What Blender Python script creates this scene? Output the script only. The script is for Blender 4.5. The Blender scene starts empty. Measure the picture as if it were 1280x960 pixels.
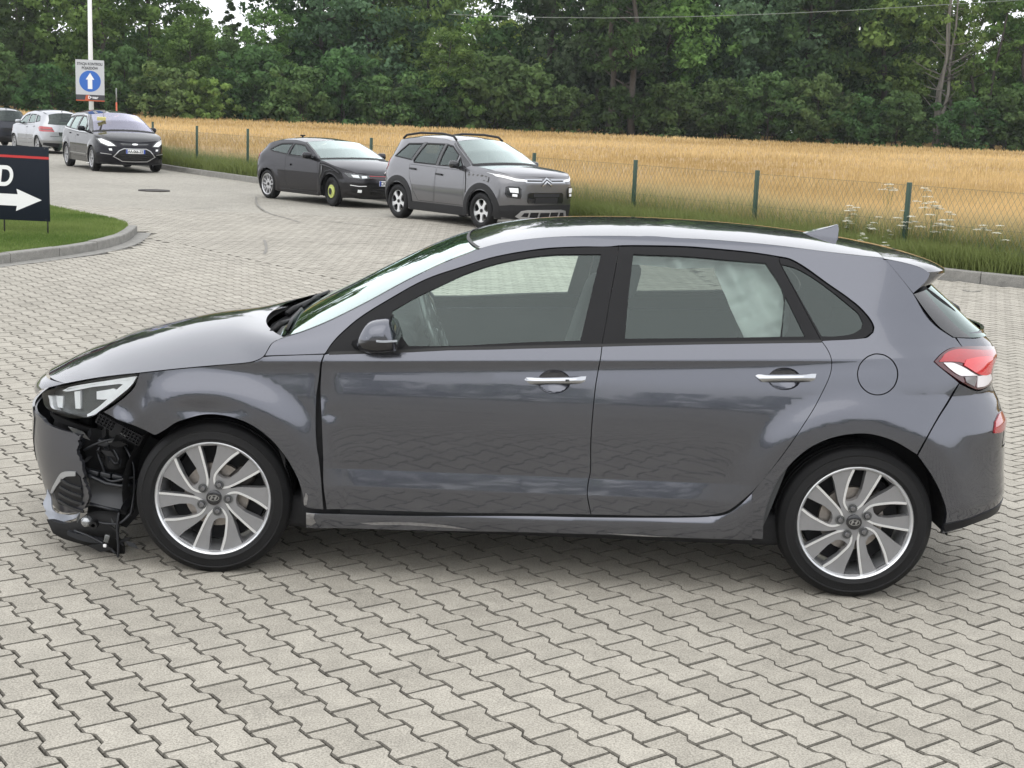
import bpy, bmesh, math, random
import numpy as np
from mathutils import Vector, Matrix
from mathutils.geometry import delaunay_2d_cdt
random.seed(7); rng = np.random.default_rng(7)
SC = bpy.context.scene
COL = SC.collection
R = math.radians
PI = math.pi

# ---------------------------------------------------------------- camera
cam_data = bpy.data.cameras.new('camera')
cam_data.sensor_width = 36.0
cam_data.lens = 1754.03 / 1280 * 36.0
cam_data.clip_start = 0.1
cam_data.clip_end = 3000
cam = bpy.data.objects.new('camera', cam_data)
COL.objects.link(cam)
_p, _r = R(10.5625), R(2.2754)
_f = Vector((0, math.cos(_p), -math.sin(_p))); _u = Vector((0, math.sin(_p), math.cos(_p))); _x = Vector((1, 0, 0))
_x2 = _x * math.cos(_r) + _u * math.sin(_r); _u2 = _u * math.cos(_r) - _x * math.sin(_r)
m3 = Matrix((_x2, _u2, -_f)).transposed()
cam.matrix_world = Matrix.Translation((0, 0, 1.8957)) @ m3.to_4x4()
SC.camera = cam

# ---------------------------------------------------------------- world and sun (overcast daylight)
W = bpy.data.worlds.new('World'); SC.world = W; W.use_nodes = True
nt = W.node_tree; nt.nodes.clear()
SUN_EL, SUN_AZ = 52.0, 205.0
sky = nt.nodes.new('ShaderNodeTexSky'); sky.sky_type = 'NISHITA'; sky.sun_disc = False
sky.sun_elevation = R(SUN_EL); sky.sun_rotation = R(SUN_AZ); sky.air_density = 1.0; sky.dust_density = 4.0; sky.ozone_density = 1.0
hsv = nt.nodes.new('ShaderNodeHueSaturation'); hsv.inputs['Saturation'].default_value = 0.30
bg = nt.nodes.new('ShaderNodeBackground'); bg.inputs['Strength'].default_value = 0.11
wo = nt.nodes.new('ShaderNodeOutputWorld')
cl_tc = nt.nodes.new('ShaderNodeTexCoord'); cl_map = nt.nodes.new('ShaderNodeMapping'); cl_map.inputs['Scale'].default_value = (1.2, 1.2, 3.2)
cl = nt.nodes.new('ShaderNodeTexNoise'); cl.inputs['Scale'].default_value = 1.6; cl.inputs['Detail'].default_value = 5; cl.inputs['Roughness'].default_value = .55
clr = nt.nodes.new('ShaderNodeMapRange'); clr.inputs['From Min'].default_value = .35; clr.inputs['From Max'].default_value = .68; clr.inputs['To Min'].default_value = .90; clr.inputs['To Max'].default_value = .98
ovc = nt.nodes.new('ShaderNodeMix'); ovc.data_type = 'RGBA'
ovc.inputs['B'].default_value = (9.9, 10.1, 10.5, 1)
nt.links.new(cl_tc.outputs['Generated'], cl_map.inputs['Vector']); nt.links.new(cl_map.outputs[0], cl.inputs['Vector'])
nt.links.new(cl.outputs['Fac'], clr.inputs['Value']); nt.links.new(clr.outputs[0], ovc.inputs['Factor'])
nt.links.new(sky.outputs['Color'], hsv.inputs['Color']); nt.links.new(hsv.outputs['Color'], ovc.inputs['A'])
nt.links.new(ovc.outputs['Result'], bg.inputs['Color']); nt.links.new(bg.outputs[0], wo.inputs[0])
sl = bpy.data.lights.new('sun', 'SUN'); sl.energy = 0.6; sl.angle = R(85); sl.color = (1, .96, .9)
so = bpy.data.objects.new('sun', sl); COL.objects.link(so)
_sd = Vector((math.sin(R(SUN_AZ)) * math.cos(R(SUN_EL)), math.cos(R(SUN_AZ)) * math.cos(R(SUN_EL)), math.sin(R(SUN_EL))))
so.rotation_euler = (-_sd).to_track_quat('-Z', 'Y').to_euler(); so.location = _sd * 60
SC.view_settings.view_transform = 'Standard'; SC.view_settings.look = 'None'
SC.view_settings.exposure = 0.64; SC.view_settings.gamma = 1.0
SC.cycles.max_bounces = 8; SC.cycles.transparent_max_bounces = 24

# ---------------------------------------------------------------- helpers
def tag(o, label=None, cat=None, group=None, kind=None):
    if label: o['label'] = label
    if cat: o['category'] = cat
    if group: o['group'] = group
    if kind: o['kind'] = kind
    return o

def empty(name, loc=(0, 0, 0), rz=0, parent=None):
    o = bpy.data.objects.new(name, None); COL.objects.link(o)
    o.location = loc; o.rotation_euler = (0, 0, rz); o.empty_display_size = .3
    if parent: o.parent = parent
    return o

def link_mesh(name, me, parent=None):
    o = bpy.data.objects.new(name, me); COL.objects.link(o)
    if parent: o.parent = parent
    return o

def mesh_np(name, V, F, mat=None, parent=None, normals=None, smooth=True, attr=None, uvs=None):
    """V (n,3), F list of index arrays (k,3) or (k,4)"""
    me = bpy.data.meshes.new(name)
    V = np.asarray(V, np.float32)
    if not isinstance(F, (list, tuple)) : F = [F]
    F = [np.asarray(f, np.int32) for f in F if len(f)]
    me.vertices.add(len(V)); me.vertices.foreach_set('co', V.ravel())
    nl = sum(f.size for f in F); nf = sum(len(f) for f in F)
    me.loops.add(nl); me.polygons.add(nf)
    me.loops.foreach_set('vertex_index', np.concatenate([f.ravel() for f in F]))
    tot = np.concatenate([np.full(len(f), f.shape[1], np.int32) for f in F])
    st = np.concatenate([[0], np.cumsum(tot)[:-1]]).astype(np.int32)
    me.polygons.foreach_set('loop_start', st)
    me.polygons.foreach_set('use_smooth', np.full(nf, smooth))
    if attr is not None:
        a = me.attributes.new('tone', 'FLOAT', 'POINT'); a.data.foreach_set('value', np.asarray(attr, np.float32))
    me.update(calc_edges=True)
    if mat is not None:
        for m in (mat if isinstance(mat, (list, tuple)) else [mat]): me.materials.append(m)
    if normals is not None:
        me.normals_split_custom_set_from_vertices([tuple(n) for n in normals])
    return link_mesh(name, me, parent)

def from_bm(name, bm, mat=None, parent=None, smooth=True, angle=None):
    me = bpy.data.meshes.new(name); bm.to_mesh(me); bm.free()
    if mat: me.materials.append(mat)
    if smooth:
        for p in me.polygons: p.use_smooth = True
        if angle: me.set_sharp_from_angle(angle=R(angle))
    return link_mesh(name, me, parent)

def box(name, c, s, mat, parent=None, rot=(0, 0, 0), bev=0.01, seg=2, taper=None):
    bm = bmesh.new(); bmesh.ops.create_cube(bm, size=1)
    for v in bm.verts:
        k = 1.0
        if taper and v.co.z > 0: k = taper
        v.co = Vector((v.co.x * s[0] * k, v.co.y * s[1] * k, v.co.z * s[2]))
    if bev: bmesh.ops.bevel(bm, geom=bm.edges[:], offset=min(bev, min(s) * .45), segments=seg, affect='EDGES', profile=.5)
    bm.transform(Matrix.Translation(c) @ Matrix.Rotation(rot[2], 4, 'Z') @ Matrix.Rotation(rot[1], 4, 'Y') @ Matrix.Rotation(rot[0], 4, 'X'))
    return from_bm(name, bm, mat, parent, angle=50)

def tube_geo(pts, r, n=8, caps=True):
    pts = [Vector(p) for p in pts]; rs = r if isinstance(r, (list, tuple)) else [r] * len(pts)
    V = []; F = []; T = []
    up = Vector((0, 0, 1))
    for i, p in enumerate(pts):
        t = (pts[min(i + 1, len(pts) - 1)] - pts[max(i - 1, 0)]).normalized()
        a = t.cross(up if abs(t.z) < .95 else Vector((1, 0, 0))).normalized(); b = t.cross(a)
        for k in range(n):
            an = 2 * PI * k / n; V.append(p + (a * math.cos(an) + b * math.sin(an)) * rs[i])
    for i in range(len(pts) - 1):
        for k in range(n):
            F.append((i * n + k, i * n + (k + 1) % n, (i + 1) * n + (k + 1) % n, (i + 1) * n + k))
    if caps:
        c0 = len(V); V.append(pts[0]); c1 = len(V); V.append(pts[-1]); e = (len(pts) - 1) * n
        for k in range(n):
            T.append((c0, (k + 1) % n, k)); T.append((c1, e + k, e + (k + 1) % n))
    return V, F, T

def tube(name, pts, r, mat, parent=None, n=8):
    V, F, T = tube_geo(pts, r, n)
    return mesh_np(name, [tuple(v) for v in V], [F, T] if T else [F], mat, parent)

def join_geo(parts):
    """merge list of (V,Q,T) into V,[Q,T]"""
    V = []; Q = []; T = []; o = 0
    for v, q, t in parts:
        V.extend([tuple(a) for a in v]); Q.extend([tuple(i + o for i in f) for f in q]); T.extend([tuple(i + o for i in f) for f in t]); o += len(v)
    return V, [Q, T]

def lathe_geo(prof, n=48, axis='y'):
    """prof: list of (r, h); revolve about axis"""
    a = np.linspace(0, 2 * PI, n, endpoint=False); V = []
    for r, h in prof:
        for t in a:
            if axis == 'y': V.append((r * math.cos(t), h, r * math.sin(t)))
            else: V.append((r * math.cos(t), r * math.sin(t), h))
    F = []
    for i in range(len(prof) - 1):
        for k in range(n):
            f = (i * n + k, i * n + (k + 1) % n, (i + 1) * n + (k + 1) % n, (i + 1) * n + k)
            F.append(f)
    return V, F

def lathe(name, prof, mat, parent=None, n=48, axis='y', loc=(0, 0, 0)):
    V, F = lathe_geo(prof, n, axis)
    bm = bmesh.new(); vs = [bm.verts.new(v) for v in V]
    for f in F: bm.faces.new([vs[i] for i in f])
    bmesh.ops.remove_doubles(bm, verts=bm.verts[:], dist=1e-6)
    bmesh.ops.recalc_face_normals(bm, faces=bm.faces[:])
    o = from_bm(name, bm, mat, parent, angle=40); o.location = loc
    return o

# ---------------------------------------------------------------- materials
def new_mat(name):
    m = bpy.data.materials.new(name); m.use_nodes = True
    n = m.node_tree; b = n.nodes['Principled BSDF']
    return m, n, b

def N(n, t, **kw):
    x = n.nodes.new(t)
    for k, v in kw.items():
        if k in x.inputs: x.inputs[k].default_value = v
        else: setattr(x, k, v)
    return x

def mat(name, col, rough=.5, metal=0., coat=0., var=.12, scale=40., bump=0., bscale=200., emit=None, spec=.5, coat_rough=.03):
    m, n, b = new_mat(name)
    tc = N(n, 'ShaderNodeTexCoord')
    nz = N(n, 'ShaderNodeTexNoise', Scale=scale, Detail=4.0)
    n.links.new(tc.outputs['Object'], nz.inputs['Vector'])
    cr = N(n, 'ShaderNodeMix', data_type='RGBA')
    cr.inputs['A'].default_value = (*[c * (1 - var) for c in col], 1)
    cr.inputs['B'].default_value = (*[min(1, c * (1 + var)) for c in col], 1)
    n.links.new(nz.outputs['Fac'], cr.inputs['Factor']); n.links.new(cr.outputs['Result'], b.inputs['Base Color'])
    mr = N(n, 'ShaderNodeMapRange'); mr.inputs['To Min'].default_value = max(0.0, rough * .85); mr.inputs['To Max'].default_value = min(1, rough * 1.15)
    n.links.new(nz.outputs['Fac'], mr.inputs['Value']); n.links.new(mr.outputs[0], b.inputs['Roughness'])
    b.inputs['Metallic'].default_value = metal; b.inputs['Coat Weight'].default_value = coat; b.inputs['Coat Roughness'].default_value = coat_rough
    b.inputs['Specular IOR Level'].default_value = spec
    if bump:
        bn = N(n, 'ShaderNodeTexNoise', Scale=bscale, Detail=3.0); n.links.new(tc.outputs['Object'], bn.inputs['Vector'])
        bu = N(n, 'ShaderNodeBump', Strength=bump, Distance=.01); n.links.new(bn.outputs['Fac'], bu.inputs['Height']); n.links.new(bu.outputs[0], b.inputs['Normal'])
    if emit:
        b.inputs['Emission Color'].default_value = (*emit[:3], 1); b.inputs['Emission Strength'].default_value = emit[3]
    return m

def paint(name, col, metal=.55, rough=.38, dust=.05, ior=1.6, edge=.6, cr_=0.):
    """metallic car paint: flake sparkle under clear coat, faint dust film on the lower body"""
    m, n, b = new_mat(name)
    tc = N(n, 'ShaderNodeTexCoord')
    vo = N(n, 'ShaderNodeTexVoronoi', Scale=2600.0); n.links.new(tc.outputs['Object'], vo.inputs['Vector'])
    mx = N(n, 'ShaderNodeMix', data_type='RGBA'); mx.inputs['A'].default_value = (*[c * .88 for c in col], 1); mx.inputs['B'].default_value = (*[c * 1.12 for c in col], 1)
    sp = N(n, 'ShaderNodeSeparateColor'); n.links.new(vo.outputs['Color'], sp.inputs[0]); n.links.new(sp.outputs[0], mx.inputs['Factor'])
    nz = N(n, 'ShaderNodeTexNoise', Scale=5.0, Detail=7.0, Roughness=.7); n.links.new(tc.outputs['Object'], nz.inputs['Vector'])
    sx = N(n, 'ShaderNodeSeparateXYZ'); n.links.new(tc.outputs['Object'], sx.inputs[0])
    hz = N(n, 'ShaderNodeMapRange'); hz.inputs['From Min'].default_value = .55; hz.inputs['From Max'].default_value = .15; hz.inputs['To Max'].default_value = 1
    n.links.new(sx.outputs['Z'], hz.inputs['Value'])
    mu = N(n, 'ShaderNodeMath', operation='MULTIPLY'); n.links.new(hz.outputs[0], mu.inputs[0]); n.links.new(nz.outputs['Fac'], mu.inputs[1])
    mu2 = N(n, 'ShaderNodeMath', operation='MULTIPLY_ADD'); n.links.new(mu.outputs[0], mu2.inputs[0]); mu2.inputs[1].default_value = dust * 4; mu2.inputs[2].default_value = dust * .3
    d = N(n, 'ShaderNodeMix', data_type='RGBA'); n.links.new(mx.outputs['Result'], d.inputs['A']); d.inputs['B'].default_value = (.30, .28, .25, 1)
    n.links.new(mu2.outputs[0], d.inputs['Factor']); n.links.new(d.outputs['Result'], b.inputs['Base Color'])
    b.inputs['Metallic'].default_value = metal; b.inputs['Roughness'].default_value = rough
    b.inputs['Coat Weight'].default_value = 1.0; b.inputs['Coat IOR'].default_value = ior; b.inputs['Specular Tint'].default_value = (edge, edge, edge * 1.06, 1); b.inputs['Specular IOR Level'].default_value = .3
    cr = N(n, 'ShaderNodeMapRange'); cr.inputs['To Min'].default_value = .01 + cr_; cr.inputs['To Max'].default_value = .05 + cr_
    n.links.new(nz.outputs['Fac'], cr.inputs['Value']); n.links.new(cr.outputs[0], b.inputs['Coat Roughness'])
    wv = N(n, 'ShaderNodeTexNoise', Scale=14.0, Detail=1.0); n.links.new(tc.outputs['Object'], wv.inputs['Vector'])
    bu = N(n, 'ShaderNodeBump', Strength=.006, Distance=.02); n.links.new(wv.outputs['Fac'], bu.inputs['Height']); n.links.new(bu.outputs[0], b.inputs['Coat Normal'])
    return m

def glass(name, tint, refl=1.0, haze=0.0, rc=(.87, 1, .965)):
    """thin pane: tinted see-through plus mirror reflection by Fresnel"""
    m, n, b = new_mat(name); n.nodes.remove(b)
    out = n.nodes['Material Output']
    tr = N(n, 'ShaderNodeBsdfTransparent'); tr.inputs[0].default_value = (*tint, 1)
    gl = N(n, 'ShaderNodeBsdfGlossy'); gl.inputs['Roughness'].default_value = .015; gl.inputs['Color'].default_value = (*rc, 1)
    fr = N(n, 'ShaderNodeFresnel', IOR=1.5)
    mu = N(n, 'ShaderNodeMath', operation='MULTIPLY_ADD', use_clamp=True); mu.inputs[1].default_value = refl; mu.inputs[2].default_value = .0
    n.links.new(fr.outputs[0], mu.inputs[0])
    di = N(n, 'ShaderNodeBsdfDiffuse'); di.inputs[0].default_value = (.55, .56, .55, 1)
    tc = N(n, 'ShaderNodeTexCoord'); nz = N(n, 'ShaderNodeTexNoise', Scale=6.0, Detail=6.0); n.links.new(tc.outputs['Object'], nz.inputs['Vector'])
    hm = N(n, 'ShaderNodeMath', operation='MULTIPLY'); hm.inputs[1].default_value = haze; n.links.new(nz.outputs['Fac'], hm.inputs[0])
    m0 = N(n, 'ShaderNodeMixShader'); n.links.new(hm.outputs[0], m0.inputs[0]); n.links.new(tr.outputs[0], m0.inputs[1]); n.links.new(di.outputs[0], m0.inputs[2])
    m1 = N(n, 'ShaderNodeMixShader'); n.links.new(mu.outputs[0], m1.inputs[0]); n.links.new(m0.outputs[0], m1.inputs[1]); n.links.new(gl.outputs[0], m1.inputs[2])
    n.links.new(m1.outputs[0], out.inputs[0])
    return m

M = {}
M['hatch_paint'] = paint('slate_grey_metallic_paint', (.094, .099, .119), metal=.9, rough=.17, dust=.015, ior=1.6, edge=.26)
M['bumper_paint'] = paint('dusty_slate_grey_paint', (.10, .104, .122), metal=.85, rough=.36, dust=.06, ior=1.45, edge=.3, cr_=.22)
M['fog_trim'] = mat('satin_grey_trim', (.40, .41, .42), .35, metal=.5)
M['black'] = mat('black_plastic', (.006, .006, .0065), .5, var=.2, spec=.35)
M['void'] = mat('dark_inner_metal_and_gap_shade', (.006, .006, .007), .8)
M['trim'] = mat('matte_black_trim', (.012, .012, .013), .45, var=.18, scale=18, spec=.16)
M['gloss_black'] = mat('gloss_black', (.012, .012, .014), .12, coat=.5)
M['rubber'] = mat('tyre_rubber', (.006, .006, .0065), .62, spec=.3, var=.3, scale=30, bump=.15, bscale=120)
M['rubber_seal'] = mat('rubber_seal', (.008, .008, .008), .55)
M['chrome'] = mat('chrome', (.46, .47, .49), .10, metal=1., var=.04)
M['alu'] = mat('machined_alloy', (.82, .83, .84), .34, metal=.85, var=.06, scale=300)
M['alu_grey'] = mat('grey_alloy_paint', (.25, .25, .255), .4, metal=.5, coat=.3, var=.08)
M['bolt'] = mat('wheel_bolt_steel', (.22, .22, .23), .3, metal=.9, var=.2)
M['steel'] = mat('worn_steel', (.33, .30, .27), .45, metal=.8, var=.35, scale=60)
M['steel_dark'] = mat('dark_steel', (.05, .045, .042), .55, metal=.6, var=.3)
M['glass_f'] = glass('window_glass', (.88, .97, .93), 1.35, .02)
M['glass_r'] = glass('privacy_glass', (.55, .60, .58), 1.4, .01)
M['glass_w'] = glass('windscreen_glass', (.62, .72, .68), 1.6, .01)
M['glass_w2'] = glass('bright_windscreen', (.70, .80, .76), 3.2, .01)
M['glass_dark'] = glass('dark_rear_glass', (.10, .11, .115), 1.4, .01)
M['lens'] = glass('clear_lens', (.93, .95, .96), .55, .005, (1, 1, 1))
M['lamp_white'] = mat('lamp_reflector', (.93, .94, .95), .25, metal=.1, var=.06)
M['lamp_glass'] = mat('fog_lamp_glass', (.32, .33, .34), .12, metal=.7, coat=.8, var=.3, scale=60)
M['lamp_grey'] = mat('lamp_bezel_grey', (.11, .115, .115), .22, metal=.25, coat=.5)
M['lamp_dark'] = mat('lamp_housing_dark', (.075, .078, .078), .3, coat=.3)
M['red'] = mat('red_lens', (.34, .016, .022), .12, coat=1., var=.1)
M['red_bright'] = mat('bright_red_lens', (.60, .028, .035), .10, coat=1., var=.05)
M['red_dark'] = mat('dark_red_lens', (.07, .008, .012), .12, coat=1.)
M['white_lens'] = mat('white_lens', (.78, .74, .76), .12, coat=1., var=.05)
M['grey_lens'] = mat('grey_lens', (.20, .19, .20), .15, coat=1.)
M['seat'] = mat('seat_cloth', (.06, .062, .064), .9, var=.2, scale=80)
M['dash'] = mat('dashboard_plastic', (.05, .053, .055), .6, var=.15)
M['liner_in'] = mat('headliner_cloth', (.30, .31, .30), .95, var=.06)
M['airbag'] = mat('airbag_nylon', (.90, .93, .90), .9, var=.07, scale=12)
M['duct'] = mat('grey_black_plastic', (.014, .0155, .019), .36, var=.2)
M['torn'] = mat('torn_primer_grey', (.30, .32, .36), .5, var=.15, scale=25)
M['plate_white'] = mat('number_plate_white', (.75, .75, .74), .4, var=.03)
M['plate_blue'] = mat('number_plate_blue', (.02, .06, .35), .4)
M['ink'] = mat('black_ink', (.01, .01, .011), .5)

# ================================================================ ground, paving, kerbs
def np_noise(x, y, seed=0, octs=4, f=1.0):
    r = np.random.default_rng(seed); v = 0; a = 1.
    for o in range(octs):
        for _ in range(3):
            th, ph = r.uniform(0, 6.28, 2); k = f * 2**o * r.uniform(.7, 1.3)
            v = v + a * np.sin((x * math.cos(th) + y * math.sin(th)) * k + ph)
        a *= .55
    return v / 4.2

def concrete(name, c1, c2, attr=True, scale=1.0, joints=False):
    m, n, b = new_mat(name)
    tc = N(n, 'ShaderNodeTexCoord'); geo = N(n, 'ShaderNodeNewGeometry')
    P = geo.outputs['Position']
    big = N(n, 'ShaderNodeTexNoise', Scale=.35, Detail=4.0); n.links.new(P, big.inputs['Vector'])
    mid = N(n, 'ShaderNodeTexNoise', Scale=9.0, Detail=6.0, Roughness=.65); n.links.new(P, mid.inputs['Vector'])
    spk = N(n, 'ShaderNodeTexNoise', Scale=150.0, Detail=3.0, Roughness=.7); n.links.new(P, spk.inputs['Vector'])
    grit = N(n, 'ShaderNodeTexVoronoi', Scale=95.0); n.links.new(P, grit.inputs['Vector'])
    mx = N(n, 'ShaderNodeMix', data_type='RGBA'); mx.inputs['A'].default_value = (*c1, 1); mx.inputs['B'].default_value = (*c2, 1)
    if attr:
        at = N(n, 'ShaderNodeAttribute', attribute_name='tone'); oi = N(n, 'ShaderNodeObjectInfo')
        wn = N(n, 'ShaderNodeMath', operation='ADD'); n.links.new(at.outputs['Fac'], wn.inputs[0])
        gt = N(n, 'ShaderNodeMath', operation='MULTIPLY'); n.links.new(oi.outputs['Random'], gt.inputs[0]); n.links.new(oi.outputs['Object Index'], gt.inputs[1])
        n.links.new(gt.outputs[0], wn.inputs[1]); n.links.new(wn.outputs[0], mx.inputs['Factor'])
    else: n.links.new(mid.outputs['Fac'], mx.inputs['Factor'])
    def mulby(col, fac, lo, hi, fmin=.3, fmax=.7):
        mr = N(n, 'ShaderNodeMapRange'); mr.inputs['From Min'].default_value = fmin; mr.inputs['From Max'].default_value = fmax; mr.inputs['To Min'].default_value = lo; mr.inputs['To Max'].default_value = hi
        n.links.new(fac, mr.inputs['Value'])
        k = N(n, 'ShaderNodeMix', data_type='RGBA', blend_type='MULTIPLY'); k.inputs['Factor'].default_value = 1
        n.links.new(col, k.inputs['A']); n.links.new(mr.outputs[0], k.inputs['B']); return k.outputs['Result']
    c = mulby(mx.outputs['Result'], big.outputs['Fac'], .90, 1.08)
    c = mulby(c, mid.outputs['Fac'], .86, 1.10)
    c = mulby(c, spk.outputs['Fac'], .66, 1.26, .36, .64)
    c = mulby(c, grit.outputs['Distance'], .72, 1.05, .05, .35)
    sta = N(n, 'ShaderNodeTexNoise', Scale=2.3, Detail=8.0, Roughness=.72); n.links.new(P, sta.inputs['Vector'])
    c = mulby(c, sta.outputs['Fac'], 1.0, .70, .57, .76)
    if joints:
        # courses of distant pavers, too far off to tell apart one by one
        mp = N(n, 'ShaderNodeMapping'); mp.inputs['Rotation'].default_value = (0, 0, -R(36.7 + 90)); n.links.new(P, mp.inputs['Vector'])
        br = N(n, 'ShaderNodeTexBrick'); br.inputs['Scale'].default_value = 1.0
        br.inputs['Brick Width'].default_value = .2; br.inputs['Row Height'].default_value = .143; br.inputs['Mortar Size'].default_value = .007
        br.inputs['Color1'].default_value = (1.04, 1.04, 1.04, 1); br.inputs['Color2'].default_value = (.92, .92, .92, 1); br.inputs['Mortar'].default_value = (.45, .43, .40, 1)
        n.links.new(mp.outputs[0], br.inputs['Vector'])
        k = N(n, 'ShaderNodeMix', data_type='RGBA', blend_type='MULTIPLY'); k.inputs['Factor'].default_value = 1; n.links.new(c, k.inputs['A']); n.links.new(br.outputs['Color'], k.inputs['B']); c = k.outputs['Result']
    n.links.new(c, b.inputs['Base Color']); b.inputs['Roughness'].default_value = .86; b.inputs['Specular IOR Level'].default_value = .35
    bu = N(n, 'ShaderNodeBump', Strength=.35, Distance=.003); n.links.new(spk.outputs['Fac'], bu.inputs['Height']); n.links.new(bu.outputs[0], b.inputs['Normal'])
    return m

M['paver'] = concrete('concrete_paver', (.300, .279, .236), (.400, .374, .320))
M['yard_far'] = concrete('distant_paving', (.305, .288, .246), (.35, .332, .288), attr=False, joints=True)
M['paver_edge'] = concrete('grimy_paver_edge', (.105, .097, .082), (.15, .14, .117))
M['joint'] = mat('sand_filled_joint', (.045, .041, .032), .95, var=.5, scale=25)
M['kerb'] = concrete('kerb_concrete', (.20, .195, .18), (.27, .262, .24), attr=False)
M['soil'] = mat('soil_and_grass', (.13, .125, .06), .95, var=.35, scale=.6)

gb = bmesh.new(); bmesh.ops.create_grid(gb, x_segments=2, y_segments=2, size=1600)
g = from_bm('ground', gb, M['soil']); g.location = (0, 0, -.09); tag(g, kind='structure')

KERB = np.array([(26, 9.0), (16, 13.9), (10.5, 16.6), (8.3, 17.7), (6.7, 18.62), (5.8, 19.4), (4.6, 21.1), (-6.96, 38.3), (-9.7, 42.4), (-14.5, 50), (-18.5, 58), (-26, 74), (-34, 92)], float)
def poly_mesh(name, pts, z, m, parent=None):
    bm = bmesh.new(); f = bm.faces.new([bm.verts.new((x, y, z)) for x, y in pts]); bmesh.ops.triangulate(bm, faces=[f])
    for f in bm.faces:
        if f.normal.z < 0: f.normal_flip()
    return from_bm(name, bm, m, parent, smooth=False)
yard_pts = [tuple(p) for p in KERB] + [(-60, 92), (-60, -60), (26, -60)]
yard = poly_mesh('paved_yard', yard_pts, -.016, M['yard_far']); tag(yard, kind='structure')

def side_of(P, A, B):
    return (B[0] - A[0]) * (P[:, 1] - A[1]) - (B[1] - A[1]) * (P[:, 0] - A[0])
ISL = np.array([(-30, 11.0), (-6.5, 15.5), (-6.13, 16.58), (-5.98, 17.1), (-5.68, 18.0), (-5.54, 18.85), (-5.56, 20.03), (-5.85, 21.6), (-6.2, 22.2), (-6.6, 22.9), (-7.25, 23.7), (-8.4, 25.2), (-11, 28.5), (-16, 31), (-30, 33)], float)
def in_poly(P, poly): return inside_np(P, poly)
def inside_np(pts, P):
    c = np.zeros(len(pts), bool); x, y = pts[:, 0], pts[:, 1]
    for i in range(len(P)):
        x1, y1 = P[i]; x2, y2 = P[(i + 1) % len(P)]
        if y1 == y2: continue
        m = (y1 > y) != (y2 > y); c ^= m & (x < (x2 - x1) * (y - y1) / (y2 - y1) + x1)
    return c
# H-shaped pavers: length 200, pitch 143, ends wider than the waist
PL_, PW_, JT = .200, .1430, .0057
def paver_outline(inset_=0.):
    L = PL_ / 2 - JT * .5 - inset_; e = .0115; w1 = PW_ / 2 + e - JT * .5 - inset_; w0 = PW_ / 2 - e - JT * .5 - inset_
    s1, s2 = .058, .034
    return np.array([(w1, L), (w1, s1), (w0, s2), (w0, -s2), (w1, -s1), (w1, -L), (-w1, -L), (-w1, -s1), (-w0, -s2), (-w0, s2), (-w1, s1), (-w1, L)])
def paver_geo():
    o0, o1 = paver_outline(.0042), paver_outline(0.)
    V = np.concatenate([np.c_[o0, np.zeros(12)], np.c_[o1, np.full(12, -.0055)], np.c_[o1, np.full(12, -.02)]])
    F4 = []
    for r in (0, 12):
        for i in range(12):
            j = (i + 1) % 12; F4.append((r + i, r + 12 + i, r + 12 + j, r + j))
    # top: two ends and a waist
    F4 += [(0, 1, 10, 11), (1, 2, 9, 10), (2, 3, 8, 9), (3, 4, 7, 8), (4, 5, 6, 7)]
    F = np.array(F4); F = F[:, ::-1]
    return V, F
PVV, PVF = paver_geo(); PVMAT = np.array([1] * 24 + [0] * 5)
Av = np.array([math.cos(R(36.687)), math.sin(R(36.687))]); Bv = np.array([math.sin(R(36.687)), -math.cos(R(36.687))])
O0 = np.array([-1.4100, 4.3581])
ZA, ZB = np.array([-6.4, 22.0]), np.array([-.2, 13.95])   # where the laying pattern turns
def lattice(a, b, o, i0, i1, j0, j1):
    I, J = np.meshgrid(np.arange(i0, i1), np.arange(j0, j1), indexing='ij')
    off = (I % 2) * .5
    return o + (I * PW_)[..., None] * a + ((J + off) * PL_)[..., None] * b
def visible(P, margin=1.5):
    lim = .375 * np.maximum(P[:, 1], 0) + margin
    return np.abs(P[:, 0]) < lim
def yardmask(P): return inside_np(P, np.array(yard_pts)) & ~inside_np(P, ISLG)
ISLG = ISL.copy()
C1 = lattice(Av, Bv, O0, -120, 190, -170, 60).reshape(-1, 2)
gut = np.linalg.norm(C1 - np.array([-5.6, 20]), axis=1) < 0
m1 = (C1[:, 1] > .3) & (C1[:, 1] < 24) & visible(C1, 4.6) & yardmask(C1) & ((side_of(C1, ZA, ZB) < 0) | (C1[:, 0] > 2.44))
# keep the joint of kerb and gutter clear
def poly_dist(P, L):
    d = np.full(len(P), 99.)
    for a, b in zip(L[:-1], L[1:]):
        ab = b - a; t = np.clip(((P - a) @ ab) / (ab @ ab), 0, 1); d = np.minimum(d, np.linalg.norm(P - a - t[:, None] * ab, axis=1))
    return d
C1 = C1[m1]; C1 = C1[(poly_dist(C1, KERB) > .12) & (poly_dist(C1, ISL[0:8]) > .24)]
A2, B2 = Bv, -Av
C2 = lattice(A2, B2, O0 + np.array([.05, .07]), -260, 260, -260, 260).reshape(-1, 2)
m2 = (C2[:, 1] > 9) & (C2[:, 1] < 27) & visible(C2, 3.) & yardmask(C2) & (side_of(C2, ZA, ZB) > .03) & (C2[:, 0] < 2.42)
C2 = C2[m2]; C2 = C2[(poly_dist(C2, KERB) > .13) & (poly_dist(C2, ISL[1:8]) > .24)]
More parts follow.
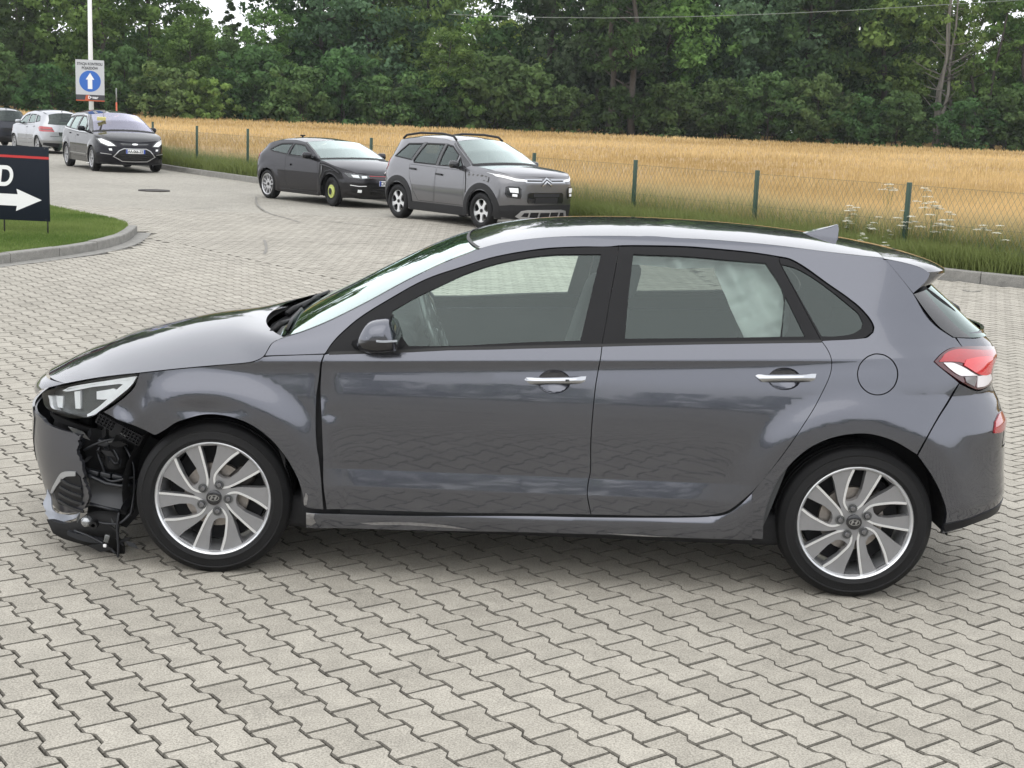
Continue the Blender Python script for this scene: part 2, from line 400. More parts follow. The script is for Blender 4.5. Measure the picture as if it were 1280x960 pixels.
def paver_mass(C, a, tones, name):
    n = len(C); rot = np.array([[a[0], -a[1]], [a[1], a[0]]])
    jit = rng.normal(0, R(.45), n); dz = rng.normal(0, .0006, n); tx = rng.normal(0, .0025, (n, 2)); dxy = rng.normal(0, .0007, (n, 2))
    P = PVV[None].repeat(n, 0)
    co, si = np.cos(jit)[:, None], np.sin(jit)[:, None]
    x = P[..., 0] * co - P[..., 1] * si; y = P[..., 0] * si + P[..., 1] * co
    z = P[..., 2] + dz[:, None] + x * tx[:, :1] + y * tx[:, 1:]
    X = x * rot[0, 0] + y * rot[0, 1] + C[:, :1] + dxy[:, :1]; Y = x * rot[1, 0] + y * rot[1, 1] + C[:, 1:] + dxy[:, 1:]
    V = np.stack([X, Y, z], -1).reshape(-1, 3); F = (PVF[None] + (np.arange(n) * len(PVV))[:, None, None]).reshape(-1, 4)
    o = mesh_np(name, V, [F], [M['paver'], M['paver_edge']], yard, smooth=False, attr=np.repeat(tones, len(PVV)))
    o.data.polygons.foreach_set('material_index', np.tile(PVMAT, n).astype(np.int32))
    o['kind'] = 'stuff'; return o
def tone(C):
    t = .5 + .16 * np_noise(C[:, 0], C[:, 1], 3, 3, .9) + rng.normal(0, .17, len(C)); return np.clip(t, 0, 1)
# local y of a paver runs opposite to Bv: the block is symmetric, so only the axis matters
near = np.hypot(C1[:, 0] * .9, C1[:, 1] - 1.0)
infr = (np.abs(C1[:, 0]) < .362 * C1[:, 1] + .05) & (C1[:, 1] > 3.75)
order = np.argsort(np.where(infr, C1[:, 1], 99)); pick = order[:300]; rest = np.ones(len(C1), bool); rest[pick] = False
paver_mass(C1[rest], Av, tone(C1[rest]), 'paver_course'); paver_mass(C2, A2, tone(C2), 'paver_course')
pme = []
for k in range(14):
    o = mesh_np('paver', PVV, [PVF], [M['paver'], M['paver_edge']], yard, smooth=False, attr=np.full(len(PVV), np.clip(rng.normal(.5, .2), 0, 1)))
    o.data.polygons.foreach_set('material_index', PVMAT.astype(np.int32)); pme.append(o.data)
    if k: bpy.data.objects.remove(o)
    else: p0 = o
for q, i in enumerate(pick):
    o = p0 if q == 0 else link_mesh('paver', pme[q % 14], yard)
    c = C1[i]; o.location = (c[0] + rng.normal(0, .0007), c[1] + rng.normal(0, .0007), rng.normal(0, .0006))
    o.rotation_euler = (rng.normal(0, .0025), rng.normal(0, .0025), R(36.687) + rng.normal(0, R(.45)) + (PI if rng.random() < .5 else 0))
# bed of sand in the joints, wherever the blocks are built
bed = poly_mesh('joint_sand', [(-4.6, .2), (4.6, .2), (10.0, 14.6), (11.3, 16.1), (10.5, 16.55), (8.3, 17.65), (6.7, 18.57), (5.8, 19.35), (4.6, 21.05), (.55, 27.1), (-12.9, 27.1), (-12.5, 24.5), (-11.2, 18)], -.0115, M['joint'], yard)

# kerbs
def kerb_run(L, parent, h=.12, w=.12, step=1.0, hidden=None, gap=.006):
    d = np.concatenate([[0], np.cumsum(np.linalg.norm(np.diff(L, axis=0), axis=1))]); tot = d[-1]; s = 0.; n = 0
    pt = lambda t: np.array([np.interp(t, d, L[:, 0]), np.interp(t, d, L[:, 1])])
    while s < tot - .2:
        e = min(s + step, tot); ks = np.linspace(s + gap, e - gap, 5 if step > .5 else 3); P = np.array([pt(t) for t in ks]); T = np.gradient(P, axis=0); T /= np.linalg.norm(T, axis=1, keepdims=True); Nn = np.stack([T[:, 1], -T[:, 0]], 1)
        dz = rng.normal(0, .003)
        prof = [(0, -.1), (0, h - .016), (.006, h - .005), (.018, h), (w, h), (w, -.1)]
        V = []; F = []
        for p, q in zip(P, Nn):
            for a, b in prof: V.append((p[0] + q[0] * a, p[1] + q[1] * a, b + dz))
        m = len(prof)
        for i in range(len(P) - 1):
            for k in range(m - 1): F.append((i * m + k, i * m + k + 1, (i + 1) * m + k + 1, (i + 1) * m + k))
        bm = bmesh.new(); vs = [bm.verts.new(v) for v in V]
        for f in F: bm.faces.new([vs[i] for i in f])
        bm.faces.new(vs[:m]); bm.faces.new(vs[-m:]); bmesh.ops.recalc_face_normals(bm, faces=bm.faces[:])
        o = from_bm('kerb_stone', bm, M['kerb'], parent, smooth=False); s = e; n += 1
    return n
kerb = tag(empty('kerb', (0, 0, 0)), kind='structure')
def soft(L, sub=6):
    L = np.asarray(L, float); out = []; n = len(L)
    for i in range(n - 1):
        p0, p1, p2, p3 = L[max(i - 1, 0)], L[i], L[i + 1], L[min(i + 2, n - 1)]
        for k in range(sub):
            t = k / sub; out.append(.5 * ((2 * p1) + (p2 - p0) * t + (2 * p0 - 5 * p1 + 4 * p2 - p3) * t * t + (-p0 + 3 * p1 - 3 * p2 + p3) * t**3))
    out.append(L[-1]); return np.array(out)
def even_line(L, step=.8, sm=2):
    d = np.concatenate([[0], np.cumsum(np.linalg.norm(np.diff(L, axis=0), axis=1))]); t = np.linspace(0, d[-1], int(d[-1] / step) + 1)
    P = np.stack([np.interp(t, d, L[:, k]) for k in (0, 1)], 1)
    for _ in range(sm): P[1:-1] = .25 * P[:-2] + .5 * P[1:-1] + .25 * P[2:]
    return P
KS = even_line(KERB[1:11])
kerb_run(KS, kerb, h=.14)
IK = even_line(ISL[0:8], .5, 2)
kerb2 = tag(empty('kerb', (0, 0, 0)), kind='structure')
ik_rev = IK[::-1]
kerb_run(ik_rev, kerb2, h=.12, w=.13, step=.98)
# flat gutter blocks in front of the island kerb
go = IK.copy(); T = np.gradient(go, axis=0); T /= np.linalg.norm(T, axis=1, keepdims=True); go = go + np.stack([T[:, 1], -T[:, 0]], 1) * .005
gl = go + np.stack([T[:, 1], -T[:, 0]], 1) * .20
V = np.concatenate([np.c_[go, np.full(len(go), .004)], np.c_[gl, np.full(len(gl), .002)], np.c_[gl, np.full(len(gl), -.05)]]); n_ = len(go); i = np.arange(n_ - 1)
mesh_np('gutter_strip', V, [np.concatenate([np.stack([i + k + n_, i + 1 + k + n_, i + 1 + k, i + k], 1) for k in (0, n_)])], M['kerb'], kerb2, smooth=False)

# manhole cover in the far yard
mh = lathe('manhole_cover', [(0, .006), (.27, .006), (.28, .009), (.285, .004), (.29, .004), (.30, .010), (.36, .010), (.365, -.02)], mat('cast_iron', (.045, .04, .036), .7, metal=.5, var=.4, scale=20), None, n=40, axis='z', loc=(-8.55, 33.05, 0))
tag(mh, 'round dark iron manhole cover set in the far paving', 'manhole cover')
# faint tyre and oil marks on the paving
M['mark'] = mat('tyre_mark_grime', (.20, .19, .17), .9, var=.35, scale=8)
def mark(pts, w):
    P = soft(np.array(pts), 8); T = np.gradient(P, axis=0); T /= np.linalg.norm(T, axis=1, keepdims=True); Nn = np.stack([-T[:, 1], T[:, 0]], 1)
    wv = w * (.4 + .6 * np.abs(np.sin(np.arange(len(P)) * .9)))[:, None] * .5
    V = np.concatenate([np.c_[P + Nn * wv, np.full(len(P), .006)], np.c_[P - Nn * wv, np.full(len(P), .006)]]); i = np.arange(len(P) - 1); n = len(P)
    mesh_np('tyre_mark', V, [np.stack([i, i + n, i + n + 1, i + 1], 1)[:, ::-1]], M['mark'], yard, smooth=False)
for mk in [[(-5.99, 32.12), (-5.44, 29.34), (-4.82, 27.10), (-4.33, 26.00), (-3.88, 24.99)], [(-3.83, 21.22), (-3.57, 19.96), (-3.43, 19.03)], [(-6.46, 27.55), (-6.04, 28.10)], [(-3.60, 25.56), (-2.96, 25.10), (-2.35, 24.66)], [(5.73, 17.97), (5.81, 17.82), (5.96, 17.96)]]: mark(mk, .05)

# ================================================================ grass, wheat, fence, trees
def leafmat(name, c1, c2, attr='tone', trans=.35, rough=.6):
    m, n, b = new_mat(name); n.nodes.remove(b); out = n.nodes['Material Output']
    at = N(n, 'ShaderNodeAttribute', attribute_name=attr); oi = N(n, 'ShaderNodeObjectInfo')
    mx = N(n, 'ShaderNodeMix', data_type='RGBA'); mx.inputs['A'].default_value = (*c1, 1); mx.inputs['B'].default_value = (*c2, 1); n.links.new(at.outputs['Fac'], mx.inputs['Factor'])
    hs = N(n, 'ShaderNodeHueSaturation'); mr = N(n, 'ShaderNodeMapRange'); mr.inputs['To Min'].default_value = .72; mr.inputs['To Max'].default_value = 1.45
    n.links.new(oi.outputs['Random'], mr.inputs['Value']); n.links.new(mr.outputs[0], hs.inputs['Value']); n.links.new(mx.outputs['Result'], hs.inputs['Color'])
    hr = N(n, 'ShaderNodeMapRange'); hr.inputs['To Min'].default_value = .485; hr.inputs['To Max'].default_value = .535
    rr = N(n, 'ShaderNodeMath', operation='FRACT'); r7 = N(n, 'ShaderNodeMath', operation='MULTIPLY'); r7.inputs[1].default_value = 7.31; n.links.new(oi.outputs['Random'], r7.inputs[0]); n.links.new(r7.outputs[0], rr.inputs[0])
    n.links.new(rr.outputs[0], hr.inputs['Value']); n.links.new(hr.outputs[0], hs.inputs['Hue'])
    d = N(n, 'ShaderNodeBsdfDiffuse'); t = N(n, 'ShaderNodeBsdfTranslucent'); n.links.new(hs.outputs[0], d.inputs[0]); n.links.new(hs.outputs[0], t.inputs[0])
    s = N(n, 'ShaderNodeMixShader'); s.inputs[0].default_value = trans; n.links.new(d.outputs[0], s.inputs[1]); n.links.new(t.outputs[0], s.inputs[2]); n.links.new(s.outputs[0], out.inputs[0])
    return m
M['grass'] = leafmat('grass_blades', (.105, .140, .036), (.225, .245, .082))
M['verge'] = leafmat('verge_grass', (.145, .165, .058), (.42, .32, .18))
M['wheat'] = leafmat('ripe_wheat', (.28, .182, .082), (.57, .40, .215), trans=.25)
M['lawn'] = mat('lawn_turf', (.14, .17, .05), .95, var=.3, scale=3)

def blades(name, P, h, w, m, tone, lean=.35, kind='stuff', bend=True, z0=0.):
    """thin tapering blades: three-point triangles, bent ones get a second joint"""
    n = len(P); a = rng.uniform(0, 2 * PI, n); l = rng.normal(0, lean, n) * h; la = rng.uniform(0, 2 * PI, n)
    dx, dy = np.cos(a) * w / 2, np.sin(a) * w / 2; lx, ly = np.cos(la) * l, np.sin(la) * l
    z0 = np.broadcast_to(z0, (n,))
    b0 = np.stack([P[:, 0] - dx, P[:, 1] - dy, z0], 1); b1 = np.stack([P[:, 0] + dx, P[:, 1] + dy, z0], 1)
    m0 = np.stack([P[:, 0] - dx * .8 + lx * .35, P[:, 1] - dy * .8 + ly * .35, z0 + h * .55], 1); m1_ = np.stack([P[:, 0] + dx * .8 + lx * .35, P[:, 1] + dy * .8 + ly * .35, z0 + h * .55], 1)
    t = np.stack([P[:, 0] + lx, P[:, 1] + ly, z0 + h], 1)
    V = np.stack([b0, b1, m1_, m0, t], 1).reshape(-1, 3); o = np.arange(n)[:, None] * 5
    Q = o + np.array([[0, 1, 2, 3]]); T = o + np.array([[3, 2, 4]])
    ob = mesh_np(name, V, [Q, T], m, None, smooth=False, attr=np.repeat(tone, 5)); ob['kind'] = kind; return ob

# grass island on the left
isl_in = even_line(ISL[0:8], .5, 2); T = np.gradient(isl_in, axis=0); T /= np.linalg.norm(T, axis=1, keepdims=True); isl_in = isl_in + np.stack([-T[:, 1], T[:, 0]], 1) * .13
lawn_pts = [tuple(p) for p in isl_in] + [tuple(p) for p in ISL[8:]]
lawn = poly_mesh('grass_island', lawn_pts, .095, M['lawn']); tag(lawn, kind='structure')
pp = np.stack([rng.uniform(-14.5, -5.5, 400000), rng.uniform(13.5, 29, 400000)], 1)
pp = pp[inside_np(pp, np.array(lawn_pts)) & (pp[:, 0] > -.37 * pp[:, 1] - 3.6)]
dry = np.clip(.45 + .55 * np_noise(pp[:, 0], pp[:, 1], 5, 4, 1.6) + rng.normal(0, .2, len(pp)), 0, 1)
blades('lawn_grass', pp, rng.uniform(.025, .06, len(pp)), .008, M['grass'], dry, .5, z0=.093)

# verge between kerb and fence
FA, FB = np.array([5.9, 20.8]), np.array([-10.2, 44.0])
fd = (FB - FA) / np.linalg.norm(FB - FA); fn = np.array([fd[1], -fd[0]])     # fn points into the field
KD = np.concatenate([[0], np.cumsum(np.linalg.norm(np.diff(KS, axis=0), axis=1))])
def off_kerb(n, lo, hi, smin, smax, pw=1.):
    s = smin + (smax - smin) * rng.random(n) ** pw; p = np.stack([np.interp(s, KD, KS[:, 0]), np.interp(s, KD, KS[:, 1])], 1)
    q = np.stack([np.interp(s + .3, KD, KS[:, 0]), np.interp(s + .3, KD, KS[:, 1])], 1) - p; q /= np.linalg.norm(q, axis=1, keepdims=True)
    d = rng.uniform(lo, hi, n); return p + np.stack([q[:, 1], -q[:, 0]], 1) * d[:, None], d
vp = [tuple(p) for p in KS]
qn = np.gradient(KS, axis=0); qn /= np.linalg.norm(qn, axis=1, keepdims=True); qn = np.stack([qn[:, 1], -qn[:, 0]], 1)
V_ = np.concatenate([np.c_[KS + qn * .11, np.full(len(KS), .09)], np.c_[KS + qn * 3.2, np.full(len(KS), .10)]]); i = np.arange(len(KS) - 1)
vg = mesh_np('verge', V_, [np.stack([i, i + 1, i + 1 + len(KS), i + len(KS)], 1)[:, ::-1]], M['soil'], smooth=False); tag(vg, kind='structure')
def verge_set(n, lo, hi, smin, smax, hmin, hmax, w):
    P, d = off_kerb(n, lo, hi, smin, smax); k = (np.abs(P[:, 0]) < .40 * P[:, 1] + 1.5)
    P, d = P[k], d[k]; nz = np_noise(P[:, 0], P[:, 1], 11, 3, 1.3)
    h = rng.uniform(hmin, hmax, len(P)) * (1 + .25 * nz); t = np.clip((d - .60) / 1.2 + .38 * nz + rng.normal(0, .22, len(P)), 0, 1)
    return P, h, t, w
A_ = [verge_set(46000, .14, .9, 4, 32, .24, .52, .014), verge_set(60000, .8, 2.9, 4, 34, .42, .78, .013), verge_set(30000, .14, 1.9, 32, 62, .28, .62, .026)]
blades('verge_grass', np.concatenate([a[0] for a in A_]), np.concatenate([a[1] for a in A_]), np.concatenate([np.full(len(a[0]), a[3]) for a in A_]), M['verge'], np.concatenate([a[2] for a in A_]), .42, z0=.08)

# wheat field: ragged canopy with ears standing out of it
M['canopy'] = mat('wheat_canopy', (.355, .24, .112), .95, var=.35, scale=1.2)
def rise(y): return np.clip(np.asarray(y) - 42, 0, 90) * .0086    # the field climbs gently towards the wood
ux = np.linspace(0, 1, 110); uy = np.linspace(0, 1, 160) ** 1.8
FAR = 150.
def field_edge(s): return np.array([np.interp(s, KD, KS[:, 0]), np.interp(s, KD, KS[:, 1])])
Lk = even_line(np.array([(30, 9.8), *[tuple(p) for p in (KS + qn * 2.3)[2:-2:3]], (-24, 70), (-36, 92), (-58, 150)]), .8, 3)
# rows from the fence line back to the trees; each row spans the view with a margin
def field_x(y):   # left limit of the field at distance y
    o = np.argsort(Lk[:, 1]); return np.interp(y, Lk[o, 1], Lk[o, 0])
ys = 10.5 + (FAR - 10.5) * uy
X = []; Y = []
for y in ys:
    xl = field_x(y) if y < 92 else -.46 * y - 4
    xr_ = .50 * y + 12
    X.append(xl + (xr_ - xl) * ux); Y.append(np.full(110, y))
X, Y = np.array(X), np.array(Y)
Zc = .56 + .05 * np_noise(X, Y, 21, 3, .35) + rng.normal(0, .018, X.shape); Zc[:, 0] = .05; Zc = Zc + rise(Y)
nu_, nv_ = 110, 160
I, J = np.meshgrid(np.arange(nv_ - 1), np.arange(nu_ - 1), indexing='ij'); a = (I * nu_ + J).ravel()
wc = mesh_np('wheat_field', np.stack([X, Y, Zc], -1).reshape(-1, 3), [np.stack([a, a + 1, a + nu_ + 1, a + nu_], 1)], M['canopy']); wc['kind'] = 'stuff'
def wheat_set(n, y0, y1, w, hlo, hhi, base):
    y = y0 + (y1 - y0) * rng.random(n); xl = np.where(y < 92, field_x(y), -.46 * y - 4); x = np.maximum(xl, -.42 * y - 1) + (.42 * y + 3 - np.maximum(xl, -.42 * y - 1)) * rng.random(n)
    P = np.stack([x, y], 1); kf = (y > 48) | ((P - FA) @ fn > rng.normal(.35, .3, n)); P, x, y = P[kf], x[kf], y[kf]; n = len(P); nz = np_noise(x, y * .6, 33, 4, .25) + .5 * np_noise(x * .3, y, 35, 2, 1.4)
    t = np.clip(.5 + .45 * nz + rng.normal(0, .2, n), 0, 1); h = rng.uniform(hlo, hhi, n) * (1 + .08 * nz)
    return P, h, np.full(n, w), t, base + rise(y)
S_ = [wheat_set(42000, 17, 34, .013, .62, .82, .05), wheat_set(42000, 28, 52, .020, .26, .40, .42), wheat_set(38000, 50, 90, .042, .24, .36, .44), wheat_set(36000, 88, 149, .09, .22, .36, .46)]
cat = lambda k: np.concatenate([s[k] for s in S_])
blades('wheat_ears', cat(0), cat(1), cat(2), M['wheat'], cat(3), .16, z0=cat(4))

# chain-link fence
M['post'] = mat('green_coated_steel', (.022, .055, .034), .45, var=.15)
M['wire'] = mat('galvanised_wire', (.10, .15, .12), .5, metal=.3)
fence = tag(empty('chain_link_fence', (FA[0], FA[1], .08)), 'green chain-link fence on slim square posts along the wheat field edge', 'fence')
POSTS = [(-12.13, 46.78, 1.45), (-9.97, 43.68, 1.41), (-7.80, 40.53, 1.42), (-3.65, 34.57, 1.39), (0.27, 28.92, 1.30), (2.12, 26.24, 1.30), (3.94, 23.62, 1.27), (5.76, 21.00, 1.25), (7.96, 17.83, 1.20), (-5.73, 37.55, 1.25)]
for x, y, h in POSTS:
    box('post', (x - FA[0], y - FA[1], h / 2 - .08), (.06, .06, h), M['post'], fence, rot=(0, 0, math.atan2(fd[1], fd[0])), bev=.006)
Lf = np.linalg.norm(FB - FA) + 16; st = -9.0; ht = 1.08; sp = .10
wires = []
def wire_quads(P0, P1, r):
    d = P1 - P0; d /= np.linalg.norm(d, axis=1, keepdims=True); u = np.cross(d, [fn[0], fn[1], 0]); u /= np.linalg.norm(u, axis=1, keepdims=True); v = np.cross(d, u)
    V = []
    for k in range(3):
        a_ = 2 * PI * k / 3; o = (u * math.cos(a_) + v * math.sin(a_)) * r; V += [P0 + o, P1 + o]
    V = np.stack(V, 1); n = len(P0); b = np.arange(n)[:, None] * 6
    return V.reshape(-1, 3), np.concatenate([b + np.array([[2 * k, 2 * ((k + 1) % 3), 2 * ((k + 1) % 3) + 1, 2 * k + 1]]) for k in range(3)])
s = np.arange(st - ht, Lf, sp); P3 = lambda s_, z: np.stack([fd[0] * s_, fd[1] * s_, np.full(len(s_), z) if np.isscalar(z) else z], 1)
a0, a1 = P3(s, 0.06), P3(s + ht * .62, ht + .06); b0, b1 = P3(s + ht * .62, 0.06), P3(s, ht + .06)
t0 = P3(np.array([st, st, st]), np.array([.08, .6, ht + .05])); t1 = P3(np.array([Lf, Lf, Lf]), np.array([.08, .6, ht + .05]))
Vw, Fw = wire_quads(np.concatenate([a0, b0, t0]), np.concatenate([a1, b1, t1]), .0022)
wm = mesh_np('wire_mesh', Vw, [Fw], M['wire'], fence, smooth=False); wm['kind'] = 'stuff'

# wild carrot in flower along the fence
M['umbel'] = mat('white_umbel', (.72, .72, .62), .8, var=.15)
M['stem'] = mat('green_stem', (.09, .14, .04), .7)
def umbel_plant(k):
    r = np.random.default_rng(50 + k); o = empty('wild_carrot', (0, 0, 0)); H_ = r.uniform(.75, 1.0)
    heads = [(0, 0, H_)] + [(r.uniform(-.16, .16), r.uniform(-.1, .1), H_ * r.uniform(.72, .97)) for _ in range(r.integers(2, 5))]
    parts = []
    for x, y, z in heads: parts.append(tube_geo([(0, 0, 0), (x * .3, y * .3, z * .5), (x, y, z)], [.005, .004, .0025], 5))
    V, F = join_geo(parts); mesh_np('stem', V, F, M['stem'], o)
    for x, y, z in heads:
        V = []; T = []
        rad = r.uniform(.06, .10)
        for q in range(36):
            rr = rad * math.sqrt((q + .5) / 36); a = q * 2.4; c = Vector((x + rr * math.cos(a), y + rr * math.sin(a), z + .012 * (1 - (rr / rad) ** 2) + r.normal(0, .004))); s_ = .019
            b = len(V)
            for w in range(5): V.append(tuple(c + Vector((s_ * math.cos(w * 1.257 + q), s_ * math.sin(w * 1.257 + q), r.normal(0, .002)))))
            T += [(b, b + 1, b + 2), (b, b + 2, b + 3), (b, b + 3, b + 4)]
        mesh_np('flower_head', V, [T], M['umbel'], o, smooth=False)
    return o
protos = [umbel_plant(k) for k in range(4)]
def copy_tree(o, parent=None):
    c = o.copy(); COL.objects.link(c); c.parent = parent
    for ch in o.children: copy_tree(ch, c)
    return c
FLAB = ['white wild carrot in the tall grass, first of those left of the last fence post', 'white wild carrot in the tall grass, second of those left of the last fence post', 'white wild carrot in the tall grass, third of those left of the last fence post', 'white wild carrot in the tall grass, fourth of those left of the last fence post', 'white wild carrot in the tall grass, fifth of those left of the last fence post', 'white wild carrot in the tall grass, sixth of those left of the last fence post', 'white wild carrot in the tall grass, seventh of those left of the last fence post', 'white wild carrot in the tall grass, eighth of those left of the last fence post', 'white wild carrot in the tall grass, ninth of those left of the last fence post', 'white wild carrot in the tall grass, tenth of those left of the last fence post', 'white wild carrot in the tall grass, eleventh of those left of the last fence post', 'white wild carrot in the tall grass, first to the right of the last fence post', 'white wild carrot in the tall grass, second to the right of the last fence post', 'white wild carrot in the tall grass, third to the right of the last fence post', 'white wild carrot in the tall grass, fourth to the right of the last fence post', 'white wild carrot in the tall grass, fifth to the right of the last fence post', 'white wild carrot in the tall grass, sixth to the right of the last fence post', 'white wild carrot in the tall grass, seventh to the right of the last fence post', 'white wild carrot in the tall grass, eighth to the right of the last fence post']
FLW = [(5.11, 21.93, 0.61), (5.12, 21.92, 0.77), (5.20, 21.80, 0.82), (5.17, 21.33, 0.47), (5.01, 20.50, 0.47), (5.37, 21.57, 0.51), (5.46, 21.44, 0.70), (5.25, 20.16, 0.47), (5.58, 21.27, 0.48), (6.40, 24.63, 1.03), (5.73, 21.05, 0.84), (5.81, 20.93, 0.91), (6.84, 24.01, 1.05), (6.02, 20.63, 0.93), (6.07, 20.55, 0.96), (6.14, 20.45, 0.90), (6.19, 20.38, 0.84), (6.54, 19.88, 0.67), (6.70, 19.65, 0.75)]
for k, (x, y, h) in enumerate(FLW):
    o = protos[k] if k < 4 else copy_tree(protos[k % 4])
    o.location = (x, y, .05); sc = h / .98; o.scale = (sc, sc, sc); o.rotation_euler = (0, 0, k * 1.7)
    tag(o, FLAB[k], 'wildflower', 'wild carrot along the fence')

# ---------------------------------------------------------------- trees
M['bark'] = mat('tree_bark', (.055, .047, .038), .95, var=.4, scale=6)
M['bark_pale'] = mat('pale_bark', (.16, .15, .13), .95, var=.4, scale=5)
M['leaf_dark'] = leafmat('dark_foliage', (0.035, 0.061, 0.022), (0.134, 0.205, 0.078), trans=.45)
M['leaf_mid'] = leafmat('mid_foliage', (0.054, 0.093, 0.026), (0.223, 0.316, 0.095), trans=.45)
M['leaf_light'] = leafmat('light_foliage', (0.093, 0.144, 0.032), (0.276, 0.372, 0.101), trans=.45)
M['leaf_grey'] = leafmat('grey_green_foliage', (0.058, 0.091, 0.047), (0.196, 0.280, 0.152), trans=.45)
def sstep_(a, b, x):
    t = np.clip((x - a) / (b - a), 0, 1); return t * t * (3 - 2 * t)
def tree_mesh(seed, H, Wd, base, clumps, per, leaf, shape='round', forks=1, gap=.0):
    """returns trunk geometry (stem and limbs) and leaf geometry with a light/dark tone per clump"""
    r = np.random.default_rng(seed); limbs = []; ends = []
    for f in range(forks):
        a = r.uniform(0, 6.28); ln = r.uniform(.02, .10) * H if forks > 1 else r.uniform(0, .03) * H
        top = Vector((math.cos(a) * ln, math.sin(a) * ln, H * r.uniform(.80, .95))); b0 = Vector((r.normal(0, .25) if forks > 1 else 0, r.normal(0, .25) if forks > 1 else 0, -.2))
        pts = [b0.lerp(top, t) + Vector((r.normal(0, .012 * H), r.normal(0, .012 * H), 0)) * (t > 0) for t in np.linspace(0, 1, 7)]
        r0 = .017 * H / math.sqrt(forks); limbs.append(tube_geo(pts, [r0 * (1 - .85 * t) for t in np.linspace(0, 1, 7)], 7))
        for _ in range(9):
            t = r.uniform(max(.16, base * .8), .92); p = b0.lerp(top, t); a2 = r.uniform(0, 6.28); L = Wd * .5 * r.uniform(.55, 1.0) * (1 - .55 * max(0, t - .4))
            q = p + Vector((math.cos(a2) * L, math.sin(a2) * L, L * r.uniform(.15, .8)))
            limbs.append(tube_geo([p, p.lerp(q, .5) + Vector((0, 0, -.05 * L)), q], [r0 * .42 * (1 - .7 * t), r0 * .25 * (1 - .6 * t), .02], 5)); ends.append(q)
    C = []
    while len(C) < clumps:
        u = r.random(); z = base + (1 - base) * u
        if shape == 'round': w = math.sin(PI * min(1, (.12 + .86 * u))) ** .55
        elif shape == 'column': w = (.55 + .45 * math.sin(PI * (.15 + .8 * u)))
        elif shape == 'cone': w = 1.05 * (1 - u) ** .8 + .04
        else: w = (1 - .75 * u ** 1.6)
        a = r.uniform(0, 6.28); rr = math.sqrt(r.uniform(.12, 1.0)) * Wd / 2 * w * (1 + .22 * math.sin(3 * a + seed) + .12 * math.sin(7 * a + 2 * seed + 5 * u))
        C.append((math.cos(a) * rr, math.sin(a) * rr, z * H, u))
    for q in ends[:len(C) // 3]: C.append((q.x, q.y, q.z, min(1, max(0, (q.z / H - base) / (1 - base)))))
    C = np.array(C); n = len(C)
    cr = r.uniform(.55, 1.15, n) * Wd * .095; ct = np.clip(r.normal(.30, .2, n) + .38 * C[:, 3], 0, 1)  # tone rises with height: light on the crown tops put into the colour
    D = r.normal(0, 1, (n, per, 3)); D /= np.linalg.norm(D, axis=2, keepdims=True)
    rad = r.random((n, per, 1)) ** .45; P = C[:, None, :3] + D * rad * cr[:, None, None] * np.array([1.15, 1.15, .75])
    nrm = D + r.normal(0, .55, D.shape) + np.array([0, 0, .35]); nrm /= np.linalg.norm(nrm, axis=2, keepdims=True)
    P = P.reshape(-1, 3); nrm = nrm.reshape(-1, 3); k = len(P)
    t1 = np.cross(nrm, r.normal(0, 1, (k, 3))); t1 /= np.linalg.norm(t1, axis=1, keepdims=True); t2 = np.cross(nrm, t1)
    s1 = leaf * r.uniform(.6, 1.3, (k, 1)); s2 = s1 * r.uniform(.4, .75, (k, 1))
    V = np.stack([P - t1 * s1, P - t2 * s2 + t1 * s1 * .1, P + t1 * s1, P + t2 * s2 + t1 * s1 * .1], 1).reshape(-1, 3)
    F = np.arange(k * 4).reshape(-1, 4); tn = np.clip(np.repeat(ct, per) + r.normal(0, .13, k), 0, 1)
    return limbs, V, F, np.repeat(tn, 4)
def make_tree(name, leafm, bark, *a, **kw):
    limbs, V, F, tn = tree_mesh(*a, **kw); root = empty(name)
    v, f = join_geo(limbs); mesh_np('trunk', v, f, M[bark], root)
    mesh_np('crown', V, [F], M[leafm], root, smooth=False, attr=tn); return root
KINDS_ = {
 'dark': [make_tree('broadleaf_tree', 'leaf_dark', 'bark', 1, 17, 11, .10, 150, 70, .24), make_tree('broadleaf_tree', 'leaf_dark', 'bark', 2, 18, 12, .14, 170, 70, .24)],
 'mid': [make_tree('broadleaf_tree', 'leaf_mid', 'bark', 3, 15, 11, .07, 150, 70, .22), make_tree('broadleaf_tree', 'leaf_mid', 'bark', 4, 16, 10, .12, 130, 75, .22)],
 'grey': [make_tree('willow_tree', 'leaf_grey', 'bark', 5, 16, 12, .10, 165, 70, .22), make_tree('willow_tree', 'leaf_grey', 'bark', 15, 17, 11, .16, 120, 60, .22, forks=2)],
 'light': [make_tree('broadleaf_tree', 'leaf_light', 'bark', 6, 14, 10, .10, 120, 70, .22)],
 'slim': [make_tree('poplar_tree', 'leaf_mid', 'bark', 7, 18, 6.5, .10, 85, 55, .20, 'column', 2)],
 'thin': [make_tree('birch_tree', 'leaf_mid', 'bark_pale', 8, 19, 6.5, .22, 62, 44, .17, 'column', 3)],
 'bare': [make_tree('ash_tree', 'leaf_dark', 'bark', 21, 20, 8, .30, 60, 50, .20, 'round', 1)],
 'cone': [make_tree('conifer_tree', 'leaf_dark', 'bark', 9, 16, 4.5, .05, 90, 60, .20, 'cone')],
 'bush': [make_tree('shrub', 'leaf_dark', 'bark', 10, 4.5, 6.5, .0, 60, 60, .18, 'low', 3), make_tree('shrub', 'leaf_dark', 'bark', 11, 5.5, 6, .0, 60, 60, .18, 'low', 3), make_tree('shrub', 'leaf_mid', 'bark', 12, 3.8, 5, .0, 45, 60, .17, 'low', 3)],
}
used = {}
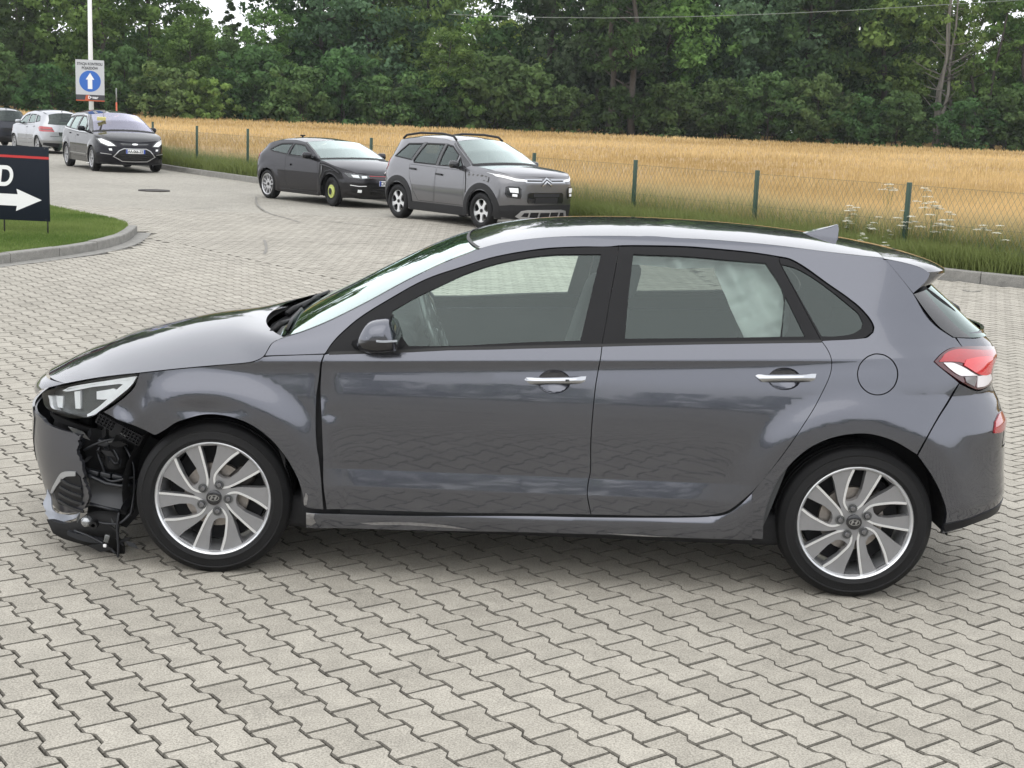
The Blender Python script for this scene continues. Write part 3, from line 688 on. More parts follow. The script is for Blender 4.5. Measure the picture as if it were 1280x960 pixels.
def plant(kind, px, dist, h, label, group='trees of the wood beyond the wheat field', cat='tree', v=None, wide=1.):
    L = KINDS_[kind]; k = used.get(kind, 0); src = L[(k if v is None else v) % len(L)]; used[kind] = k + 1
    key = src.name + '_placed'
    o = src if not src.get('_placed') else copy_tree(src)
    base_h = {'dark': 17.5, 'mid': 15.5, 'grey': 16.5, 'light': 14, 'slim': 18, 'thin': 19, 'bare': 20, 'cone': 16, 'bush': 4.6}[kind]
    s = h / base_h; x = (px - 640) * dist / 1754.
    if '_placed' not in src: src['_placed'] = 1
    o.location = (x, dist, .35); o.scale = (s * wide, s * wide, s); o.rotation_euler = (0, 0, rng.uniform(0, 6.28))
    tag(o, label, cat, group); return o
plant('dark', -60, 128, 16, 'dark broadleaf tree at the far left edge of the wood')
plant('dark', 20, 122, 17, 'big dark tree rising behind the silver and black parked cars')
plant('mid', 120, 120, 16, 'bushy mid green tree right behind the blue arrow sign')
plant('mid', 185, 126, 16.5, 'bright topped tree just right of the arrow sign pole')
plant('mid', 232, 118, 9.3, 'low rounded green tree at the left end of the wheat')
plant('cone', 281, 130, 11.3, 'narrow dark spire of a conifer against the gap of sky')
plant('dark', 266, 120, 8.6, 'dark bushy tree below the conifer spire')
plant('mid', 326, 124, 9.8, 'spreading green tree right of the conifer spire')
plant('dark', 395, 128, 19, 'tall dark tree above the black coupe')
plant('grey', 455, 126, 18, 'grey green tree between coupe and crossover, its crown low')
plant('dark', 405, 134, 18, 'tall dark tree standing right of the sky gap, second row')
plant('mid', 520, 128, 17, 'mid green tree above the crossover roof')
plant('mid', 545, 115, 8.3, 'low bushy tree hiding the foot of the pale utility pole')
plant('light', 585, 140, 11.5, 'light yellow green tree in the dip of the treeline')
plant('light', 620, 133, 10.6, 'pale green bushy tree left of the tall dark tree')
plant('light', 548, 175, 15.5, 'hazy pale tree far behind the dip of the treeline')
plant('grey', 612, 185, 15, 'far grey green tree behind the dip of the treeline')
plant('dark', 672, 124, 20, 'very tall dark tree right of the dip in the treeline')
plant('grey', 730, 122, 20, 'tall grey green tree with dark limbs showing')
plant('dark', 790, 126, 21, 'tall dark tree with bare trunk below the overhead wire')
plant('mid', 815, 118, 14.5, 'lighter green tree in front of the dark tall ones')
plant('grey', 880, 124, 20, 'broad grey green tree in the middle right of the wood')
plant('grey', 925, 122, 19, 'grey green tree with feathery crown beside the darkest trees')
plant('dark', 985, 120, 18, 'darkest tree of the right half of the wood')
plant('dark', 1030, 123, 17, 'deep green tree left of the thin birch')
plant('mid', 1075, 122, 18, 'mid green tree beside the birch stems')
plant('mid', 1035, 131, 19, 'tall green tree behind the deep green one')
plant('bare', 776, 113, 20, 'tall ash whose dark bare trunk stands against the gap of sky under the cable')
plant('bare', 745, 114, 19, 'slimmer ash left of the bare dark trunk')
plant('thin', 1150, 116, 19, 'thin birch with several pale stems and sky showing through')
plant('thin', 1165, 121, 18, 'second thin birch close behind the first, with sparse leaves')
plant('slim', 1200, 118, 16, 'yellow green slim tree right of the birch')
plant('light', 1218, 123, 15.5, 'fresh green tree at the right of the birches')
plant('slim', 1262, 118, 18, 'slim tree at the right edge of the picture')
plant('thin', 1277, 121, 18, 'sparse thin tree at the very right edge')
plant('mid', 1340, 120, 17, 'green tree just past the right edge')
plant('dark', 1120, 136, 13, 'dark low tree behind the birch stems')
plant('dark', 1240, 138, 12, 'dark tree in the second row at far right')
plant('bush', -10, 114, 5, 'dark shrub at the left picture edge, behind the dark cut-off car', 'shrubs at the foot of the wood', 'shrub', v=1)
plant('bush', 60, 113, 4.5, 'leafy shrub behind the silver compact car', 'shrubs at the foot of the wood', 'shrub', v=0)
plant('bush', 150, 112, 5, 'dark shrub just right of the orange-footed marker pole', 'shrubs at the foot of the wood', 'shrub', v=1)
plant('bush', 205, 110, 4.5, 'leafy shrub where the wheat begins, right of the people carrier', 'shrubs at the foot of the wood', 'shrub', v=0)
plant('bush', 255, 111, 4.6, 'pale shrub at the far wheat edge, above the first fence posts', 'shrubs at the foot of the wood', 'shrub', v=2)
plant('bush', 310, 114, 5.5, 'dark shrub at the far wheat edge, left of the coupe roof', 'shrubs at the foot of the wood', 'shrub', v=1)
plant('bush', 365, 112, 5, 'leafy shrub right above the coupe roof aerial', 'shrubs at the foot of the wood', 'shrub', v=0)
plant('bush', 420, 114, 5.5, 'dark shrub above the bonnet of the coupe', 'shrubs at the foot of the wood', 'shrub', v=1)
plant('bush', 470, 113, 4.6, 'leafy shrub above the gap between coupe and crossover', 'shrubs at the foot of the wood', 'shrub', v=0)
plant('bush', 525, 114, 5, 'leafy shrub above the rear half of the crossover roof', 'shrubs at the foot of the wood', 'shrub', v=0)
plant('bush', 560, 115, 6, 'pale shrub below the utility pole crossarm', 'shrubs at the foot of the wood', 'shrub', v=2)
plant('bush', 605, 116, 6.5, 'large leafy shrub below the dip of the treeline', 'shrubs at the foot of the wood', 'shrub', v=0)
plant('bush', 650, 115, 5, 'dark shrub above the windscreen of the crossover', 'shrubs at the foot of the wood', 'shrub', v=1)
plant('bush', 700, 114, 3.6, 'low dark shrub where the trees come forward, above the crossover bonnet', 'shrubs at the foot of the wood', 'shrub', v=1)
plant('bush', 760, 114, 4.6, 'leafy shrub below the bare dark trunk under the cable', 'shrubs at the foot of the wood', 'shrub', v=0)
plant('bush', 830, 113, 5, 'leafy shrub midway between the two middle fence posts', 'shrubs at the foot of the wood', 'shrub', v=0)
plant('bush', 885, 113, 4.5, 'dark shrub left above the fence post before the roof antenna', 'shrubs at the foot of the wood', 'shrub', v=1)
plant('bush', 940, 112, 5, 'dark shrub straight above the fence post before the roof antenna', 'shrubs at the foot of the wood', 'shrub', v=1)
plant('bush', 1000, 112, 5, 'dark shrub below the darkest trees of the wood', 'shrubs at the foot of the wood', 'shrub', v=1)
plant('bush', 1050, 112, 4.4, 'leafy shrub between the darkest trees and the birch', 'shrubs at the foot of the wood', 'shrub', v=0)
plant('bush', 1100, 112, 4.2, 'low dark shrub just left of the birch stems', 'shrubs at the foot of the wood', 'shrub', v=1)
plant('bush', 1180, 112, 4.4, 'leafy shrub just right of the birch stems', 'shrubs at the foot of the wood', 'shrub', v=0)
plant('bush', 1235, 112, 4.6, 'dark shrub below the yellow-green slim tree on the right', 'shrubs at the foot of the wood', 'shrub', v=1)
plant('bush', 1285, 112, 4.5, 'leafy shrub at the right picture edge below the sparse trees', 'shrubs at the foot of the wood', 'shrub', v=0)
plant('mid', -140, 144, 18.5, 'tall tree deep in the second row of the wood, first from the left')
plant('dark', -25, 151, 20.5, 'tall tree deep in the second row of the wood, second from the left')
plant('mid', 60, 149, 19.5, 'tall tree deep in the second row of the wood, third from the left')
plant('dark', 150, 147, 18.5, 'tall tree deep in the second row of the wood, fourth from the left')
plant('mid', 440, 145, 20.5, 'tall tree deep in the second row of the wood, fifth from the left')
plant('dark', 500, 152, 19.5, 'tall tree deep in the second row of the wood, sixth from the left')
plant('mid', 700, 150, 18.5, 'tall tree deep in the second row of the wood, seventh from the left')
plant('dark', 780, 148, 20.5, 'tall tree deep in the second row of the wood, eighth from the left')
plant('mid', 860, 146, 19.5, 'tall tree deep in the second row of the wood, ninth from the left')
plant('dark', 950, 144, 18.5, 'tall tree deep in the second row of the wood, tenth from the left')
plant('mid', 1030, 151, 20.5, 'tall tree deep in the second row of the wood, eleventh from the left')
plant('dark', 1110, 149, 19.5, 'tall tree deep in the second row of the wood, twelfth from the left')
plant('mid', 1300, 147, 18.5, 'tall tree deep in the second row of the wood, thirteenth from the left')
plant('dark', 1380, 145, 20.5, 'tall tree deep in the second row of the wood, fourteenth from the left')
# trees on the far side of the yard, behind the camera: the car doors mirror them
for k, (x, y, h_) in enumerate([(-64 + 7.2 * q, -57 - (q * 5) % 7, 3.4 + (q * 7) % 5 * .35) for q in range(18)]):
    L = KINDS_[('dark', 'mid')[k % 2]]; o = copy_tree(L[k % len(L)]); s = h_ / 16; o.location = (x, y, -.1); o.scale = (s * 3.4, s * 3.4, s); tag(o, 'green tree on the far side of the yard behind the camera', 'tree', 'trees behind the camera')
nb = 90000; bx = rng.uniform(-75, 75, nb); by = 158 + rng.uniform(0, 14, nb) + 2.5 * np_noise(bx, bx * 0, 8, 2, .4)
top_ = 11.0 + 2.6 * np_noise(bx, bx * 0, 61, 3, .16) + 1.2 * np_noise(bx, by, 62, 2, .9) - 3.2 * np.exp(-((bx + 31) / 5.5) ** 2) - 3.0 * np.exp(-((bx + 3.5) / 5) ** 2) + 2.2 * sstep_(2, 14, bx) - 3.4 * np.exp(-((bx - 47) / 5) ** 2)
bz = top_ * (rng.random(nb) ** .85); nn = rng.normal(0, 1, (nb, 3)) + [0, -.4, .4]; nn /= np.linalg.norm(nn, axis=1, keepdims=True)
t1 = np.cross(nn, rng.normal(0, 1, (nb, 3))); t1 /= np.linalg.norm(t1, axis=1, keepdims=True); t2 = np.cross(nn, t1); sz = rng.uniform(.25, .55, (nb, 1)); Pb = np.stack([bx, by, bz], 1)
Vb = np.stack([Pb - t1 * sz, Pb - t2 * sz * .6, Pb + t1 * sz, Pb + t2 * sz * .6], 1).reshape(-1, 3)
ob = mesh_np('distant_wood', Vb, [np.arange(nb * 4).reshape(-1, 4)], M['leaf_mid'], None, smooth=False, attr=np.repeat(np.clip(.4 + .35 * np_noise(bx, bz * 1.3, 9, 4, .5) + rng.normal(0, .15, nb), 0, 1), 4)); ob['kind'] = 'stuff'
for L in KINDS_.values():
    for o in L:
        if '_placed' in o: del o['_placed']
for o in list(bpy.data.objects):
    if '_placed' in o: del o['_placed']

# ================================================================ car bodies
def sstep(a, b, x):
    t = np.clip((x - a) / (b - a), 0, 1); return t * t * (3 - 2 * t)

def integ(knots, zref, yref):
    zs = np.linspace(0.0, 1.9, 1901); t = np.interp(zs, [k[0] for k in knots], [k[1] for k in knots])
    t = np.convolve(np.pad(t, 10, mode='edge'), np.ones(21) / 21, 'valid')
    y = np.cumsum(-np.tan(np.radians(t))) * 0.001
    return zs, y - np.interp(zref, zs, y) + yref

class Surf:
    """outer skin of a car: half width over (x, z), with superellipse wraps at nose and tail. Front is -x."""
    def __init__(s, core, ZF, XF, LF, PF, ZR, XR, LR, PR):
        s.core = core; s.ZF, s.XF, s.LF, s.PF = ZF, XF, LF, PF; s.ZR, s.XR, s.LR, s.PR = ZR, XR, LR, PR
        s.dent = None
    def xf(s, z): return np.interp(z, s.ZF, s.XF)
    def xr(s, z): return np.interp(z, s.ZR, s.XR)
    def W(s, x, z):
        y = s.core(x, z)
        return y - s.dent(x, z) if s.dent is not None else y
    def pos(s, sx, z, off=0.):
        """sx: x in the mid body; beyond the wrap starts sx keeps counting along the skin"""
        sx = np.asarray(sx, float); z = np.asarray(z, float)
        xmf = s.xf(z) + s.LF; xmr = s.xr(z) - s.LR
        df = np.clip((xmf - sx) / .75, 0, PI / 2); dr = np.clip((sx - xmr) / .6, 0, PI / 2)
        def wrap(d, p):
            th = PI / 2 - d; r = (np.abs(np.cos(th)) ** p + np.abs(np.sin(th)) ** p) ** (-1 / p)
            return r * np.cos(th), r * np.sin(th)
        cf, sf = wrap(df, s.PF); cr, sr = wrap(dr, s.PR)
        x = np.where(df > 0, xmf - s.LF * cf, np.where(dr > 0, xmr + s.LR * cr, sx))
        y = s.W(x, z) * np.where(df > 0, sf, np.where(dr > 0, sr, 1.))
        return np.stack([x, -y, z], -1)
    def sx_of(s, x, z):
        """inverse: x on the near skin -> sx"""
        x = np.asarray(x, float); z = np.asarray(z, float)
        xmf = s.xf(z) + s.LF; xmr = s.xr(z) - s.LR
        def inv(u, p):
            u = np.clip(u, 0, 1); w = (1 - u ** p) ** (1 / p); return PI / 2 - np.arctan2(w, u)
        o = x.copy()
        o = np.where(x < xmf, xmf - .75 * inv((xmf - x) / s.LF, s.PF), o)
        o = np.where(x > xmr, xmr + .6 * inv((x - xmr) / s.LR, s.PR), o)
        return o
    def sx_front(s, y, z):
        """y (0 centre .. half width) on the nose -> sx"""
        y = np.abs(np.asarray(y, float)); z = np.asarray(z, float); xmf = s.xf(z) + s.LF
        w = np.clip(y / s.W(xmf, z), 0, 1); u = (1 - w ** s.PF) ** (1 / s.PF)
        return xmf - .75 * (PI / 2 - np.arctan2(w, u))
    def sx_rear(s, y, z):
        y = np.abs(np.asarray(y, float)); z = np.asarray(z, float); xmr = s.xr(z) - s.LR
        w = np.clip(y / s.W(xmr, z), 0, 1); u = (1 - w ** s.PR) ** (1 / s.PR)
        return xmr + .6 * (PI / 2 - np.arctan2(w, u))
    def map(s, uv, off=0.):
        u, v = uv[:, 0], uv[:, 1]; e = .004
        P = s.pos(u, v); du = s.pos(u + e, v) - s.pos(u - e, v); dv = s.pos(u, v + e) - s.pos(u, v - e)
        n = np.cross(du, dv); n /= np.maximum(np.linalg.norm(n, axis=1, keepdims=True), 1e-9)
        return P + n * off, n

def smooth_line(P, corner=38, sub=5, closed=True):
    """Catmull-Rom through the points, kept sharp where the outline turns hard"""
    P = np.asarray(P, float); n = len(P); out = []
    if n < 4: return P
    def ang(i):
        a = P[i] - P[i - 1]; b = P[(i + 1) % n] - P[i]
        return abs(math.degrees(math.atan2(a[0] * b[1] - a[1] * b[0], a @ b)))
    cor = [ang(i) > corner for i in range(n)]
    for i in range(n if closed else n - 1):
        p1, p2 = P[i], P[(i + 1) % n]; L = np.linalg.norm(p2 - p1)
        if L < 1e-7: continue
        m1 = (p2 - p1) if cor[i] or (not closed and i == 0) else (p2 - P[i - 1]) / (np.linalg.norm(p2 - p1) + np.linalg.norm(p1 - P[i - 1])) * L
        j = (i + 1) % n; q = P[(j + 1) % n]
        m2 = (p2 - p1) if cor[j] or (not closed and j == n - 1) else (q - p1) / (np.linalg.norm(q - p2) + L) * L
        for k in range(sub):
            t = k / sub; out.append((2 * t**3 - 3 * t**2 + 1) * p1 + (t**3 - 2 * t**2 + t) * m1 + (-2 * t**3 + 3 * t**2) * p2 + (t**3 - t**2) * m2)
    if not closed: out.append(P[-1])
    return np.array(out)

def densify(P, step, closed=True):
    P = np.asarray(P, float); out = []; n = len(P)
    for i in range(n if closed else n - 1):
        a, b = P[i], P[(i + 1) % n]; L = np.linalg.norm(b - a)
        if L < 1e-6: continue
        k = max(1, int(math.ceil(L / step)))
        for j in range(k): out.append(a + (b - a) * j / k)
    if not closed: out.append(P[-1])
    return np.array(out)

def inset(P, d):
    """shift a closed outline inwards by d"""
    A = 0.5 * np.sum(P[:, 0] * np.roll(P[:, 1], -1) - np.roll(P[:, 0], -1) * P[:, 1])
    t = np.roll(P, -1, 0) - np.roll(P, 1, 0); t /= np.maximum(np.linalg.norm(t, axis=1, keepdims=True), 1e-9)
    nrm = np.stack([-t[:, 1], t[:, 0]], 1) * (1 if A > 0 else -1)
    return P + nrm * d

def inside(pts, polys):
    c = np.zeros(len(pts), bool); x, y = pts[:, 0], pts[:, 1]
    for P in polys:
        x1, y1 = P[:, 0], P[:, 1]; x2, y2 = np.roll(x1, -1), np.roll(y1, -1)
        for i in range(len(P)):
            if y1[i] == y2[i]: continue
            m = (y1[i] > y) != (y2[i] > y)
            c ^= m & (x < (x2[i] - x1[i]) * (y - y1[i]) / (y2[i] - y1[i]) + x1[i])
    return c

def fill(loops, step, extra=None):
    """triangulate outline minus holes with an even inner grid; returns pts, tris, number of rim points per loop"""
    allp = np.concatenate(loops); lo, hi = allp.min(0), allp.max(0)
    gx = np.arange(lo[0] + step * .5, hi[0], step); gy = np.arange(lo[1] + step * .5, hi[1], step)
    G = np.stack(np.meshgrid(gx, gy), -1).reshape(-1, 2)
    if extra is not None and len(extra):   # crease rows: even grid points too close to them give way
        k = np.ones(len(G), bool)
        for i in range(0, len(extra), 300): k &= (((G[:, None] - extra[None, i:i + 300]) ** 2).sum(-1) > (step * .55) ** 2).all(1)
        G = np.concatenate([G[k], extra])
    if len(G):
        G = G[inside(G, loops)]
        if len(G):
            d = np.full(len(G), 9.)
            for P in loops:
                for i in range(0, len(P), 200):
                    d = np.minimum(d, np.sqrt(((G[:, None] - P[None, i:i + 200]) ** 2).sum(-1)).min(1))
            G = G[d > min(step * .45, .006)] if extra is not None else G[d > step * .45]
    pts = np.concatenate([allp, G]) if len(G) else allp
    ed = []; o = 0
    for P in loops:
        ed += [(o + i, o + (i + 1) % len(P)) for i in range(len(P))]; o += len(P)
    r = delaunay_2d_cdt([Vector(p) for p in pts], ed, [], 0, 1e-6)
    V = np.array([tuple(v) for v in r[0]]); T = np.array([f for f in r[2] if len(f) == 3])
    cen = V[T].mean(1); T = T[inside(cen, loops)]
    # keep orientation counter-clockwise
    a = V[T]; cr = (a[:, 1, 0] - a[:, 0, 0]) * (a[:, 2, 1] - a[:, 0, 1]) - (a[:, 1, 1] - a[:, 0, 1]) * (a[:, 2, 0] - a[:, 0, 0])
    T[cr < 0] = T[cr < 0][:, ::-1]
    return V, T

def panel_geo(mapf, outline, holes=(), step=.03, thick=.016, off=0., gap=.0, smooth=True, corner=38, hsmooth=True, extra=None):
    loops = []
    for k, P in enumerate([outline, *holes]):
        P = np.asarray(P, float)
        if smooth and (k == 0 or hsmooth): P = smooth_line(P, corner)
        P = densify(P, step)
        if gap: P = inset(P, gap if k == 0 else -gap)
        loops.append(P)
    uv, T = fill(loops, step, extra)
    P, n = mapf(uv, off)
    V = [P]; NN = [n]; Q = []; o = len(P)
    if thick:
        for k, L in enumerate(loops):
            A = 0.5 * np.sum(L[:, 0] * np.roll(L[:, 1], -1) - np.roll(L[:, 0], -1) * L[:, 1])
            if (A > 0) != (k == 0): L = L[::-1]
            a, na = mapf(L, off); b = a - na * thick
            tg = np.roll(a, -1, 0) - np.roll(a, 1, 0); fn = np.cross(tg, na); fn /= np.maximum(np.linalg.norm(fn, axis=1, keepdims=True), 1e-9)
            m = len(L); V += [a, b]; NN += [fn, fn]; i = np.arange(m); j = (i + 1) % m
            Q.append(np.stack([o + j, o + i, o + m + i, o + m + j], 1)); o += 2 * m
    return np.concatenate(V), T, (np.concatenate(Q) if Q else np.zeros((0, 4), int)), np.concatenate(NN)

def panel(name, mapf, outline, m, parent, mirror=True, label=None, side=-1, **kw):
    """one skin panel; side=-1 near side only, both when mirror"""
    V, T, Q, n = panel_geo(mapf, outline, **kw)
    res = []
    for sd in ((-1, 1) if mirror else (side,)):
        if sd == -1: o = mesh_np(name, V, [T, Q], m, parent, n)
        else:
            k = np.array([1, -1, 1]); o = mesh_np(name, V * k, [T[:, ::-1], Q[:, ::-1]], m, parent, n * k)
        if label: o['label'] = label
        res.append(o)
    return res

def resample(P, n):
    P = np.asarray(P, float); d = np.concatenate([[0], np.cumsum(np.linalg.norm(np.diff(P, axis=0), axis=1))])
    t = np.linspace(0, d[-1], n); return np.stack([np.interp(t, d, P[:, k]) for k in range(P.shape[1])], 1)

def loft(name, E, C, m, parent, k=2.2, nu=40, nv=14, v0=0., v1=1., full=True, drop=0., u0=0., u1=1., smoothE=True, thick=0.):
    """surface from the near-side edge E (x,-y,z) over the centre line C (x,z) to the far edge"""
    E = np.asarray(E, float); C = np.asarray(C, float); C3 = np.stack([C[:, 0], 0 * C[:, 0], C[:, 1]], 1)
    if smoothE:
        if len(E) > 3: E = _cr3(E)
        if len(C3) > 3: C3 = _cr3(C3)
    E = resample(E, 200); C3 = resample(C3, 200); us = np.linspace(u0, u1, nu); ix = us * 199
    pick = lambda A: np.stack([np.interp(ix, np.arange(200), A[:, q]) for q in range(3)], 1)
    E, C3 = pick(E), pick(C3)
    vs = np.linspace(v0, v1, nv)
    rows = []
    seq = [(v, 1) for v in vs] + ([(v, -1) for v in vs[::-1][1:]] if full and v1 == 1. else [])
    for v, sg in seq:
        f = 1 - (1 - v) ** k
        P = np.stack([E[:, 0] + (C3[:, 0] - E[:, 0]) * f, E[:, 1] * (1 - v) * sg, E[:, 2] + (C3[:, 2] - E[:, 2]) * f - drop], 1)
        rows.append(P)
    V = np.concatenate(rows); nr = len(rows); F = []
    for i in range(nr - 1):
        a = np.arange(nu - 1); F.append(np.stack([i * nu + a, i * nu + a + 1, (i + 1) * nu + a + 1, (i + 1) * nu + a], 1))
    F = np.concatenate(F)
    out = [mesh_np(name, V, [F], m, parent)]
    if v1 != 1. and full:
        out.append(mesh_np(name, V * np.array([1, -1, 1]), [F[:, ::-1]], m, parent))
    return out

def _cr3(P, sub=6):
    out = []; n = len(P)
    for i in range(n - 1):
        p0, p1, p2, p3 = P[max(i - 1, 0)], P[i], P[i + 1], P[min(i + 2, n - 1)]
        for k in range(sub):
            t = k / sub
            out.append(.5 * ((2 * p1) + (p2 - p0) * t + (2 * p0 - 5 * p1 + 4 * p2 - p3) * t * t + (-p0 + 3 * p1 - 3 * p2 + p3) * t**3))
    out.append(P[-1]); return np.array(out)

def plane_map(y, rot=None):
    """panel in a plane parallel to the car's side at local y (facing -y)"""
    def f(uv, off=0.):
        P = np.stack([uv[:, 0], np.full(len(uv), y - off), uv[:, 1]], 1)
        return P, np.tile([0., -1., 0.], (len(uv), 1))
    return f

def strip(pts, w0, w1=None):
    """closed outline of a band along a polyline"""
    P = np.asarray(pts, float); w1 = w0 if w1 is None else w1
    t = np.gradient(P, axis=0); t /= np.linalg.norm(t, axis=1, keepdims=True); nrm = np.stack([-t[:, 1], t[:, 0]], 1)
    w = np.linspace(w0, w1, len(P))[:, None] / 2
    return np.concatenate([P + nrm * w, (P - nrm * w)[::-1]])

def text_mesh(name, body, size, m, parent=None, matrix=None, extrude=.001, align='CENTER', shear=0., width=1., offset=0.):
    cu = bpy.data.curves.new(name, 'FONT'); cu.body = body; cu.size = size; cu.align_x = align; cu.align_y = 'CENTER'; cu.extrude = extrude; cu.shear = shear; cu.offset = offset
    o = bpy.data.objects.new(name, cu); COL.objects.link(o)
    dg = bpy.context.evaluated_depsgraph_get(); dg.update()
    me = bpy.data.meshes.new_from_object(o.evaluated_get(dg)); bpy.data.objects.remove(o); bpy.data.curves.remove(cu)
    me.name = name; me.materials.clear(); me.materials.append(m)
    if width != 1.: me.transform(Matrix.Diagonal((width, 1, 1, 1)))
    r = link_mesh(name, me, parent)
    if matrix is not None: r.matrix_local = matrix
    return r

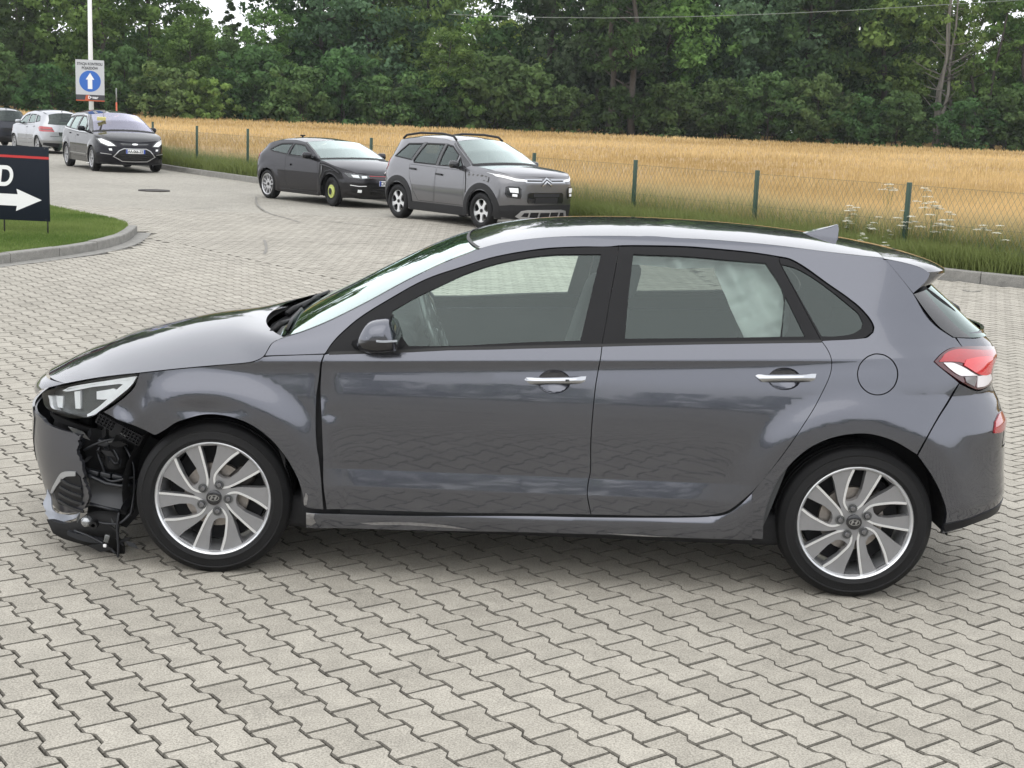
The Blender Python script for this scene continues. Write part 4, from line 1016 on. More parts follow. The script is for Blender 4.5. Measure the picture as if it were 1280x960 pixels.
# ================================================================ the damaged hatchback
HD = {
    'hood_edge': [(-1.972, -0.7286, 0.7543), (-1.842, -0.8018, 0.7932), (-1.728, -0.8411, 0.8193), (-1.631, -0.8614, 0.8364), (-1.479, -0.876, 0.8616), (-1.327, -0.8751, 0.8814), (-1.213, -0.874, 0.8953), (-1.168, -0.8733, 0.903), (-1.138, -0.8711, 0.9146), (-1.119, -0.8678, 0.9286), (-1.106, -0.858, 0.9545), (-1.09, -0.8433, 0.9798), (-1.047, -0.83, 1.001)],
    'nose_edge': [(-2.13, -0.5634, 0.6892), (-2.046, -0.6662, 0.726), (-1.972, -0.7286, 0.7543)],
    'ws_edge': [(-1.036, -0.8289, 1.003), (-0.9708, -0.8172, 1.024), (-0.8604, -0.7927, 1.072), (-0.7122, -0.7607, 1.151), (-0.563, -0.7317, 1.238), (-0.4131, -0.699, 1.315), (-0.308, -0.6756, 1.359), (-0.2694, -0.6635, 1.378)],
    'ditch': [(-0.2694, -0.6635, 1.378), (-0.1682, -0.6436, 1.405), (-0.013, -0.6206, 1.429), (0.1433, -0.607, 1.441), (0.3771, -0.5962, 1.449), (0.5973, -0.5978, 1.448), (0.7096, -0.5995, 1.447), (0.9431, -0.6098, 1.437), (1.191, -0.6221, 1.417), (1.411, -0.6185, 1.402)],
    'frame_front': [(-0.8717, -0.8629, 0.947), (-0.8514, -0.8489, 0.9804), (-0.8165, -0.8277, 1.021), (-0.7451, -0.7944, 1.085), (-0.6353, -0.7644, 1.158), (-0.486, -0.7324, 1.246), (-0.3352, -0.7076, 1.303), (-0.1985, -0.6828, 1.348), (-0.0116, -0.6596, 1.384), (0.1437, -0.6483, 1.399), (0.3061, -0.6408, 1.408), (0.2984, -0.6881, 1.338), (0.279, -0.747, 1.229), (0.2619, -0.7994, 1.12), (0.245, -0.842, 1.021), (-0.0733, -0.8484, 1.002), (-0.1823, -0.8512, 0.9945), (-0.3764, -0.8539, 0.9838), (-0.5605, -0.8584, 0.9673), (-0.8565, -0.8628, 0.9476)],
    'frame_rear': [(0.3061, -0.6408, 1.408), (0.3958, -0.6373, 1.412), (0.5904, -0.6345, 1.415), (0.7458, -0.64, 1.409), (0.8619, -0.6447, 1.403), (0.9703, -0.6521, 1.39), (0.977, -0.6698, 1.364), (1.053, -0.7425, 1.226), (1.139, -0.815, 1.07), (0.9332, -0.8248, 1.06), (0.6276, -0.8327, 1.044), (0.4005, -0.838, 1.031), (0.245, -0.842, 1.021), (0.2619, -0.7994, 1.12), (0.279, -0.747, 1.229), (0.2984, -0.6881, 1.338)],
    'frame_quarter': [(0.9703, -0.6521, 1.39), (1.017, -0.6571, 1.382), (1.077, -0.6742, 1.351), (1.168, -0.7038, 1.292), (1.269, -0.731, 1.227), (1.33, -0.7524, 1.173), (1.354, -0.7696, 1.134), (1.351, -0.7815, 1.112), (1.318, -0.797, 1.09), (1.264, -0.8055, 1.079), (1.162, -0.8132, 1.072), (1.139, -0.815, 1.07), (1.053, -0.7425, 1.226), (0.977, -0.6698, 1.364)],
    'glass_front': [(-0.6127, -0.7867, 1.119), (-0.5179, -0.7647, 1.176), (-0.3904, -0.7382, 1.242), (-0.3155, -0.7215, 1.278), (-0.2017, -0.6996, 1.319), (-0.0872, -0.6837, 1.346), (0.0288, -0.6726, 1.364), (0.131, -0.6694, 1.37), (0.2335, -0.6665, 1.374), (0.2091, -0.7245, 1.273), (0.1827, -0.7838, 1.154), (0.1574, -0.8353, 1.038), (-0.0741, -0.8412, 1.022), (-0.377, -0.8501, 0.9964), (-0.5357, -0.8506, 0.99), (-0.5849, -0.8238, 1.05), (-0.6141, -0.8004, 1.091)],
    'glass_rear': [(0.369, -0.6626, 1.38), (0.3955, -0.6626, 1.379), (0.5893, -0.6634, 1.379), (0.7823, -0.6686, 1.37), (0.9146, -0.6711, 1.365), (0.9854, -0.7352, 1.246), (0.9717, -0.8141, 1.083), (0.7043, -0.8223, 1.069), (0.3399, -0.8299, 1.052), (0.3513, -0.7537, 1.216)],
    'glass_fixed': [(0.9941, -0.7398, 1.236), (1.071, -0.8098, 1.087), (0.9789, -0.814, 1.083)],
    'glass_quarter': [(0.9809, -0.6707, 1.363), (1.046, -0.6779, 1.347), (1.13, -0.6998, 1.302), (1.229, -0.7307, 1.232), (1.291, -0.7504, 1.184), (1.312, -0.7665, 1.147), (1.305, -0.7784, 1.125), (1.264, -0.7932, 1.103), (1.194, -0.8024, 1.092), (1.141, -0.8056, 1.09), (1.073, -0.7521, 1.205)],
    'front_door': [(-0.8753, -0.8646, 0.9419), (-0.8852, -0.8711, 0.9071), (-0.8885, -0.8703, 0.8541), (-0.8897, -0.878, 0.7861), (-0.8825, -0.8849, 0.6916), (-0.8776, -0.8861, 0.6087), (-0.8724, -0.8903, 0.5177), (-0.8688, -0.8961, 0.4098), (-0.8542, -0.8902, 0.3001), (-0.5521, -0.8794, 0.301), (-0.2883, -0.8793, 0.305), (-0.0247, -0.8799, 0.3133), (0.2349, -0.8801, 0.3199), (0.2156, -0.8827, 0.4018), (0.2162, -0.8767, 0.4491), (0.2235, -0.8745, 0.503), (0.2186, -0.8806, 0.6229), (0.2206, -0.8808, 0.7401), (0.2268, -0.8701, 0.8549), (0.2365, -0.8603, 0.9307), (0.2431, -0.8554, 0.9795), (0.2469, -0.842, 1.021), (-0.0733, -0.8484, 1.002), (-0.1823, -0.8512, 0.9945), (-0.3764, -0.8539, 0.9838), (-0.5605, -0.8584, 0.9673), (-0.8565, -0.8628, 0.9476)],
    'rear_door': [(0.2469, -0.842, 1.021), (0.2431, -0.8554, 0.9795), (0.2365, -0.8603, 0.9307), (0.2268, -0.8701, 0.8549), (0.2206, -0.8808, 0.7401), (0.2186, -0.8806, 0.6229), (0.2235, -0.8745, 0.503), (0.2162, -0.8767, 0.4491), (0.2156, -0.8827, 0.4018), (0.2349, -0.8801, 0.3199), (0.4497, -0.8801, 0.3236), (0.6798, -0.8805, 0.3332), (0.7418, -0.8811, 0.3417), (0.7941, -0.8869, 0.3601), (0.844, -0.8959, 0.4034), (0.9104, -0.8995, 0.4758), (0.9922, -0.903, 0.5985), (1.075, -0.8959, 0.7356), (1.12, -0.8796, 0.8115), (1.155, -0.8657, 0.8863), (1.173, -0.8579, 0.9318), (1.181, -0.8493, 0.9701), (1.177, -0.8432, 1.007), (1.163, -0.8295, 1.039), (1.14, -0.815, 1.07), (0.9332, -0.8248, 1.06), (0.6276, -0.8327, 1.044), (0.4005, -0.838, 1.031)],
    'fender': [(-1.627, -0.8625, 0.8344), (-1.479, -0.8758, 0.8589), (-1.327, -0.8749, 0.8787), (-1.213, -0.8738, 0.8927), (-1.168, -0.873, 0.9003), (-1.138, -0.8716, 0.9121), (-1.119, -0.8694, 0.9237), (-1.022, -0.8669, 0.9331), (-0.8834, -0.8645, 0.9425), (-0.8769, -0.8646, 0.9418), (-0.8885, -0.8711, 0.9069), (-0.8949, -0.872, 0.841), (-0.902, -0.878, 0.7856), (-0.9037, -0.8812, 0.7497), (-0.9034, -0.8854, 0.6775), (-0.9014, -0.8893, 0.6184), (-0.8952, -0.8932, 0.5594), (-0.8873, -0.8938, 0.5179), (-0.8746, -0.8969, 0.4097), (-0.8655, -0.8917, 0.3001), (-0.9295, -0.8936, 0.3048), (-0.9491, -0.8954, 0.3181), (-0.9566, -0.8986, 0.3814), (-0.9839, -0.901, 0.4522), (-1.03, -0.9024, 0.5292), (-1.092, -0.9032, 0.5974), (-1.169, -0.9039, 0.6507), (-1.238, -0.9036, 0.6751), (-1.306, -0.9043, 0.6831), (-1.359, -0.9056, 0.6799), (-1.412, -0.9054, 0.6658), (-1.468, -0.9045, 0.6437), (-1.512, -0.9025, 0.6125), (-1.551, -0.8993, 0.5876), (-1.562, -0.8981, 0.5862), (-1.646, -0.8854, 0.6163), (-1.697, -0.8681, 0.6289), (-1.788, -0.829, 0.6589), (-1.736, -0.8453, 0.6941), (-1.68, -0.8586, 0.741), (-1.647, -0.8636, 0.7792)],
    'a_pillar': [(-1.115, -0.8678, 0.9285), (-1.103, -0.8581, 0.9536), (-1.087, -0.8441, 0.979), (-1.045, -0.831, 0.9997), (-0.9708, -0.8172, 1.024), (-0.8604, -0.7927, 1.072), (-0.7122, -0.7607, 1.151), (-0.563, -0.7317, 1.238), (-0.4131, -0.699, 1.315), (-0.308, -0.6756, 1.359), (-0.2694, -0.6635, 1.378), (-0.1682, -0.6436, 1.405), (-0.013, -0.6206, 1.429), (0.1433, -0.607, 1.441), (0.3771, -0.5962, 1.449), (0.3061, -0.6381, 1.411), (0.1437, -0.6464, 1.401), (-0.0117, -0.6577, 1.387), (-0.1986, -0.6809, 1.35), (-0.3354, -0.7064, 1.305), (-0.4862, -0.7312, 1.248), (-0.6355, -0.7633, 1.161), (-0.7453, -0.7933, 1.088), (-0.8167, -0.8265, 1.024), (-0.8516, -0.8477, 0.9828), (-0.8719, -0.8617, 0.9494), (-0.8772, -0.8632, 0.9455)],
    'pillar_roof_rear': [(0.3061, -0.6381, 1.411), (0.3771, -0.5962, 1.449), (0.5973, -0.5978, 1.448), (0.7096, -0.5995, 1.447), (0.9431, -0.6098, 1.437), (1.191, -0.6221, 1.417), (1.411, -0.6185, 1.402), (1.426, -0.6257, 1.39), (1.461, -0.6485, 1.344)],
    'quarter': [(0.3061, -0.6381, 1.411), (0.3771, -0.5962, 1.449), (0.5973, -0.5978, 1.448), (0.7096, -0.5995, 1.447), (0.9431, -0.6098, 1.437), (1.191, -0.6221, 1.417), (1.411, -0.6185, 1.402), (1.426, -0.6257, 1.39), (1.534, -0.6738, 1.262), (1.59, -0.69, 1.187), (1.649, -0.6948, 1.126), (1.703, -0.6785, 1.103), (1.716, -0.6768, 1.093), (1.752, -0.6868, 1.051), (1.686, -0.7338, 1.048), (1.636, -0.7766, 1.028), (1.605, -0.8027, 1.002), (1.651, -0.8008, 0.9667), (1.724, -0.7794, 0.9137), (1.693, -0.8013, 0.8725), (1.611, -0.8665, 0.7556), (1.544, -0.8966, 0.6329), (1.443, -0.9015, 0.6866), (1.35, -0.9007, 0.7099), (1.259, -0.9008, 0.7056), (1.17, -0.9021, 0.6793), (1.083, -0.9029, 0.6256), (0.998, -0.9022, 0.5225), (0.9598, -0.8997, 0.4248), (0.9437, -0.8966, 0.3384), (0.948, -0.8846, 0.2462), (0.9393, -0.884, 0.2457), (0.9026, -0.885, 0.2479), (0.8865, -0.8988, 0.4452), (0.9922, -0.903, 0.5985), (1.075, -0.8959, 0.7356), (1.12, -0.8796, 0.8115), (1.155, -0.8657, 0.8863), (1.173, -0.8579, 0.9318), (1.181, -0.8493, 0.9701), (1.177, -0.8432, 1.007), (1.163, -0.8295, 1.039), (1.14, -0.815, 1.07), (1.146, -0.8147, 1.072), (1.321, -0.7975, 1.088), (1.354, -0.7827, 1.11), (1.358, -0.7689, 1.134), (1.333, -0.7505, 1.175), (1.272, -0.7298, 1.229), (1.17, -0.7018, 1.295), (1.079, -0.6722, 1.355), (1.019, -0.6544, 1.385), (0.9711, -0.6501, 1.393), (0.8621, -0.6428, 1.405), (0.7459, -0.6381, 1.412), (0.5905, -0.6319, 1.418), (0.3958, -0.6354, 1.415)],
    'sill': [(-0.9269, -0.8923, 0.2892), (-0.75, -0.878, 0.2856), (-0.4859, -0.8786, 0.2898), (-0.0244, -0.8797, 0.3067), (0.2327, -0.8795, 0.3118), (0.6801, -0.8808, 0.3278), (0.7422, -0.8807, 0.3358), (0.7946, -0.8867, 0.3533), (0.8445, -0.896, 0.3953), (0.885, -0.8984, 0.4434), (0.9009, -0.8849, 0.2485), (0.6864, -0.8739, 0.2425), (0.4084, -0.8737, 0.2434), (-0.0216, -0.8738, 0.2394), (-0.5179, -0.8722, 0.2287), (-0.9359, -0.8794, 0.2243)],
    'tailgate': [(1.72, -0.674, 1.093), (1.92, -0.4448, 1.069)],
    'rear_bumper': [(1.726, -0.7784, 0.9113), (1.614, -0.8661, 0.754), (1.548, -0.8967, 0.6281), (1.616, -0.8868, 0.5438), (1.668, -0.8758, 0.4576), (1.698, -0.8668, 0.3797), (1.69, -0.8564, 0.2903), (1.778, -0.8234, 0.3069), (1.9, -0.729, 0.3244), (2.009, -0.5761, 0.3153)],
    'taillight': [(1.607, -0.802, 1.002), (1.636, -0.7784, 1.026), (1.685, -0.7363, 1.046), (1.754, -0.6871, 1.05), (1.846, -0.6085, 1.043), (1.964, -0.4497, 1.02), (1.991, -0.4105, 0.9937), (1.937, -0.5495, 0.9623), (1.932, -0.5583, 0.8884), (1.88, -0.6458, 0.8774), (1.819, -0.714, 0.8786), (1.742, -0.7686, 0.9141), (1.651, -0.8004, 0.969)],
    'tl_white': [(1.645, -0.7919, 0.9955), (1.693, -0.7733, 0.9923), (1.74, -0.7562, 0.9731), (1.782, -0.7354, 0.951), (1.814, -0.7116, 0.9373), (1.748, -0.76, 0.9413), (1.72, -0.7757, 0.9447), (1.681, -0.7888, 0.9665)],
    'tl_clear': [(1.742, -0.7638, 0.9401), (1.814, -0.7113, 0.9352), (1.92, -0.5792, 0.9253), (1.918, -0.5862, 0.8919), (1.875, -0.6519, 0.8869), (1.815, -0.7158, 0.8954), (1.745, -0.7636, 0.9294)],
    'tl_bright': [(1.74, -0.753, 0.9826), (1.754, -0.7328, 1.003), (1.825, -0.6759, 1.007), (1.908, -0.5869, 0.9985), (1.908, -0.5999, 0.9595), (1.9, -0.6111, 0.9302), (1.864, -0.6601, 0.9307), (1.818, -0.7071, 0.9424)],
    'reflector': [(1.91, -0.7119, 0.6949), (1.921, -0.6824, 0.7387), (1.958, -0.6129, 0.7601), (1.987, -0.5566, 0.7601), (2.019, -0.5243, 0.723), (2.003, -0.5739, 0.6978), (1.965, -0.6442, 0.6873)],
    'headlight': [(-2.128, -0.5674, 0.6565), (-2.097, -0.6186, 0.6299), (-2.038, -0.6855, 0.6189), (-1.954, -0.7518, 0.6146), (-1.891, -0.7885, 0.6202), (-1.842, -0.809, 0.6366), (-1.79, -0.8277, 0.6696), (-1.728, -0.8471, 0.7146), (-1.678, -0.8583, 0.7577), (-1.646, -0.8625, 0.7963), (-1.633, -0.8623, 0.8279), (-1.728, -0.8417, 0.8124), (-1.842, -0.8025, 0.786), (-1.968, -0.7315, 0.7465), (-2.083, -0.6263, 0.6996), (-2.127, -0.5683, 0.6745)],
    'bumper': [(-2.114, -0.6065, 0.5726), (-2.087, -0.6391, 0.5583), (-2.017, -0.7075, 0.5545), (-1.937, -0.7649, 0.552), (-1.885, -0.7932, 0.5495), (-1.905, -0.7828, 0.517), (-1.918, -0.776, 0.4772), (-1.906, -0.7821, 0.46), (-1.889, -0.789, 0.4191), (-1.885, -0.7866, 0.3706), (-1.875, -0.7872, 0.3332), (-1.87, -0.7811, 0.2781), (-1.887, -0.7608, 0.2339), (-1.929, -0.7244, 0.1999), (-2.004, -0.6541, 0.1723), (-2.056, -0.5971, 0.1649), (-2.1, -0.5429, 0.1768)],
    'fuel': [(1.452, -0.8479, 0.9512), (1.451, -0.8517, 0.9384), (1.448, -0.8548, 0.9257), (1.444, -0.8577, 0.9136), (1.438, -0.8598, 0.9023), (1.429, -0.8618, 0.8921), (1.42, -0.8641, 0.8834), (1.409, -0.8661, 0.8763), (1.397, -0.8678, 0.871), (1.384, -0.8692, 0.8675), (1.371, -0.8702, 0.8662), (1.358, -0.8707, 0.8668), (1.345, -0.8703, 0.8693), (1.333, -0.8694, 0.8738), (1.322, -0.8676, 0.8801), (1.312, -0.8661, 0.8881), (1.303, -0.8643, 0.8977), (1.296, -0.8623, 0.9085), (1.29, -0.8601, 0.9203), (1.287, -0.8577, 0.9328), (1.285, -0.8546, 0.9456), (1.286, -0.8508, 0.9584), (1.289, -0.8477, 0.9711), (1.293, -0.8448, 0.9831), (1.3, -0.8433, 0.9946), (1.308, -0.8414, 1.005), (1.318, -0.8377, 1.013), (1.329, -0.8343, 1.02), (1.341, -0.8312, 1.025), (1.354, -0.8285, 1.029), (1.367, -0.8275, 1.03), (1.381, -0.8269, 1.029), (1.393, -0.8274, 1.027), (1.405, -0.8289, 1.022), (1.416, -0.8315, 1.016), (1.426, -0.8344, 1.008), (1.435, -0.8355, 0.9987), (1.442, -0.8375, 0.9879), (1.448, -0.8404, 0.9762), (1.451, -0.8441, 0.9639)],
    'handle_f': [(-0.0622, -0.8683, 0.8723), (-0.0545, -0.8666, 0.8812), (0.0816, -0.866, 0.8882), (0.1877, -0.8647, 0.8956), (0.1827, -0.8677, 0.8754), (0.1604, -0.8688, 0.8655), (0.0504, -0.8696, 0.8579), (-0.034, -0.87, 0.8556)],
    'handle_r': [(0.8705, -0.8594, 0.9238), (0.8816, -0.8584, 0.9294), (1.005, -0.8573, 0.9348), (1.119, -0.8561, 0.9415), (1.113, -0.8604, 0.9183), (1.087, -0.8622, 0.9087), (0.9737, -0.8637, 0.9007), (0.899, -0.8637, 0.9007)],
    'cup_f': [(0.1235, -0.8684, 0.8715), (0.1223, -0.8696, 0.8612), (0.1179, -0.8708, 0.8513), (0.1106, -0.8718, 0.8422), (0.1006, -0.8725, 0.8344), (0.0886, -0.8729, 0.8284), (0.075, -0.8736, 0.8245), (0.0606, -0.874, 0.8228), (0.0461, -0.8739, 0.8234), (0.0323, -0.8733, 0.8262), (0.0198, -0.8731, 0.8313), (0.0092, -0.8718, 0.8381), (0.0011, -0.871, 0.8466), (-0.0041, -0.8699, 0.8561), (-0.0061, -0.8687, 0.8663), (-0.0049, -0.8675, 0.8767), (-0.0005, -0.8656, 0.8865), (0.0068, -0.8647, 0.8956), (0.0168, -0.8632, 0.9032), (0.0288, -0.8628, 0.9092), (0.0424, -0.8621, 0.9131), (0.0568, -0.8618, 0.9148), (0.0712, -0.8619, 0.9142), (0.0851, -0.8624, 0.9114), (0.0976, -0.8627, 0.9063), (0.1082, -0.8639, 0.8995), (0.1162, -0.8655, 0.8912), (0.1214, -0.8666, 0.8816)],
    'cup_r': [(1.056, -0.8603, 0.9192), (1.054, -0.862, 0.9096), (1.05, -0.8638, 0.9003), (1.043, -0.8654, 0.8919), (1.033, -0.866, 0.8845), (1.021, -0.8671, 0.8789), (1.007, -0.8677, 0.8752), (0.9927, -0.8681, 0.8736), (0.9783, -0.868, 0.8741), (0.9644, -0.8675, 0.8767), (0.9519, -0.8666, 0.8814), (0.9413, -0.8661, 0.8879), (0.9332, -0.8646, 0.8958), (0.9281, -0.863, 0.9047), (0.9261, -0.8612, 0.9142), (0.9273, -0.8594, 0.9238), (0.9317, -0.8577, 0.9331), (0.9391, -0.8561, 0.9415), (0.9491, -0.8547, 0.9488), (0.9612, -0.8537, 0.9544), (0.9747, -0.853, 0.9581), (0.9891, -0.8527, 0.9597), (1.004, -0.8528, 0.9592), (1.017, -0.8533, 0.9566), (1.03, -0.8535, 0.9518), (1.04, -0.8554, 0.9455), (1.048, -0.8568, 0.9377), (1.054, -0.8585, 0.9288)],
    'fog_inset': [(-2.006, -0.7062, 0.359), (-1.922, -0.7679, 0.3832), (-1.901, -0.7779, 0.3677), (-1.893, -0.7741, 0.3117), (-1.903, -0.7563, 0.2509), (-1.925, -0.7358, 0.2268), (-1.971, -0.6968, 0.2105), (-2.046, -0.6231, 0.2047), (-2.062, -0.6252, 0.2546)],
    'fog_chrome': [(-2.085, -0.5931, 0.2433), (-2.038, -0.6678, 0.3128), (-1.998, -0.7137, 0.3647), (-1.969, -0.7374, 0.3788), (-1.92, -0.7699, 0.388), (-1.921, -0.7663, 0.369), (-1.971, -0.7326, 0.355), (-2, -0.7057, 0.3311), (-2.069, -0.6144, 0.2478)],
    'fog_slat': [(-2.025, -0.6727, 0.2828), (-1.9, -0.7668, 0.2938), (-1.901, -0.7653, 0.2864), (-2.027, -0.6692, 0.2748)],
    'nameplate_spoiler': [(1.427, -0.623, 1.393), (1.637, -0.5828, 1.372), (1.627, -0.6005, 1.346), (1.596, -0.6295, 1.313), (1.534, -0.6726, 1.264)],
}
HP = {
    'liner': (-0.7, [(-2.084, 0.597), (-1.913, 0.5384), (-1.654, 0.511), (-1.603, 0.4853), (-1.669, 0.3432), (-1.684, 0.2021), (-1.76, 0.0998), (-1.93, 0.1566), (-1.913, 0.3332), (-1.938, 0.4612), (-1.92, 0.5209), (-2.058, 0.5602)]),
    'duct': (-0.74, [(-1.878, 0.3658), (-1.854, 0.3564), (-1.805, 0.3348), (-1.746, 0.3261), (-1.702, 0.3313), (-1.726, 0.2746), (-1.748, 0.2177), (-1.815, 0.229), (-1.872, 0.2441)]),
    'flap': (-0.6, [(-2.098, 0.2606), (-2.119, 0.2204), (-2.13, 0.1914), (-2.117, 0.156), (-2.128, 0.1375), (-2.099, 0.1172), (-2.059, 0.1152), (-2.017, 0.1241), (-1.951, 0.1628), (-1.936, 0.1849), (-1.968, 0.1729), (-2.024, 0.1562), (-2.058, 0.1692), (-2.082, 0.2005)]),
    'tray': (-0.66, [(-2.087, 0.1421), (-2.058, 0.0827), (-2.013, 0.063), (-1.962, 0.0508), (-1.903, 0.0353), (-1.845, 0.0126), (-1.752, -0.0087), (-1.762, 0.0304), (-1.775, 0.0585), (-1.771, 0.1516), (-1.784, 0.1866), (-1.846, 0.1912), (-1.901, 0.1818), (-1.943, 0.1516), (-2.012, 0.131)]),
    'tray2': (-0.74, [(-1.973, 0.1171), (-1.919, 0.1052), (-1.824, 0.088), (-1.814, 0.0742), (-1.851, 0.0692), (-1.919, 0.0787), (-1.973, 0.0995)]),
    'bracket': (-0.8, [(-1.801, 0.6516), (-1.758, 0.6348), (-1.709, 0.6029), (-1.627, 0.5554), (-1.637, 0.5243), (-1.677, 0.5363), (-1.733, 0.5681), (-1.782, 0.5966), (-1.825, 0.6152)]),
    'sliver': (-0.55, [(-2.159, 0.6152), (-2.152, 0.6155), (-2.155, 0.566), (-2.164, 0.5656)]),
    'mirror': (-0.98, [(-0.7318, 1.006), (-0.723, 1.041), (-0.7017, 1.082), (-0.6799, 1.101), (-0.6507, 1.11), (-0.6063, 1.115), (-0.5915, 1.101), (-0.5794, 1.072), (-0.5709, 1.035), (-0.5736, 0.9897), (-0.6552, 0.98), (-0.7125, 0.989)]),
    'mirror_sig': (-1.06, [(-0.686, 1.05), (-0.6328, 1.043), (-0.5657, 1.047), (-0.5646, 1.039), (-0.6326, 1.034), (-0.6858, 1.042)]),
    'fin': (0, [(1.192, 1.454), (1.252, 1.473), (1.324, 1.493), (1.364, 1.505), (1.355, 1.477), (1.355, 1.433)]),
    'fog': (-0.74, [(-1.884, 0.1679), (-1.85, 0.1609), (-1.853, 0.1713)]),
    'clips': (-0.75, [(-1.795, 0.1098), (-1.805, 0.0678), (-1.825, 0.512), (-1.681, 0.4283), (-1.758, 0.2131), (-1.75, 0.0375)]),
    'roofc': (0.15, [(-0.3354, 1.377), (-0.2685, 1.4), (-0.1791, 1.424), (-0.0038, 1.458), (0.172, 1.471), (0.4344, 1.479), (0.72, 1.474), (0.9858, 1.464), (1.225, 1.445), (1.4, 1.421), (1.61, 1.388)]),
    'spoilc': (0.05, [(1.584, 1.394), (1.731, 1.369), (1.803, 1.341), (1.825, 1.316)]),
    'wsc': (0.12, [(-1.079, 1.01), (-1, 1.057), (-0.8772, 1.122), (-0.7203, 1.207), (-0.5458, 1.298), (-0.4161, 1.356), (-0.3344, 1.379)]),
    'hoodc': (0.35, [(-2.329, 0.6134), (-2.267, 0.6664), (-2.192, 0.7159), (-2.105, 0.7609), (-2.008, 0.8006), (-1.916, 0.8444), (-1.777, 0.8825), (-1.593, 0.9322), (-1.411, 0.9632), (-1.272, 0.9861)]),
    'rgl': (0, [(1.792, 1.256), (1.883, 1.176), (1.976, 1.092), (2.068, 1.015), (2.122, 0.957)]),
    'rgl2': (-0.45, [(1.66, 1.3), (1.744, 1.226), (1.831, 1.148), (1.916, 1.076), (1.966, 1.022), (1.785, 1.198), (1.853, 1.166)]),
    'wheel': (-0.873, [(-1.325, 0.3204), (1.325, 0.3282)]),
    'far_f': (0.72, [(-0.5531, 0.9746), (-0.2159, 1.116), (0.1709, 1.198), (0.1379, 1.023), (-0.4586, 0.9867)]),
    'far_r': (0.72, [(0.6142, 1.125), (0.934, 1.137), (0.9178, 1.071), (0.6182, 1.055)]),
    'steer': (-0.38, [(-0.5477, 1.085), (-0.4921, 1.101), (-0.4457, 1.068), (-0.4835, 0.9177), (-0.5393, 0.9012), (-0.4547, 1.015)]),
    'bag': (-0.62, [(0.6921, 1.331), (0.7518, 1.336), (0.8359, 1.326), (0.9208, 1.306), (0.9936, 1.225), (0.999, 1.107), (0.9217, 1.06), (0.8249, 1.049), (0.7621, 1.182)]),
}
HXC, HYC = 0.1118, 6.4650
HZ,HY=integ([(.0,-35),(.15,-24),(.22,-9),(.30,-3),(.45,-1.5),(.62,0),(.75,2.5),(.84,6),(.90,9),(.95,13),(.98,17),(1.03,21),(1.08,24),(1.25,27),(1.36,31),(1.41,40),(1.46,58)],.95,.864)

WX = 1.325
def hw_core(x,z):
    y=np.interp(z,HZ,HY)
    zc=.949+.043*x
    w1=sstep(-1.5,-1.05,x)*(1-sstep(1.75,2.0,x))
    t1=np.clip((zc-z)/.05,0,1)
    y=y-.0095*w1*t1*(2-t1)*(1-.6*sstep(.85,.65,z))
    w2=sstep(-.98,-.72,x)*(1-sstep(.62,1.02,x))
    t2=np.clip((.80-z)/.322,0,1); t2=np.where(t2<.2,t2*t2*2.5,t2-.1)/.9
    y=y-.013*w2*(t2-np.clip((.476-z)/.078,0,1))
    # arches
    for wx,r0 in ((-WX,.43),(WX,.45)):
        r=np.sqrt((x-wx)**2+(z-.318)**2)
        y=y+.016*(1-sstep(r0,r0+.13,r))*sstep(.1,.35,z)
    # greenhouse plan taper
    g=sstep(.92,1.18,z)
    y=y*(1-g*(.15*np.clip((-.25-x)/1.0,0,2)**2))*(1-g*.085*np.clip((x-.75)/1.0,0,2)**2)
    return y

HS = Surf(hw_core, np.array([0.088, 0.199, 0.277, 0.345, 0.391, 0.446, 0.573, 0.620, 0.649]), np.array([-2.215, -2.231, -2.251, -2.266, -2.273, -2.278, -2.275, -2.272, -2.261]), .92, 2.5, np.array([0.295, 0.396, 0.496, 0.588, 0.677, 0.719, 0.770, 0.804, 0.857, 0.932, 0.991, 1.018, 1.064]), np.array([2.098, 2.122, 2.108, 2.101, 2.097, 2.091, 2.066, 2.052, 2.020, 2.022, 2.034, 2.025, 1.987]), .72, 2.7)
_ph = rng.uniform(0, 6, (6, 3))
def _dents(x, z):
    x = np.asarray(x, float); z = np.asarray(z, float)
    g = lambda cx, cz, sx, sz: np.exp(-((x - cx) / sx)**2 - ((z - cz) / sz)**2)
    d = .010 * g(-.872, .775, .030, .07) + .006 * g(-.84, .70, .03, .03)
    w = g(-1.68, .63, .15, .10); q = 0
    for i in range(6): q = q + np.sin(x * (22 + 9 * i) * math.cos(_ph[i, 0]) + z * (26 + 8 * i) * math.sin(_ph[i, 0]) + _ph[i, 1]) / (i + 2)
    d = d + w * (.012 + .013 * q)
    d = d + .010 * g(-1.36, .70, .10, .035) - .004 * g(-1.22, .66, .07, .04)
    return d
HS.dent = _dents
hmap = HS.map
_cx = np.arange(-1.5, 1.95, .02)
CREASE = np.concatenate([np.stack([_cx, .949 + .043 * _cx + d], 1) for d in (.007, 0., -.007, -.016, -.028, -.045)] + [np.stack([_cx, 0 * _cx + zz], 1) for zz in (.486, .480, .476, .470, .434, .405, .398, .390)])
def S2(name, ext=()): # near-side outline in skin coordinates
    P = np.array(HD[name]); return np.stack([HS.sx_of(P[:, 0], P[:, 2]), P[:, 2]], 1)
def S2l(pts):
    P = np.array([(p[0], p[-1]) for p in pts]); return np.stack([HS.sx_of(P[:, 0], P[:, 1]), P[:, 1]], 1)

hatch = tag(empty('damaged_hatchback', (HXC, HYC, 0)), 'slate grey five-door hatchback parked side-on in front, its front bumper corner torn off', 'car')
PT = M['hatch_paint']
SXF = lambda z: float(HS.xf(z) + HS.LF - .75 * PI / 2)
SXR = lambda z: float(HS.xr(z) - HS.LR + .6 * PI / 2)

